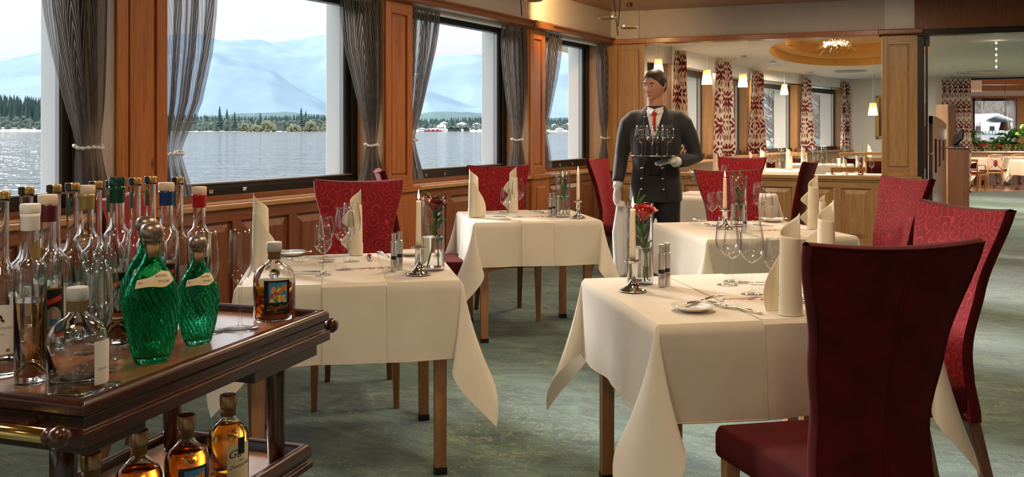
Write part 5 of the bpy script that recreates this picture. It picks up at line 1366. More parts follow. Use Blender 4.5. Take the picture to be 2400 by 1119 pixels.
def round_bottle(lab, x, y, seal, liq, lvl, lb, h=.34, cap='cream_cap', tw=0):
    """slim round bottle with a sloping twisted shoulder and tall neck"""
    t = thing('spirit_bottle', lab, 'bottle', (x, y, TZ2), 0, 'slim clear spirit bottles'); R = .0285; k = h/.34; f0 = face(x, y)+tw
    o = [(R*.95, 0), (R, .003), (R, .208*k), (R*1.03, .213*k), (R*1.06, .219*k), (R*1.0, .225*k), (R*.82, .231*k), (.0180, .237*k), (.0155, .246*k), (.0150, .262*k), (.0150, .318*k), (.0165, .320*k), (.0165, .326*k)]
    fn = lambda a, z: 1+(.06*sin(2*(a-f0)+z*90) if .208*k < z < .238*k else 0)
    g = G(); shell(g, o, .0026, fn=fn, base=.016); g.build('glass_body', MT['bottleglass'], t, smooth=True)
    liquid(o, .0026, lvl, t, liq, base=.016)
    G().lathe([(.0001, .318*k), (.0155, .318*k)], 8) if False else None
    G().lathe([(.0174, .322*k), (.0182, .324*k), (.0182, .338*k), (.0168, .3405*k), (.0001, .341*k)], 26).build('cap', MT[cap], t, auto=True)
    if seal: G().lathe([(.0163, .288*k), (.0166, .289*k), (.0166, .312*k), (.0178, .316*k), (.0178, .322*k)], 26).build('neck_seal', MT[seal], t, smooth=True)
    else: G().lathe([(.0163, .290*k), (.0166, .291*k), (.0170, .316*k), (.0178, .322*k)], 26).build('neck_seal', MT['white_cap'], t, smooth=True)
    if lb == 'portrait':
        a = f0
        label_patch(t, R, a-.75, a+.75, .055, .165, 'c_olive', 'label_border'); l = label_patch(t, R, a-.70, a+.70, .058, .162, 'paper_k', off=.0009)
        q = G(); q.grid(lambda u, v: ((R+.0012)*cos(a+(u-.5)*1.15*sqrt(max(.02, 1-(2*v-1)**2))), (R+.0012)*sin(a+(u-.5)*1.15*sqrt(max(.02, 1-(2*v-1)**2))), lerp(.078, .128, v)), 10, 12); q.build('picture', MT['ink_grey'], t, smooth=True)
        for (w0, w1, z0, z1, mt) in ((-.24, .26, .080, .104, 'ink_blue'), (-.10, .12, .104, .117, 'ink_skin'), (-.11, .13, .115, .121, 'ink_skin'), (-.30, -.15, .078, .090, 'ink_skin')):
            q = G(); q.grid(lambda u, v: ((R+.0014)*cos(a+lerp(w0, w1, u)), (R+.0014)*sin(a+lerp(w0, w1, u)), lerp(z0, z1, v)), 6, 1); q.build('picture', MT[mt], t)
        q = G(); q.grid(lambda u, v: ((R+.0013)*cos(a+lerp(-.55, .60, u)), (R+.0013)*sin(a+lerp(-.55, .60, u)), lerp(.130, .140, v)+.010*u), 8, 1); q.build('banner', MT['ink_red'], t)
        q = G(); q.grid(lambda u, v: ((R+.0013)*cos(a+lerp(-.6, .6, u)), (R+.0013)*sin(a+lerp(-.6, .6, u)), lerp(.066, .074, v)), 8, 1); q.build('banner', MT['ink_red'], t)
        q = G(); q.grid(lambda u, v: ((R+.0013)*cos(a+lerp(-.6, .6, u)), (R+.0013)*sin(a+lerp(-.6, .6, u)), lerp(.060, .065, v)), 8, 1); q.build('banner', MT['paper'], t)
    return t
def tpos(a, b): p = TF.pt(a, b); return p.x, p.y
def at_tray(px, py): p = GZ(px, py, TZ2); return p.x, p.y
x, y = at_tray(71, 898); b = round_bottle('clear round bottle with a cream cap at the front left corner, half full', x, y, None, 'liq_pale', .155, None, .338, 'white_cap')
q = G(); a = face(x, y)+.75; q.grid(lambda u, v: (.0178*cos(a+(u-.5)*1.5*sqrt(max(.01, 1-(2*v-1)**2))), .0178*sin(a+(u-.5)*1.5*sqrt(max(.01, 1-(2*v-1)**2))), lerp(.230, .270, v)), 8, 10); q.build('medal_sticker', MT['c_olive'], b, smooth=True)
x, y = at_tray(112, 865); round_bottle('clear bottle with wine-red seal beside the front left bottle, portrait label', x, y, 'c_wine', 'liq_clear', .17, 'portrait', .348, tw=.35)
x, y = at_tray(203, 800); round_bottle('clear bottle with olive gold seal behind the small round flask', x, y, 'c_olive', 'liq_clear', .12, None, .352)
x, y = at_tray(275, 806); round_bottle('clear bottle sealed in dark green wax with a portrait label', x, y, 'c_dgreen', 'liq_pale', .075, 'portrait', .372, 'c_dgreen', tw=.25)
x, y = at_tray(390, 775); round_bottle('clear bottle with blue seal and cream cap behind the green flasks', x, y, 'c_blue', 'liq_pale', .10, 'portrait', .352)
x, y = at_tray(467, 752); round_bottle('clear bottle with red seal and cream cap, at the right of the tall bottles', x, y, 'c_red', 'liq_pale', .10, 'portrait', .335)
def bulb_bottle(lab, x, y, lb, txt_, k=0):
    t = thing('tall_neck_bottle', lab, 'bottle', (x, y, TZ2), 0, 'tall-necked bottles with gold caps'); R = .0365; f0 = face(x, y)
    o = [(R*.95, 0), (R, .004), (R, .172), (R*.95, .186), (R*.78, .199), (.0190, .209), (.0140, .220), (.0128, .240), (.0128, .335), (.0142, .337), (.0142, .345)]
    g = G(); shell(g, o, .0024, base=.010); g.build('glass_body', MT['bottleglass'], t, smooth=True)
    liquid(o, .0024, .125, t, 'liq_clear', base=.010)
    c = G(); c.lathe([(.0145, .343), (.0152, .344), (.0152, .357), (.0140, .359), (.0001, .359)], 24); c.build('cap', MT['gold'], t, auto=True)
    a = f0-.75
    label_patch(t, .0154, a-.75, a+.55, .3435, .3585, 'paper_k', 'seal_strip', .0004); label_patch(t, .0130, a-.4, a+.45, .285, .325, 'c_green', 'neck_strip', .0006)
    label_patch(t, R, f0-.85, f0+.65, .045, .140, 'paper', 'label')
    tx = txt(t, txt_, .0076, R, f0-.10, .096, 'ink_grey'); 
    q = G(); rn = random.Random(len(txt_)+k)
    for i in range(9):
        an = f0-.1+rn.uniform(-.22, .22); z = .117+rn.uniform(-.008, .010)
        q.sph(((R+.001)*cos(an), (R+.001)*sin(an), z), .0022, 6, 4)
    q.build('fruit_print', MT['ink_grn' if k % 2 else 'c_wine'], t)
    txt(t, 'BRAND', .005, R, f0-.10, .084, 'ink_grey'); 
    q = G()
    for i in range(10): q.grid(lambda u, v: ((R+.001)*cos(f0+.2+i*.018+u*.009), (R+.001)*sin(f0+.2+i*.018+u*.009), lerp(.050, .056, v)), 1, 1)
    q.build('barcode', MT['ink'], t, kind='stuff'); return t
row = [(4, 1.80), (62, 1.93), (127, 2.0), (170, 2.06), (225, 2.13), (263, 2.17), (317, 2.28), (353, 2.35), (417, 2.32)]
names = ['ZWETSCHKE', 'ZWETSCHKE', 'NELSON', 'WILLIAMS', 'MARILLE', 'KIRSCHE', 'QUITTE', 'VOGELBEERE', 'HIMBEERE']
desc = ['at the far left edge', 'second from the left', 'third from the left, behind the two front bottles', 'fourth from the left', 'fifth from the left beside the olive seal', 'just behind the dark green waxed bottle', 'seventh from the left in front of the pine pilaster', 'eighth from the left, right of the pilaster pair', 'rightmost of the row, against the curtain']
for k, ((px, Y), nm_) in enumerate(zip(row, names)):
    bulb_bottle('tall-necked clear bottle with gold cap, %s' % desc[k], (px-1200)*Y/FP, Y, 1, nm_ if k < 3 else ' ', k)
def flask(lab, x, y, z, liq, lvl, style, h=.195, tw=0, cap='grey_cap', group='round-shouldered flasks', tall=1.0, rr_=.0515, capm='cork'):
    """wide round bottle with domed shoulders, short neck and a stopper"""
    t = thing('liqueur_flask', lab, 'bottle', (x, y, z), 0, group); f0 = face(x, y)+tw; R = rr_; s = h/.195; fl = .82
    o = [(R*.90, 0), (R*.985, .004), (R, .012), (R, .100*s), (R*.96, .114*s), (R*.82, .128*s), (R*.55, .138*s), (.0200, .143*s), (.0165, .149*s), (.0158, .166*s), (.0175, .168*s), (.0175, .173*s)]
    ca, sa = cos(f0+pi/2), sin(f0+pi/2)
    g = G(); g.M = Matrix.Rotation(f0+pi/2, 4, 'Z'); shell(g, o, .003, sy=fl, base=.012); g.build('glass_body', MT['bottleglass'], t, smooth=True)
    if liq:
        pf = [(0.0001, .0123), (R*.88, .0123)]+[(r-.003+.0002, zz) for r, zz in o if .0125 < zz < lvl]+[(interp([(zz, r) for r, zz in o], lvl)-.0028, lvl), (.0001, lvl)]
        G_ = G(); G_.M = Matrix.Rotation(f0+pi/2, 4, 'Z'); G_.lathe(pf, 36, sy=fl); G_.build('liquid', MT[liq], t, auto=True)
    G().lathe([(.0155, .152*s), (.0160, .170*s), (.0185, .171*s), (.0185, .173*s)], 24).build('stopper', MT[capm], t, smooth=True, label='cork stopper' if capm == 'cork' else None)
    G().lathe([(.0185, .1735*s), (.0190, .1745*s), (.0190, .192*s), (.0180, .1945*s), (.0140, .195*s), (.0001, .1945*s)], 26).build('cap', MT[cap], t, auto=True)
    # everything printed on the front lives on the flattened side
    def mpf(off): 
        def m_(xx, yy):      # xx across, yy height
            an = xx/R; px_, py_ = (R+off)*sin(an), -(R+off)*fl*cos(an)
            an2 = f0+pi/2; return Vector((px_*cos(an2)-py_*sin(an2), px_*sin(an2)+py_*cos(an2), yy))
        return m_
    def patch(x0, x1, z0, z1, mat, off, name='label', n=14):
        q = G(); m_ = mpf(off); q.grid(lambda u, v: m_(lerp(x0, x1, u), lerp(z0, z1, v)), n, 1); return q.build(name, MT[mat], t, smooth=True)
    sm = G(); sm.M = Matrix.Rotation(f0+pi/2, 4, 'Z') @ Matrix.Translation((0, -R*fl*.905, .119*s)) @ Matrix.Rotation(radians(62), 4, 'X')
    sm.lathe([(.0001, 0), (.0125, 0), (.0135, .0012), (.0125, .0024), (.0110, .0018), (.0095, .0018), (.0085, .0028), (.0001, .0030)], 24); sm.build('glass_medallion', MT['bottleglass'], t, smooth=True)
    if style == 'black':
        x0, x1, z0, z1 = -.026, .040, .018*s, .103*s
        patch(x0, x1, z0, z1, 'paper_k', .0007); patch(x0+.012, x1-.008, .048*s, .098*s, 'ink_blue', .0011, 'picture')
        rn = random.Random(5); mt = ['ink_org', 'ink_yel', 'ink_skin', 'ink_red', 'ink_org', 'ink_yel']
        for i in range(16):
            q = G(); m_ = mpf(.0014+i*.00004); cx_, cz_ = rn.uniform(x0+.016, x1-.013), rn.uniform(.053, .088)*s; r1, r2_ = rn.uniform(.003, .006), rn.uniform(.004, .010); an = rn.uniform(-.8, .8)
            vs = [m_(min(x1-.009, max(x0+.013, cx_+r1*cos(b_)*cos(an)-r2_*sin(b_)*sin(an))), min(.097*s, max(.049*s, cz_+r1*cos(b_)*sin(an)+r2_*sin(b_)*cos(an)))) for b_ in [k2*pi/5 for k2 in range(10)]]
            q.add(vs, [tuple(range(10))]); q.build('picture', MT[mt[i % 6]], t)
        m_ = mpf(.0013); textmesh('Guglhof', .0165, lambda a_, b_: m_(a_+.006, b_+.036*s+.12*a_), 'lettering', MT['ink_gold'], t, shear=.5)
        textmesh('ALTER APFEL', .0042, lambda a_, b_: m_(a_+.009, b_+.024*s), 'lettering', MT['ink_gold'], t)
    if style == 'cream':
        patch(-.012, .046, .010*s, .100*s, 'paper_c', .0007); patch(.012, .030, .078*s, .112*s, 'paper_k', .0011)
        m_ = mpf(.0012); textmesh('Gu', .026, lambda a_, b_: m_(a_+.004, b_+.080*s), 'lettering', MT['ink'], t, shear=.5)
        textmesh('Alte', .008, lambda a_, b_: m_(a_+.020, b_+.066*s), 'lettering', MT['ink'], t, shear=.5)
        textmesh('Zwetschke', .012, lambda a_, b_: m_(a_+.018, b_+.056*s+.15*a_), 'lettering', MT['ink'], t, shear=.5); textmesh('0,5 l', .005, lambda a_, b_: m_(a_+.0, b_+.022*s), 'lettering', MT['ink'], t)
    if style == 'white':
        patch(.028, .072, .022*s, .100*s, 'paper', .0007)
        m_ = mpf(.0012); textmesh('Destillat', .007, lambda a_, b_: m_(a_+.046, b_+.05*s), 'lettering', MT['ink_grey'], t, shear=.3)
    return t
x, y = at_tray(182, 926); flask('small clear round-shouldered flask with a grey stopper at the front corner of the trolley', x, y, TZ2, 'liq_clear', .030, 'white')
x, y = at_tray(643, 748); flask('amber-filled flask with a black picture label at the far end of the trolley', x, y, TZ2, 'liq_amber', .088, 'black', tw=-.0)
for (px, Y, lq, lv, st, lb) in [(535, 2.10, 'liq_gold', .150, 'cream', 'golden liqueur bottle with a cream label on the lower shelf, rightmost'), (437, 1.95, 'liq_amber', .140, 'black', 'amber liqueur bottle with black picture label on the lower shelf'),
                        (325, 1.85, 'liq_amber', .138, None, 'amber liqueur bottle on the lower shelf, second from the left'), (213, 1.72, 'liq_amber', .135, None, 'bottle on the lower shelf showing only its bronze cap')]:
    flask(lb, (px-1200)*Y/FP, Y, .5290, lq, lv, st, h=.215, cap='bronze', capm='bronze', group='amber bottles on the lower shelf', rr_=.046, tw=.25 if st else 0)
def green_flask(lab, x, y, s, tw):
    t = thing('green_flask', lab, 'bottle', (x, y, TZ2), 0, 'ribbed green glass flasks'); f0 = face(x, y)+tw; t.rotation_euler = (0, 0, f0+pi/2); t.scale = (s,)*3
    pf = [(.030, 0), (.034, .003), (.038, .020), (.046, .055), (.0525, .095), (.0545, .125), (.051, .150), (.041, .175), (.030, .193), (.021, .208), (.0165, .222), (.0150, .240), (.0165, .243), (.0165, .248)]
    def f(k):
        def fn(a, z): return 1+(.055*sin(22*a+z*210)*max(0, min(1, (z-.004)/.02))*max(0, min(1, (.165-z)/.02)))
        return fn
    dense = []
    for k in range(60): z = .248*k/59; dense.append((interp([(zz, r) for r, zz in pf], z), z))
    g = G(); inn = [(max(r-.003, .001), z) for r, z in dense if z > .010]
    g.lathe([(.0001, 0)]+dense+inn[::-1]+[(.0001, .0105)], 132, sy=.60, fn=f(0)); g.build('ribbed_body', MT['greenglass'], t, smooth=True)
    cap = G(); cap.lathe([(.0172, .249), (.0176, .254), (.0172, .256), (.0215, .258), (.0235, .266), (.0230, .275), (.0185, .283), (.010, .2865), (.0001, .287)], 40, fn=lambda a, z: 1+(.03*sin(9*a+z*300)*cos(7*a-z*500) if z > .257 else 0)); cap.build('ornate_stopper', MT['pewter'], t, smooth=True, label='engraved pewter stopper')
    G().lathe([(.0001, .218), (.0125, .218), (.0135, .249), (.0001, .249)], 20).build('cork', MT['cork'], t, smooth=True)
    def m_(xx, zz, off=.0012):
        R = interp([(a_, b_) for b_, a_ in pf], zz); an = xx/.045
        return Vector(((R+off)*sin(an), -(R+off)*.60*cos(an)-off, zz))
    q = G(); q.grid(lambda u, v: m_(lerp(-.038, .042, u), .166+.012*u+lerp(-.0085, .0085, v)*(1+.85*math.exp(-((u-.68)/.23)**2)), .0028), 24, 5); q.build('label', MT['paper_c'], t, smooth=True)
    textmesh('ROCHELT', .0068, lambda a_, b_: m_(a_+.015, b_+.1815-5*a_*a_, .0036), 'lettering', MT['ink'], t)
    textmesh('Weichsel', .0065, lambda a_, b_: m_(a_+.016, b_+.171, .0036), 'lettering', MT['ink'], t, shear=.4)
    textmesh('1997', .005, lambda a_, b_: m_(a_-.030, b_+.168, .0036), 'lettering', MT['ink'], t)
    return t
x, y = at_tray(357, 850); green_flask('large ribbed green glass flask with pewter stopper at the front', x, y, 1.0, .18)
x, y = at_tray(344, 812); green_flask('second large green flask hidden behind the front one', x, y, 1.0, .3)
x, y = at_tray(464, 806); green_flask('smaller ribbed green glass flask right of the large one', x, y, .84, .25)
for (px, py, lb) in [(563, 772, 'grappa tasting glass standing alone beside the amber flask'), (483, 778, 'tasting glass behind the smaller green flask'), (246, 838, 'tasting glass between the round flask and the large green flask'),
                     (222, 872, 'tasting glass just behind the round clear flask'), (232, 905, 'tasting glass at the right shoulder of the round clear flask')]:
    p = GZ(px, py, TZ2); place('sni', SNI, (p.x, p.y, TZ2), 0, lb, 'grappa tasting glasses', 1.0 if px > 300 else .92)
# ================================================================== the waiter
WX, WY, WRZ = (1537-1200)*7.0/FP, 7.0, -.26
pw = thing('person', 'waiter in a charcoal jacket with silver buttons and red tie, carrying a tray', 'person', (WX, WY, 0), WRZ)
def remesh(o, vox, it=6):
    m = o.modifiers.new('r', 'REMESH'); m.mode = 'VOXEL'; m.voxel_size = vox; m.use_smooth_shade = True
    s = o.modifiers.new('s', 'SMOOTH'); s.factor = .5; s.iterations = it; return o
HC = Vector((-.005, -.034, 1.684)); HM = Matrix.Translation(HC) @ Matrix.Rotation(-.42, 4, 'Z') @ Matrix.Rotation(.17, 4, 'X') @ Matrix.Rotation(.03, 4, 'Y')
def headpt(a, e):
    x, y, z = .080*cos(e)*sin(a), -.098*cos(e)*cos(a), .110*sin(e)
    if e < 0: q_ = cos(e)**-.48; x *= min(q_, 2.5); y *= (min(q_, 2.5) if y < 0 else 1)
    if z < -.01: k = 1-.34*min(1, (-z-.01)/.10)**1.3; x *= k; y = y*(1-.10*min(1, (-z)/.11)) if y < 0 else y*(1-.35*(-z/.116))
    f = max(0, cos(a))*cos(e)
    sx_ = math.exp(-((abs(x)-.031)/.014)**2-((z-.008)/.012)**2); y += .010*sx_*(1 if y < 0 else 0)
    br_ = math.exp(-((z-.030)/.010)**2)*f; y -= .004*br_
    ck = math.exp(-((abs(x)-.040)/.02)**2-((z+.022)/.02)**2)*f; y -= .005*ck
    return Vector((x, y, z))
b = G()
b.loft([(0, .0, .86, .15, .10), (0, .0, .95, .165, .115), (0, 0, 1.08, .145, .105), (0, 0, 1.28, .175, .120), (0, .01, 1.42, .185, .095), (0, .01, 1.475, .12, .075), (-.002, .004, 1.52, .068, .066), (-.003, -.004, 1.60, .060, .064), (-.004, -.008, 1.66, .056, .060)], 28)
b.M = HM; n = 40; m = 30
hv = [tuple(headpt(2*pi*i/n, -pi/2+pi*j/m)) for j in range(m+1) for i in range(n)]
b.add(hv, [(j*n+i, j*n+(i+1) % n, (j+1)*n+(i+1) % n, (j+1)*n+i) for j in range(m) for i in range(n)])
b.tube([(0, -.088, .016), (0, -.103, -.012), (0, -.112, -.030), (0, -.100, -.038)], [.006, .008, .0105, .007], 10)
b.sph((.012, -.098, -.034), .007, 8, 6); b.sph((-.012, -.098, -.034), .007, 8, 6)
b.sph((0, -.078, -.094), (.020, .016, .015), 10, 7)
b.sph((0, -.0870, -.060), (.021, .010, .007), 10, 7); b.sph((0, -.0850, -.070), (.018, .010, .007), 10, 7)
for s in (-1, 1): b.tube([(s*.076, .000, .022), (s*.083, .014, .020), (s*.084, .014, -.006), (s*.078, .002, -.028)], [.007, .009, .008, .006], 8)
b.M = Matrix.Identity(4)
SR, ER, WR_ = Vector((-.20, .0, 1.44)), Vector((-.265, .045, 1.15)), Vector((-.285, -.04, .915))
SL, EL, WL = Vector((.20, .0, 1.44)), Vector((.30, .03, 1.13)), Vector((.165, -.20, 1.108))
b.tube([SR+Vector((.03, 0, -.01)), ER, WR_], [.045, .038, .028], 12); b.tube([SL+Vector((-.03, 0, -.01)), EL, WL], [.045, .038, .028], 12)
LG = [[(-.09, 0, .93), (-.10, -.06, .50), (-.105, .0, .09)], [(.09, 0, .93), (.10, .0, .50), (.11, .14, .10)]]
for q in LG: b.tube(q, [.082, .058, .040], 14)
remesh(b.build('body', MT['skin'], pw, smooth=True), .007, 3)
# hair, brows, eyes, glasses
h = G(); h.M = HM; h.sph((0, .014, .022), (.0865, .1020, .101), 36, 26); h.sph((0, .045, -.02), (.072, .060, .06), 20, 14)
for s in (-1, 1): h.sph((s*.070, .000, .022), (.015, .022, .036), 10, 8)
h.build('hair', MT['hair'], pw, smooth=True)
for s in (-1, 1):
    e_ = G(); e_.M = HM; e_.sph((s*.030, -.0775, .008), (.0125, .0115, .0105), 14, 10); eo = e_.build('eye', MT['eyew'], pw, smooth=True)
    i_ = G(); i_.M = HM; i_.sph((s*.030, -.0868, .006), (.0052, .003, .0052), 10, 8); i_.build('iris', MT['hair'], eo, smooth=True)
    l_ = G(); l_.M = HM; l_.sph((s*.030, -.0770, .0115), (.0145, .0125, .0085), 12, 8); l_.build('eyelid', MT['skin'], eo, smooth=True)
    w_ = G(); w_.M = HM; w_.tube([(s*.014, -.0985, .027), (s*.030, -.0985, .031), (s*.046, -.088, .026)], [.003, .0035, .002], 6); w_.build('eyebrow', MT['hair'], pw, smooth=True)
l_ = G(); l_.M = HM; l_.tube([(-.021, -.0900, -.065), (0, -.0965, -.0635), (.021, -.0900, -.065)], [.002, .0045, .002], 8); l_.build('mouth', MT['lipcol'], pw, smooth=True)
gl = G(); gl.M = HM
for s in (-1, 1):
    gl.tube([(s*.031+.019*cos(k*pi/8), -.1045+.006*abs(cos(k*pi/8))*(s*cos(k*pi/8) > 0), .006+.014*sin(k*pi/8)) for k in range(17)], .0010, 5, cap=False)
    gl.tube([(s*.050, -.099, .010), (s*.078, -.03, .012), (s*.081, .008, .012)], .0011, 5)
gl.tube([(-.012, -.1045, .008), (0, -.108, .012), (.012, -.1045, .008)], .0010, 5)
gl.build('spectacles', MT['steel'], pw, smooth=True)
# shirt, waistcoat and jacket
j = G(); JS = [(0, .015, .80, .200, .135), (0, .01, .92, .195, .140), (0, .005, 1.06, .178, .128), (0, 0, 1.20, .188, .134), (0, .0, 1.34, .200, .140), (0, .008, 1.42, .190, .120), (0, .012, 1.465, .150, .100), (0, .014, 1.50, .105, .088), (0, .016, 1.53, .078, .078)]
j.loft(JS, 36, 2.2); j.tube([SR+Vector((.09, .01, .0)), SR+Vector((.035, 0, -.012)), SR+Vector((-.008, 0, -.05)), SR.lerp(ER, .45)+Vector((-.006, 0, 0)), ER, ER.lerp(WR_, .5), WR_+Vector((0, 0, .03))], [.060, .068, .070, .064, .056, .052, .045], 18)
j.tube([SL+Vector((-.09, .01, .0)), SL+Vector((-.035, 0, -.012)), SL+Vector((.008, 0, -.05)), SL.lerp(EL, .45)+Vector((.006, 0, 0)), EL, EL.lerp(WL, .5), WL+Vector((.02, .03, 0))], [.060, .068, .070, .064, .058, .052, .045], 18)
jk = remesh(j.build('jacket', MT['jacket'], pw, smooth=True), .010, 4)
JZ = sorted([(s_[2], s_[3], s_[4], s_[1]) for s_ in JS])
def chest(x, z, off=.004):
    rx, ry, cy_ = (interp([(q[0], q[k]) for q in JZ], z) for k in (1, 2, 3)); t_ = min(.98, abs(x/rx)); return Vector((x, cy_-ry*(1-t_**2.2)**(1/2.2)-off, z))
def strip(fl, fr_, z0, z1, mat, name, off, par=jk, n=6, m=24):
    g = G(); g.grid(lambda u, v: chest(lerp(fl(lerp(z0, z1, v)), fr_(lerp(z0, z1, v)), u), lerp(z0, z1, v), off), n, m); o = g.build(name, MT[mat], par, smooth=True)
    sm = o.modifiers.new('s', 'SOLIDIFY'); sm.thickness = .003; return o
strip(lambda z: -.014-.050*max(0, (z-1.30)/.2), lambda z: .014+.055*max(0, (z-1.30)/.2), 1.30, 1.495, 'shirt', 'shirt_front', .004)
strip(lambda z: -.045-.01*(z-1.1), lambda z: .050, 1.0, 1.34, 'trouser', 'waistcoat', .003)
g = G(); g.tube([(0, -.135, 1.33), (0, -.128, 1.40), (.0, -.112, 1.455)], [.022, .020, .016], 10, flat=.4); g.sph((0, -.112, 1.463), (.019, .013, .017), 10, 8); g.build('tie', MT['tie'], pw, smooth=True)
for s in (-1, 1):
    g = G(); g.add([(s*.003, -.105, 1.500), (s*.058, -.055, 1.520), (s*.055, -.075, 1.475), (s*.028, -.118, 1.462), (s*.003, -.105, 1.490), (s*.060, .02, 1.535), (s*.066, .02, 1.49)], [(0, 1, 2, 3), (1, 5, 6, 2)])
    o = g.build('shirt_collar', MT['shirt'], pw); sm = o.modifiers.new('s', 'SOLIDIFY'); sm.thickness = .004
    ex = (lambda z, s=s: s*(.050+.045*max(0, (1.30-z)/.4)))
    g = G(); g.tube([chest(ex(z), z, .005) for z in [.82, .95, 1.1, 1.2, 1.30]], [.0035]*5, 8); g.build('front_edge', MT['jacket'], jk, smooth=True)
    g = G(); g.grid(lambda u, v: chest(s*lerp(.045+.02*v, .085-.01*v, u), lerp(1.30, 1.48, v), .007), 4, 8); o = g.build('lapel', MT['jacket'], jk, smooth=True); sm = o.modifiers.new('s', 'SOLIDIFY'); sm.thickness = .005
    for z in (.90, .98, 1.06, 1.14):
        p = chest(s*(.062+.02*max(0, (1.30-z)/.4))-.012, z, .010); g = G(); g.tube([p+Vector((-.014, .002, -.004)), p+Vector((.014, -.002, .004))], [.006, .006], 8, flat=.5); g.sph(tuple(p), (.009, .005, .009), 8, 6); g.build('silver_button', MT['silver'], jk, smooth=True)
p = chest(-.060, 1.44, .013); g = G(); g.tube([p+Vector((-.018, 0, 0)), p+Vector((.018, 0, .006))], .006, 8, flat=.5); g.build('silver_button', MT['silver'], jk, smooth=True)
p = chest(-.085, 1.345, .012); g = G(); g.tube([p+Vector((-.022, .002, -.004)), p+Vector((.022, -.002, .008))], .006, 8, flat=.4); g.build('name_badge', MT['gold'], jk, smooth=True, label='small gold badge')
for w_, e_ in ((WR_, ER), (WL, EL)):
    d = (w_-e_).normalized(); g = G(); g.tube([w_+d*-.03, w_+d*.015], [.037, .036], 16); g.build('shirt_cuff', MT['shirt'], pw, smooth=True)
tq = G(); tq.loft([(0, .01, .80, .165, .115), (0, .0, .95, .172, .122), (0, 0, 1.02, .160, .115)], 24)
for q in LG: tq.tube([(q[0][0], q[0][1], .90), q[1], (q[2][0], q[2][1], .05)], [.100, .080, .062], 18)
remesh(tq.build('trousers', MT['trouser'], pw, smooth=True), .011, 4)
for q in LG:
    x, y, z = q[2]; g = G(); g.loft([(x, y-.07, 0, .044, .135), (x, y-.07, .03, .046, .137), (x, y-.05, .055, .040, .105), (x, y-.0, .09, .036, .05), (x, y+.01, .12, .035, .04)], 20); g.build('shoe', MT['shoe'], pw, smooth=True)
def hand(Mw, curl, thumb_s, name='gloved_hand'):
    """palm in the local XZ plane pointing down -Z; fingers bend towards -Y"""
    g = G(); g.M = Mw
    g.loft([(0, 0, .02, .026, .020), (0, 0, -.01, .032, .019), (0, -.002, -.05, .041, .018), (0, -.004, -.085, .040, .015), (0, -.004, -.095, .034, .011)], 18)
    for k, (x, L) in enumerate([(-.030, .070), (-.010, .080), (.010, .077), (.029, .060)]):
        p = Vector((x, -.004, -.086)); pts_ = [Vector((x*.9, 0, -.055)), p]; a = .25
        for s_ in (.45, .32, .23): a += curl; p = p+Vector((x*.04, -sin(a), -cos(a)))*L*s_; pts_.append(p)
        g.tube(pts_, [.0095, .0105, .0100, .0092, .0078], 9); g.sph(tuple(p), .0078, 8, 6)
    t_ = thumb_s; p = [Vector((t_*.022, -.004, -.015)), Vector((t_*.042, -.018, -.042)), Vector((t_*.048, -.034, -.066)), Vector((t_*.042, -.047, -.084))]
    g.tube(p, [.013, .012, .0105, .009], 9); g.sph(tuple(p[-1]), .009, 8, 6)
    remesh(g.build(name, MT['glove'], pw, smooth=True, label='white cotton glove'), .0032, 3)
hand(Matrix.Translation(WR_+Vector((0, -.01, -.02))) @ Matrix.Rotation(.9, 4, 'Z') @ Matrix.Rotation(.1, 4, 'X'), .42, -1)
d = (Vector((.035, -.335, 1.120))-WL).normalized()
hm = Matrix.Translation(WL+d*.015+Vector((0, 0, .004))) @ (Vector((0, 0, -1)).rotation_difference(d).to_matrix().to_4x4()) @ Matrix.Rotation(2.6, 4, 'Z')
hand(hm, .05, 1)
wm = Matrix.Translation((WX, WY, 0)) @ Matrix.Rotation(WRZ, 4, 'Z')
# napkin cloth held in the hanging hand
def tw(u, v):
    z = .80-.53*v; w0 = lerp(.03, .115, min(1, v*2.2)); x = -.265+(u-.40)*w0*1.5+.03*v
    return wm @ Vector((x, -.045-.02*sin(u*9)*(.3+v)-.03*v, z-(.07*(1-u) if v > .85 else 0)*(v-.85)/.15))
g = G(); g.grid(tw, 24, 30); o = g.build('service_cloth', MT['towel'], smooth=True); sm = o.modifiers.new('s', 'SOLIDIFY'); sm.thickness = .006
tag(o, 'long white service cloth hanging from the waiter\'s gloved right hand', 'cloth')
# tray and glasses
tc_ = wm @ Vector((.015, -.335, 1.146))
G_ = G(); G_.lathe([(.0001, 0), (.150, 0), (.168, .012), (.172, .013), (.168, .016), (.150, .004), (.0001, .004)], 48)
o = G_.build('serving_tray', MT['silver'], smooth=True); o.location = tc_; tag(o, 'round silver serving tray carried on the waiter\'s left hand', 'tray')
GB = wine_glass('red_wine_glass', 'glass', .232, .050, .037, .0035, .038, .095, .45)
for k, (dx, dy, lb) in enumerate([(-.085, -.03, 'leftmost large wine glass on the waiter\'s tray'), (-.02, -.09, 'second large wine glass on the waiter\'s tray'), (.035, .03, 'third large wine glass, at the back of the waiter\'s tray'), (.10, -.03, 'rightmost large wine glass on the waiter\'s tray')]):
    place('gb', GB, (tc_.x+dx, tc_.y+dy, tc_.z+.0045), 0, lb, 'wine glasses on the tray')

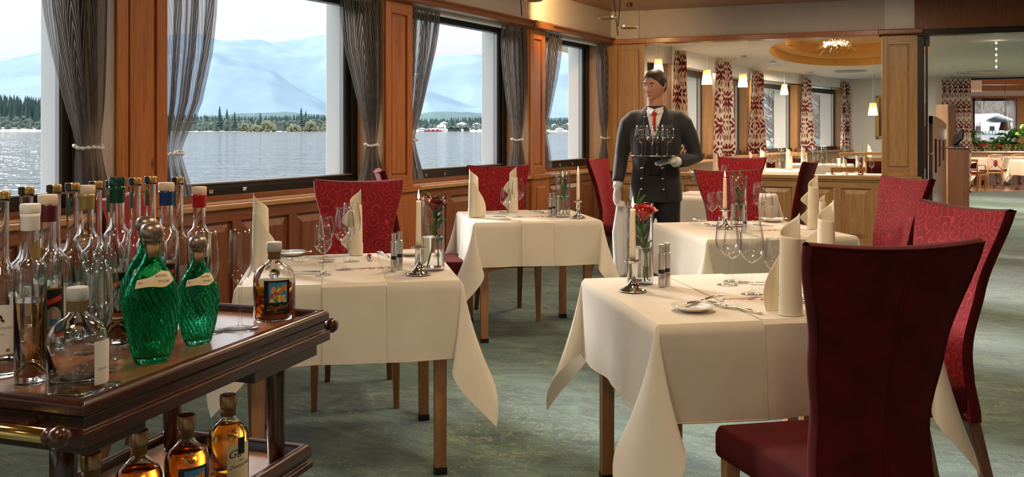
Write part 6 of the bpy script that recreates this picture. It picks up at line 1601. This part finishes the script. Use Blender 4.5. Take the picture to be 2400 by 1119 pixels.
# ================================================================== lamps
def disc_lamp(px, py, Y, ang, lab, lo, flip):
    p = P(px, py, Y); t = thing('halogen_lamp', lab, 'lamp', (p.x, p.y, p.z), 0, 'hanging gold disc lamps')
    dz = ZC-p.z
    x0 = .075*flip
    G().tube([(x0-.0*flip, 0, -lo), (x0+ang, 0, dz)], .0035, 8).build('rod', MT['black'], t, smooth=True)
    G().lathe([(.0001, -.010), (.03, -.009), (.055, -.004), (.064, .001), (.062, .003), (.03, -.004), (.0001, -.006)], 32).build('disc', MT['gold'], t, smooth=True)
    G().tube([(x0, 0, .0), (.02*flip, 0, .002)], .004, 6).build('arm', MT['brass'], t)
    G().sph((.035*flip, 0, .010), (.005, .005, .008), 8, 6).build('bulb', MT['bulb_s'], t, smooth=True)
    G().lathe([(.0001, dz-.02), (.04, dz-.02), (.045, dz)], 20, (x0+ang, 0, 0)).build('ceiling_cup', MT['brass'], t, auto=True)
disc_lamp(1423, 43, 6.3, .06, 'gold disc lamp on a dark rod, left one of the crossing pair', .055, 1)
disc_lamp(1474, 65, 6.3, -.09, 'gold disc lamp on a dark rod, lower right of the crossing pair', .055, -1)
disc_lamp(1250, 1, 6.0, -.05, 'gold disc lamp cut by the top edge of the picture', .10, -1)
light('wall_lamp_glow', 'SPOT', tuple(P(1338, -14, 9.1)), 45, (1, .60, .24), tuple(P(1325, 40, 9.9)), size=.04, spot=1.9)
for (x, y) in [tuple(P(1423, 43, 6.3))[:2], tuple(P(1474, 65, 6.3))[:2], tuple(P(1250, 1, 6.0))[:2], (1.6, 3.2), (3.2, 5.6), (3.4, 8.3)]:
    light('halogen_fill_uplight', 'SPOT', (x, y, 2.25), 16, (1, .80, .58), (x, y, 3), size=.04, spot=2.7)  # last three have no disc lamp, added to lift the ceiling
def cone_lamp(px, py, Y, s, lab):
    p = P(px, py, Y); t = thing('pendant_lamp', lab, 'lamp', (p.x, p.y, p.z), 0, 'conical pendant lamps')
    g = G(); g.lathe([(.105*s, -.14*s), (.066*s, .14*s)], 32) ; g.v = g.v; g.f = [f for f in g.f if len(f) == 4]
    o = g.build('shade', MT['shade'], t, smooth=True)
    g = G(); g.lathe([(.0001, .14*s), (.066*s, .14*s)], 24); g.build('shade_top', MT['paper'], t)
    G().tube([(0, 0, .14*s), (0, 0, ZC2-p.z)], .003, 6).build('cord', MT['paper'], t)
    G().sph((0, 0, 0), (.022, .022, .03), 10, 8).build('bulb', MT['bulb'], t, smooth=True)
    light('pendant_glow', 'POINT', (p.x, p.y, p.z-.05), 5, (1, .66, .34), size=.03)
for px, py, Y, s, lb in [(1543, 155, 12.0, .66, 'conical pendant lamp directly above the waiter\'s head'), (1657, 181, 13.0, .74, 'conical pendant lamp left of the second damask curtain'), (1741, 189, 14.4, .74, 'conical pendant lamp right of the second damask curtain'),
                         (1838, 210, 17.5, .72, 'smallest conical pendant lamp in front of the bright rear window'), (2046, 256, 14.8, .72, 'conical pendant lamp hanging lowest, before the white end wall')]:
    cone_lamp(px, py, Y, s, lb)
for k, (px, py, Y) in enumerate([(1743, 121, 14.0), (1812, 143, 15.2), (1900, 163, 18.0), (2045, 175, 19.0)]):
    p = P(px, py, Y); t = thing('ceiling_rose', ['ceiling rose at the left above the third damask curtain', 'ceiling rose left of the oval recess', 'ceiling rose below the oval recess', 'ceiling rose beside the column'][k], 'lamp fitting', (p.x, p.y, ZC2-.03), 0, 'small ceiling roses')
    G().lathe([(.0001, 0), (.04, 0), (.045, .03)], 20).build('cup', MT['steel'], t, auto=True)
for k, (px, Y) in enumerate([(1880, 11.9), (1854, 12.3)]):
    p = P(px, 90, Y); t = thing('recessed_spotlight', ['recessed spotlight nearer the header beam', 'recessed spotlight left of the chandelier'][k], 'spotlight', (p.x, p.y, ZC2-.006), 0, 'recessed spotlights')
    G().lathe([(.035, 0), (.055, 0), (.055, .006), (.035, .006)], 24, close=True).build('ring', MT['steel'], t, auto=True); G().lathe([(.0001, .004), (.035, .004)], 20).build('lens', MT['rock'], t)
p = P(1992, 168, 17.6); t = thing('air_vent', 'round ceiling air vent beyond the oval recess', 'vent', (p.x, p.y, ZC2-.02))
for r in (.10, .20, .30): G().lathe([(r-.03, 0), (r, .004), (r, .02), (r-.03, .016)], 32, close=True).build('ring', MT['greyal'], t, smooth=True)
p = P(2292, 164, 18.0); t = thing('air_vent', 'round bright ceiling vent above the garden room opening', 'vent', (p.x, p.y, ZC2-.02))
for r in (.12, .24, .36): G().lathe([(r-.04, 0), (r, .004), (r, .02), (r-.04, .016)], 32, close=True).build('ring', MT['steel'], t, smooth=True)
t = thing('light_string', 'vertical string of tiny crystal lights hanging right of the glass door', 'lamp', tuple(P(2335, 85, 11.6)))
G().tube([(0, 0, .05), (0, 0, -.42)], .0018, 5).build('wire', MT['steel'], t)
for k in range(6): G().sph((0, 0, -.01-k*.075), (.010, .010, .014), 8, 6).build('crystal', MT['bulb_s'], t, smooth=True)
# chandelier
cc = P(1957, 108, 13.4); t = thing('chandelier', 'sparkling crystal chandelier hanging in the orange oval recess', 'chandelier', tuple(cc)); rn = random.Random(12)
g = G(); g.tube([(0, 0, .02), (0, 0, 2.78-cc.z)], .006, 8); g.lathe([(.0001, 0), (.05, 0), (.05, .03), (.0001, .03)], 20); g.build('stem', MT['chrome'], t, smooth=True)
ar = G(); cr_ = G()
for k in range(90):
    a = rn.random()*6.283; r = rn.uniform(.10, .30); z = rn.uniform(-.02, .06)-.14*(r/.3)**2+rn.uniform(-.03, .03)+.05
    q = Vector((r*cos(a), r*sin(a), z)); ar.tube([(0, 0, .02), q*.55+Vector((0, 0, .05)), q], .0015, 4); cr_.sph(tuple(q), rn.uniform(.008, .013), 6, 4)
ar.build('arms', MT['chrome'], t, kind='stuff'); cr_.build('crystals', MT['glass'], t, kind='stuff')
for k in range(10):
    a = k*.628+.2; r = .17 if k % 2 else .09
    G().sph((r*cos(a), r*sin(a), .05), .013, 8, 6).build('bulb', MT['bulb'], t, smooth=True)
light('chandelier_glow', 'POINT', (cc.x, cc.y, cc.z), 14, (1, .70, .36), size=.12)

# ================================================================== rear room furniture
MT['padred'] = velvet('red_pad', 0)
def wood_chair(lab, px, Y, rz, z0=0, h=.88, arm=False, oval=False, grp='light wood chairs with red pads'):
    x = (px-1200)*Y/FP; t = thing('wooden_chair', lab, 'chair', (x, Y, z0), rz, grp); g = G
    for s in (-1, 1):
        g().frus((s*.19, .19, 0), (.015, .015), (s*.19, .19, .43), (.018, .018)).build('leg', MT['larch_v'], t, bevel=.003)
        g().tube([(s*.185, -.24, 0), (s*.18, -.20, .45), (s*.19, -.27, h)], [.016, .019, .014], 8).build('rear_post', MT['larch_v'], t, smooth=True)
    g().box(-.21, .21, -.20, .21, .40, .44).build('seat_frame', MT['larch_v'], t, bevel=.006)
    g().box(-.205, .205, -.19, .205, .44, .475).build('seat', MT['padred'], t, bevel=.015)
    if oval:
        g().sph((0, -.245, .66), (.055, .018, .095), 14, 10).build('back_pad', MT['rose_d'], t, smooth=True)
        for s in (-1, 1): g().tube([(s*.18, -.215, .50), (s*.05, -.24, .62), (s*.05, -.25, .72), (s*.17, -.265, h-.04)], .010, 7).build('splat', MT['larch_v'], t, smooth=True)
        g().tube([(-.19, -.27, h), (0, -.285, h+.03), (.19, -.27, h)], .016, 8).build('top_rail', MT['larch_v'], t, smooth=True)
    else:
        g().box(-.215, .215, -.285, -.25, h-.05, h+.005).build('top_rail', MT['larch_v'], t, bevel=.005)
        g().box(-.20, .20, -.27, -.245, .52, .56).build('lower_rail', MT['larch_v'], t, bevel=.004)
        q = G(); q.grid(lambda u, v: ((u-.5)*.34, -.278-.0*v, lerp(.57, h-.075-.03*(1-(2*u-1)**2), v)), 12, 6); q.grid(lambda u, v: ((.5-u)*.34, -.248, lerp(.57, h-.075-.03*(1-(2*u-1)**2), v)), 12, 6)
        q.build('back_pad', MT['padred'], t, smooth=True)
    if arm:
        for s in (-1, 1): g().tube([(s*.20, -.22, .66), (s*.22, .05, .66), (s*.20, .17, .63), (s*.19, .19, .44)], .013, 8).build('arm', MT['larch_v'], t, smooth=True)
    return t
wood_chair('light wood chair just behind the low oak wall, its top rail showing', 1964, 11.25, .08, h=.89)
wood_chair('light wood chair with red pad beyond, left one of the far pair', 1990, 16.6, -.15, h=.93)
wood_chair('light wood chair with red pad beyond, right one of the far pair beside the column', 2043, 16.9, -.1, h=.93)
wood_chair('light wood chair with red back next to the column, nearer than the far pair', 2054, 13.6, -.2, h=.93)
wood_chair('light wood chair with red back left of the rose vase in the rear room', 1815, 14.6, pi+.3, h=.91)
wood_chair('bright red-backed wooden chair in the middle of the rear room', 1897, 16.9, pi+.5, h=.90)
def rear_table(key, x, Y, rz, lab, items, w=.95, z0=0):
    table('dining_table', 'wooden '+lab, (x, Y), rz, w-.05, w-.05, 'rear room tables')
    cloth('white tablecloth on the '+lab, (x, Y), rz, w, w, TOP-.004, .30, int(Y*10), 'white rear room tablecloths')
rear_table('a', 3.75, 13.35, -.5, 'rear room table left of the rose vase', None)
rear_table('b', 2.75, 12.35, -.4, 'rear room table behind the farthest red chair', None, .8)
rear_table('c', 5.15, 15.3, -.4, 'rear room table in the middle distance', None)
rear_table('d', 4.45, 11.75, -.37, 'rear room table just behind the low oak wall', None, .85)
rear_table('e', 6.9, 18.0, -.3, 'farthest rear room table by the end wall', None)
def nap_w(px, py, Y, s_, lab, kind=0, rz=2.4):
    x = (px-1200)*Y/FP; place('nap%d' % kind, napkin_mk(kind), (x, Y, TZ+.001), rz, lab, 'napkins in the rear room', s_)
for px, Y, s_, lb, k in [(1676, 12.2, .95, 'leftmost standing napkin of the rear room', 1), (1690, 12.5, .80, 'napkin beside the leftmost one in the rear room', 0), (1787, 13.2, 1.0, 'slim napkin left of two small glasses, rear room', 0), (1848, 13.3, 1.05, 'slim white napkin right of the leafy vase, rear room', 0),
                         (1759, 14.2, .8, 'napkin by the base of the third damask curtain', 0), (1882, 15.4, 1.0, 'napkin in front of the fourth damask curtain', 1), (1980, 11.7, .75, 'napkin just above the nearest wooden chair', 0), (2010, 11.9, .80, 'napkin left of the two glasses by the column', 1), (2037, 17.9, .95, 'far napkin before the white end wall', 1)]:
    nap_w(px, 0, Y, s_, lb, k)
for px, Y, kd, lb in [(1698, 12.4, 'big', 'large wine glass beside the leftmost rear napkins'), (1799, 13.3, 'big', 'larger of two wine glasses on the rear table left'), (1808, 13.15, 'small', 'smaller of two wine glasses on the rear table left'), (1876, 15.2, 'big', 'wine glass in front of the red-backed chair, rear room'),
                      (2021, 11.7, 'big', 'larger wine glass by the column behind the low wall'), (2043, 11.75, 'small', 'smaller wine glass by the column behind the low wall'), (1955, 11.9, 'small', 'wine glass above the nearest wooden chair, left'), (1965, 12.0, 'small', 'wine glass above the nearest wooden chair, right'), (2018, 18.1, 'big', 'far wine glass before the white end wall')]:
    place(kd, {'big': BIG, 'small': SML}[kd], ((px-1200)*Y/FP, Y, TZ), 0, lb, 'wine glasses in the rear room')
def small_vase(px, Y, lab, red, seed, z=TZ):
    x = (px-1200)*Y/FP; place('vase', None, (x, Y, z), 0, 'glass vase '+lab, 'vases in the rear room')
    t = thing('flower_posy', 'green posy %s %s' % ('with a rose' if red else 'of leaves', lab), 'flower', (x, Y, z+.014), 0, 'posies in the rear room'); rn = random.Random(seed)
    g = G()
    for k in range(4): g.tube([(.02*cos(k*1.6), .02*sin(k*1.6), 0), (-.02*cos(k*1.6), .01*sin(k), .25)], .002, 5)
    g.build('stem', MT['stem'], t)
    for k in range(14):
        l = bpy.data.objects.new('leaf', rn.choice(LM)); COL.objects.link(l); l.parent = t; l.location = (rn.uniform(-.015, .015), rn.uniform(-.015, .015), rn.uniform(.06, .28)); l.rotation_euler = (rn.uniform(.4, 1.3), 0, rn.random()*6.3); s_ = .6; l.scale = (s_, s_, s_)
    if red: bloom(t, (0, 0, .25), 1.3, 'rose')
small_vase(1831, 13.5, 'between the slim napkins on the rear table', 0, 1)
small_vase(1911, 15.1, 'in the middle of the rear room', 1, 2); small_vase(1931, 14.9, 'right of the middle rear vase', 0, 3)
small_vase(1978, 18.1, 'on the farthest rear table before the damask curtain', 1, 4)
# bench back along the curved windows and framed picture on the end wall
fr = EF; a0, z0 = EF.along(2053), 0
Yp = (EF.pt(a0, 0)).y; zt, zb = CZ-(225-HZ)*Yp/FP, CZ-(326-HZ)*Yp/FP; a1 = EF.along(2075)
t = thing('framed_picture', 'tall narrow picture in an ornate dark gold frame on the white end wall', 'picture', (0, 0, 0))
for (x0, x1, y0, y1) in ((a0, a0+.07, zb, zt), (a1-.07, a1, zb, zt), (a0, a1, zt-.07, zt), (a0, a1, zb, zb+.07)): EF.g().box(x0, x1, -.035, 0, y0, y1).build('frame_member', MT['c_olive'], t, bevel=.008)
EF.g().box(a0+.05, a1-.05, -.012, -.002, zb+.05, zt-.05).build('canvas', MT['redbrown'], t)
# swing screens and desk behind the glass door
def slit_panel(name, lab, pxa, pxb, Y0, Y1, ytop, slits, arch):
    A, B = P(pxa, 0, Y0), P(pxb, 0, Y1); d = Vector((B.x-A.x, B.y-A.y, 0)); L = d.length; f = Frame((A.x, A.y), (d.x, d.y), (-d.y, d.x))
    zt = CZ-(ytop-HZ)*Y0/FP; t = thing(name, lab, 'screen', (0, 0, 0), 0, 'brown lacquer door screens')
    xs = [0]+[L*v for s in slits for v in s]+[L]; zl, zh = .72, zt-.30
    g = f.g()
    for k in range(0, len(xs), 2): g.box(xs[k], xs[k+1], 0, .05, 0, zt-.10)
    for s in slits: g.box(L*s[0], L*s[1], 0, .05, 0, zl+.25*(s[0])); g.box(L*s[0], L*s[1], 0, .05, zh-.05*s[0], zt-.10)
    m = 14
    for k in range(m):
        u0, u1 = k/m, (k+1)/m; h_ = lambda u: zt-.10+.10*(cos(u*pi/2) if arch else 1)+.0
        g.add([(L*u0, 0, zt-.1), (L*u1, 0, zt-.1), (L*u1, .05, zt-.1), (L*u0, .05, zt-.1), (L*u0, 0, h_(u0)), (L*u1, 0, h_(u1)), (L*u1, .05, h_(u1)), (L*u0, .05, h_(u0))], [(0, 1, 5, 4), (3, 7, 6, 2), (4, 5, 6, 7)])
    g.build('panel', MT['redbrown'], t)
    for s in slits: f.g().box(L*s[0]-.008, L*s[1]+.008, .02, .03, zl, zh).build('slit_glass', MT['pane'], t)
    return t
slit_panel('door_screen', 'brown lacquered screen with three slits and curved top beside the desk', 2186, 2218, 12.2, 13.6, 272, [(.14, .28), (.42, .56), (.70, .84)], True)
slit_panel('door_screen', 'brown lacquered screen seen through the glass door leaf', 2159, 2175, 11.4, 12.6, 235, [(.45, .75)], False)
t = thing('cabinet', 'tall light wood cabinet behind the brown screen', 'cabinet', (0, 0, 0))
def seg(pxa, pxb, Ya, Yb): A, B = P(pxa, 0, Ya), P(pxb, 0, Yb); return Frame((A.x, A.y), (B.x-A.x, B.y-A.y), (-(B.y-A.y), B.x-A.x)), (Vector((B.x-A.x, B.y-A.y, 0))).length
f, L = seg(2194, 2223, 15.6, 15.2); zt = CZ-(245-HZ)*15.4/FP
f.g().box(0, L, 0, .12, 0, zt).build('body', MT['larch_v'], t, bevel=.006); f.g().box(L*.86, L+.01, -.02, .0, 0, zt).build('side_board', MT['larch_v'], t); f.g().box(L-.01, L+.02, 0, .12, .0, zt-.005).build('dark_side', MT['beech_dk'], t)
t = thing('reception_desk', 'dark brown reception desk behind the screen, left of the damask curtain', 'desk', (0, 0, 0))
f, L = seg(2221, 2258, 14.6, 14.2); zt = CZ-(349-HZ)*14.4/FP
f.g().box(0, L, 0, .10, 0, zt).build('body', MT['beech_dk'], t, bevel=.006); f.g().box(-.02, L+.02, -.02, .12, zt, zt+.025).build('desk_top', MT['mahog_v'], t, bevel=.004)
t = thing('desk_monitor', 'black till screen tilted on the reception desk', 'monitor', (0, 0, 0))
c = f.pt(L*.45, .06, zt+.03); g = G(); g.M = Matrix.Translation(c+Vector((0, 0, .14))) @ Matrix.Rotation(atan2(f.d.y, f.d.x), 4, 'Z') @ Matrix.Rotation(-.5, 4, 'Y') @ Matrix.Rotation(-.4, 4, 'X'); g.box(-.14, .14, -.015, .015, -.10, .10); g.build('screen', MT['rock'], t, bevel=.004)
g = G(); g.M = Matrix.Translation(c); g.box(-.08, .08, -.06, .06, -.004, .012); g.box(-.015, .015, -.01, .01, .01, .10); g.build('stand', MT['black'], t)
for k, (px, py) in enumerate([(2227, 446), (2214, 463), (2204, 473)]):
    p = GZ(px, py, 0); t = thing('door_stop', ['small brass door stop nearest the desk', 'middle small brass door stop', 'small brass door stop nearest the camera'][k], 'door stop', (p.x, p.y, 0), 0, 'brass door stops')
    G().lathe([(.0001, 0), (.03, 0), (.03, .02), (.018, .03), (.018, .06), (.0001, .065)], 16).build('body', MT['brass'], t, auto=True)
# ================================================================== garden room furniture
Z3 = -.2
def gtable(px, Y, rz, lab, w=.85):
    x = (px-1200)*Y/FP; a = table('dining_table', 'wooden '+lab, (x, Y), rz, w-.1, w-.1, 'garden room tables'); a.location.z = Z3
    o, _ = cloth('white tablecloth on the '+lab, (x, Y), rz, w, w, TOP, .40, int(px), 'white garden room tablecloths'); o.location.z = Z3
gtable(2288, 25.3, .1, 'garden room table left, behind two oval-pad chairs'); gtable(2380, 25.8, .0, 'garden room table in the middle under the window'); gtable(2430, 23.4, .2, 'garden room table at the right edge of the picture')
wood_chair('oval-pad wooden chair in the garden room, left of the pair', 2322, 24.1, 0, Z3, .86, oval=True, grp='oval-pad garden room chairs')
wood_chair('oval-pad wooden chair in the garden room, right of the pair', 2375, 24.4, 0, Z3, .86, oval=True, grp='oval-pad garden room chairs')
wood_chair('wooden armchair at the left edge of the garden room opening', 2283, 23.0, -.9, Z3, .80, arm=True, grp='oval-pad garden room chairs')
pl = thing('planter_bench', 'long wooden planter partition filled with green plants, garden room', 'planter', (0, 0, 0))
G().box(PX(2264, 27), PX(2450, 27), 27, 27.4, Z3, .66).build('box', MT['larch_v'], pl, bevel=.01); G().box(PX(2264, 27), PX(2450, 27), 26.95, 27.45, .66, .70).build('rim', MT['plaster'], pl, bevel=.005)
G().box(PX(2264, 27)+.2, PX(2450, 27), 26.2, 26.99, Z3, Z3+.5).build('dark_bench', MT['redbrown'], pl)
rn = random.Random(21)
def plant(px, Y, h, sp, n, L_, w_, mat, lab, red=0):
    t = thing('potted_plant', lab, 'plant', (PX(px, Y), Y, .66), 0, 'plants in the garden room planter')
    me = [leaf_mesh(L_*k, w_*k, -.3*L_*k, mat) for k in (1, .8)]
    g = G()
    for k in range(5): a = rn.random()*6.3; g.tube([(0, 0, -.02), (sp*.3*cos(a), sp*.1*sin(a), h*.7)], .008, 5)
    g.build('stem', MT['stem'], t)
    for k in range(n):
        l = bpy.data.objects.new('leaf', rn.choice(me)); COL.objects.link(l); l.parent = t
        l.location = (rn.uniform(-1, 1)*sp*.5, rn.uniform(-.08, .08), h*rn.uniform(.05, .85)); l.rotation_euler = (rn.uniform(-.2, 1.2), rn.uniform(-.7, .7), rn.random()*6.3)
    for k in range(red): bloom(t, (rn.uniform(-1, 1)*sp*.4, -.1, h*rn.uniform(.3, .6)), 2.4, 'rose')
plant(2286, 27.2, .75, .35, 26, .22, .13, 'leaf', 'tall broad-leaved plant at the left end of the planter')
plant(2300, 27.1, .35, .3, 16, .14, .08, 'leaf_d', 'low plant with red blooms left in the planter', 3)
plant(2321, 27.2, .35, .22, 18, .48, .045, 'leaf_y', 'upright sword-leaved plant in the planter')
plant(2337, 27.2, .40, .25, 16, .18, .10, 'leaf_d', 'plant with dark red flower heads in the middle of the planter', 3)
plant(2358, 27.2, .65, .50, 34, .30, .12, 'leaf', 'big bushy green plant right of the middle of the planter')
plant(2385, 27.1, .30, .45, 22, .16, .09, 'leaf_d', 'low leafy plant toward the right of the planter')
plant(2402, 27.0, 1.05, .40, 26, .24, .15, 'leaf_y', 'tall pale-leaved plant at the right edge of the picture')
p = P(2356, 296, 26.6); t = thing('pendant_lamp', 'small grey drum pendant hanging before the garden room window', 'lamp', tuple(p))
g = G(); g.lathe([(.17, -.12), (.11, .12)], 28); g.f = [f_ for f_ in g.f if len(f_) == 4]; g.build('shade', MT['brownal'], t, smooth=True); G().tube([(0, 0, -.02), (0, 0, 2.66-p.z)], .006, 6).build('cord', MT['black'], t)
G().sph((0, 0, 0), .03, 8, 6).build('bulb', MT['bulb'], t)
p = P(2283, 202, 24.5); t = thing('ceiling_speaker', 'white box speaker under the garden room beam', 'speaker', tuple(p)); G().box(-.16, .16, -.1, .1, -.15, .15).build('box', MT['paper'], t, bevel=.01); G().box(-.02, .02, -.02, .02, .15, 2.95-p.z).build('bracket', MT['black'], t)
G().box(1.6, 1.62, 9.0, 9.01, 2.0, 2.01) if False else None
p = P(1467, 26, 10.9); t = thing('smoke_detector', 'small dark red sensor on the wooden ceiling by the corner', 'sensor', (p.x, p.y-.35, ZC-.03)); G().lathe([(.0001, 0), (.03, 0), (.034, .03)], 16).build('body', MT['c_wine'], t, auto=True)
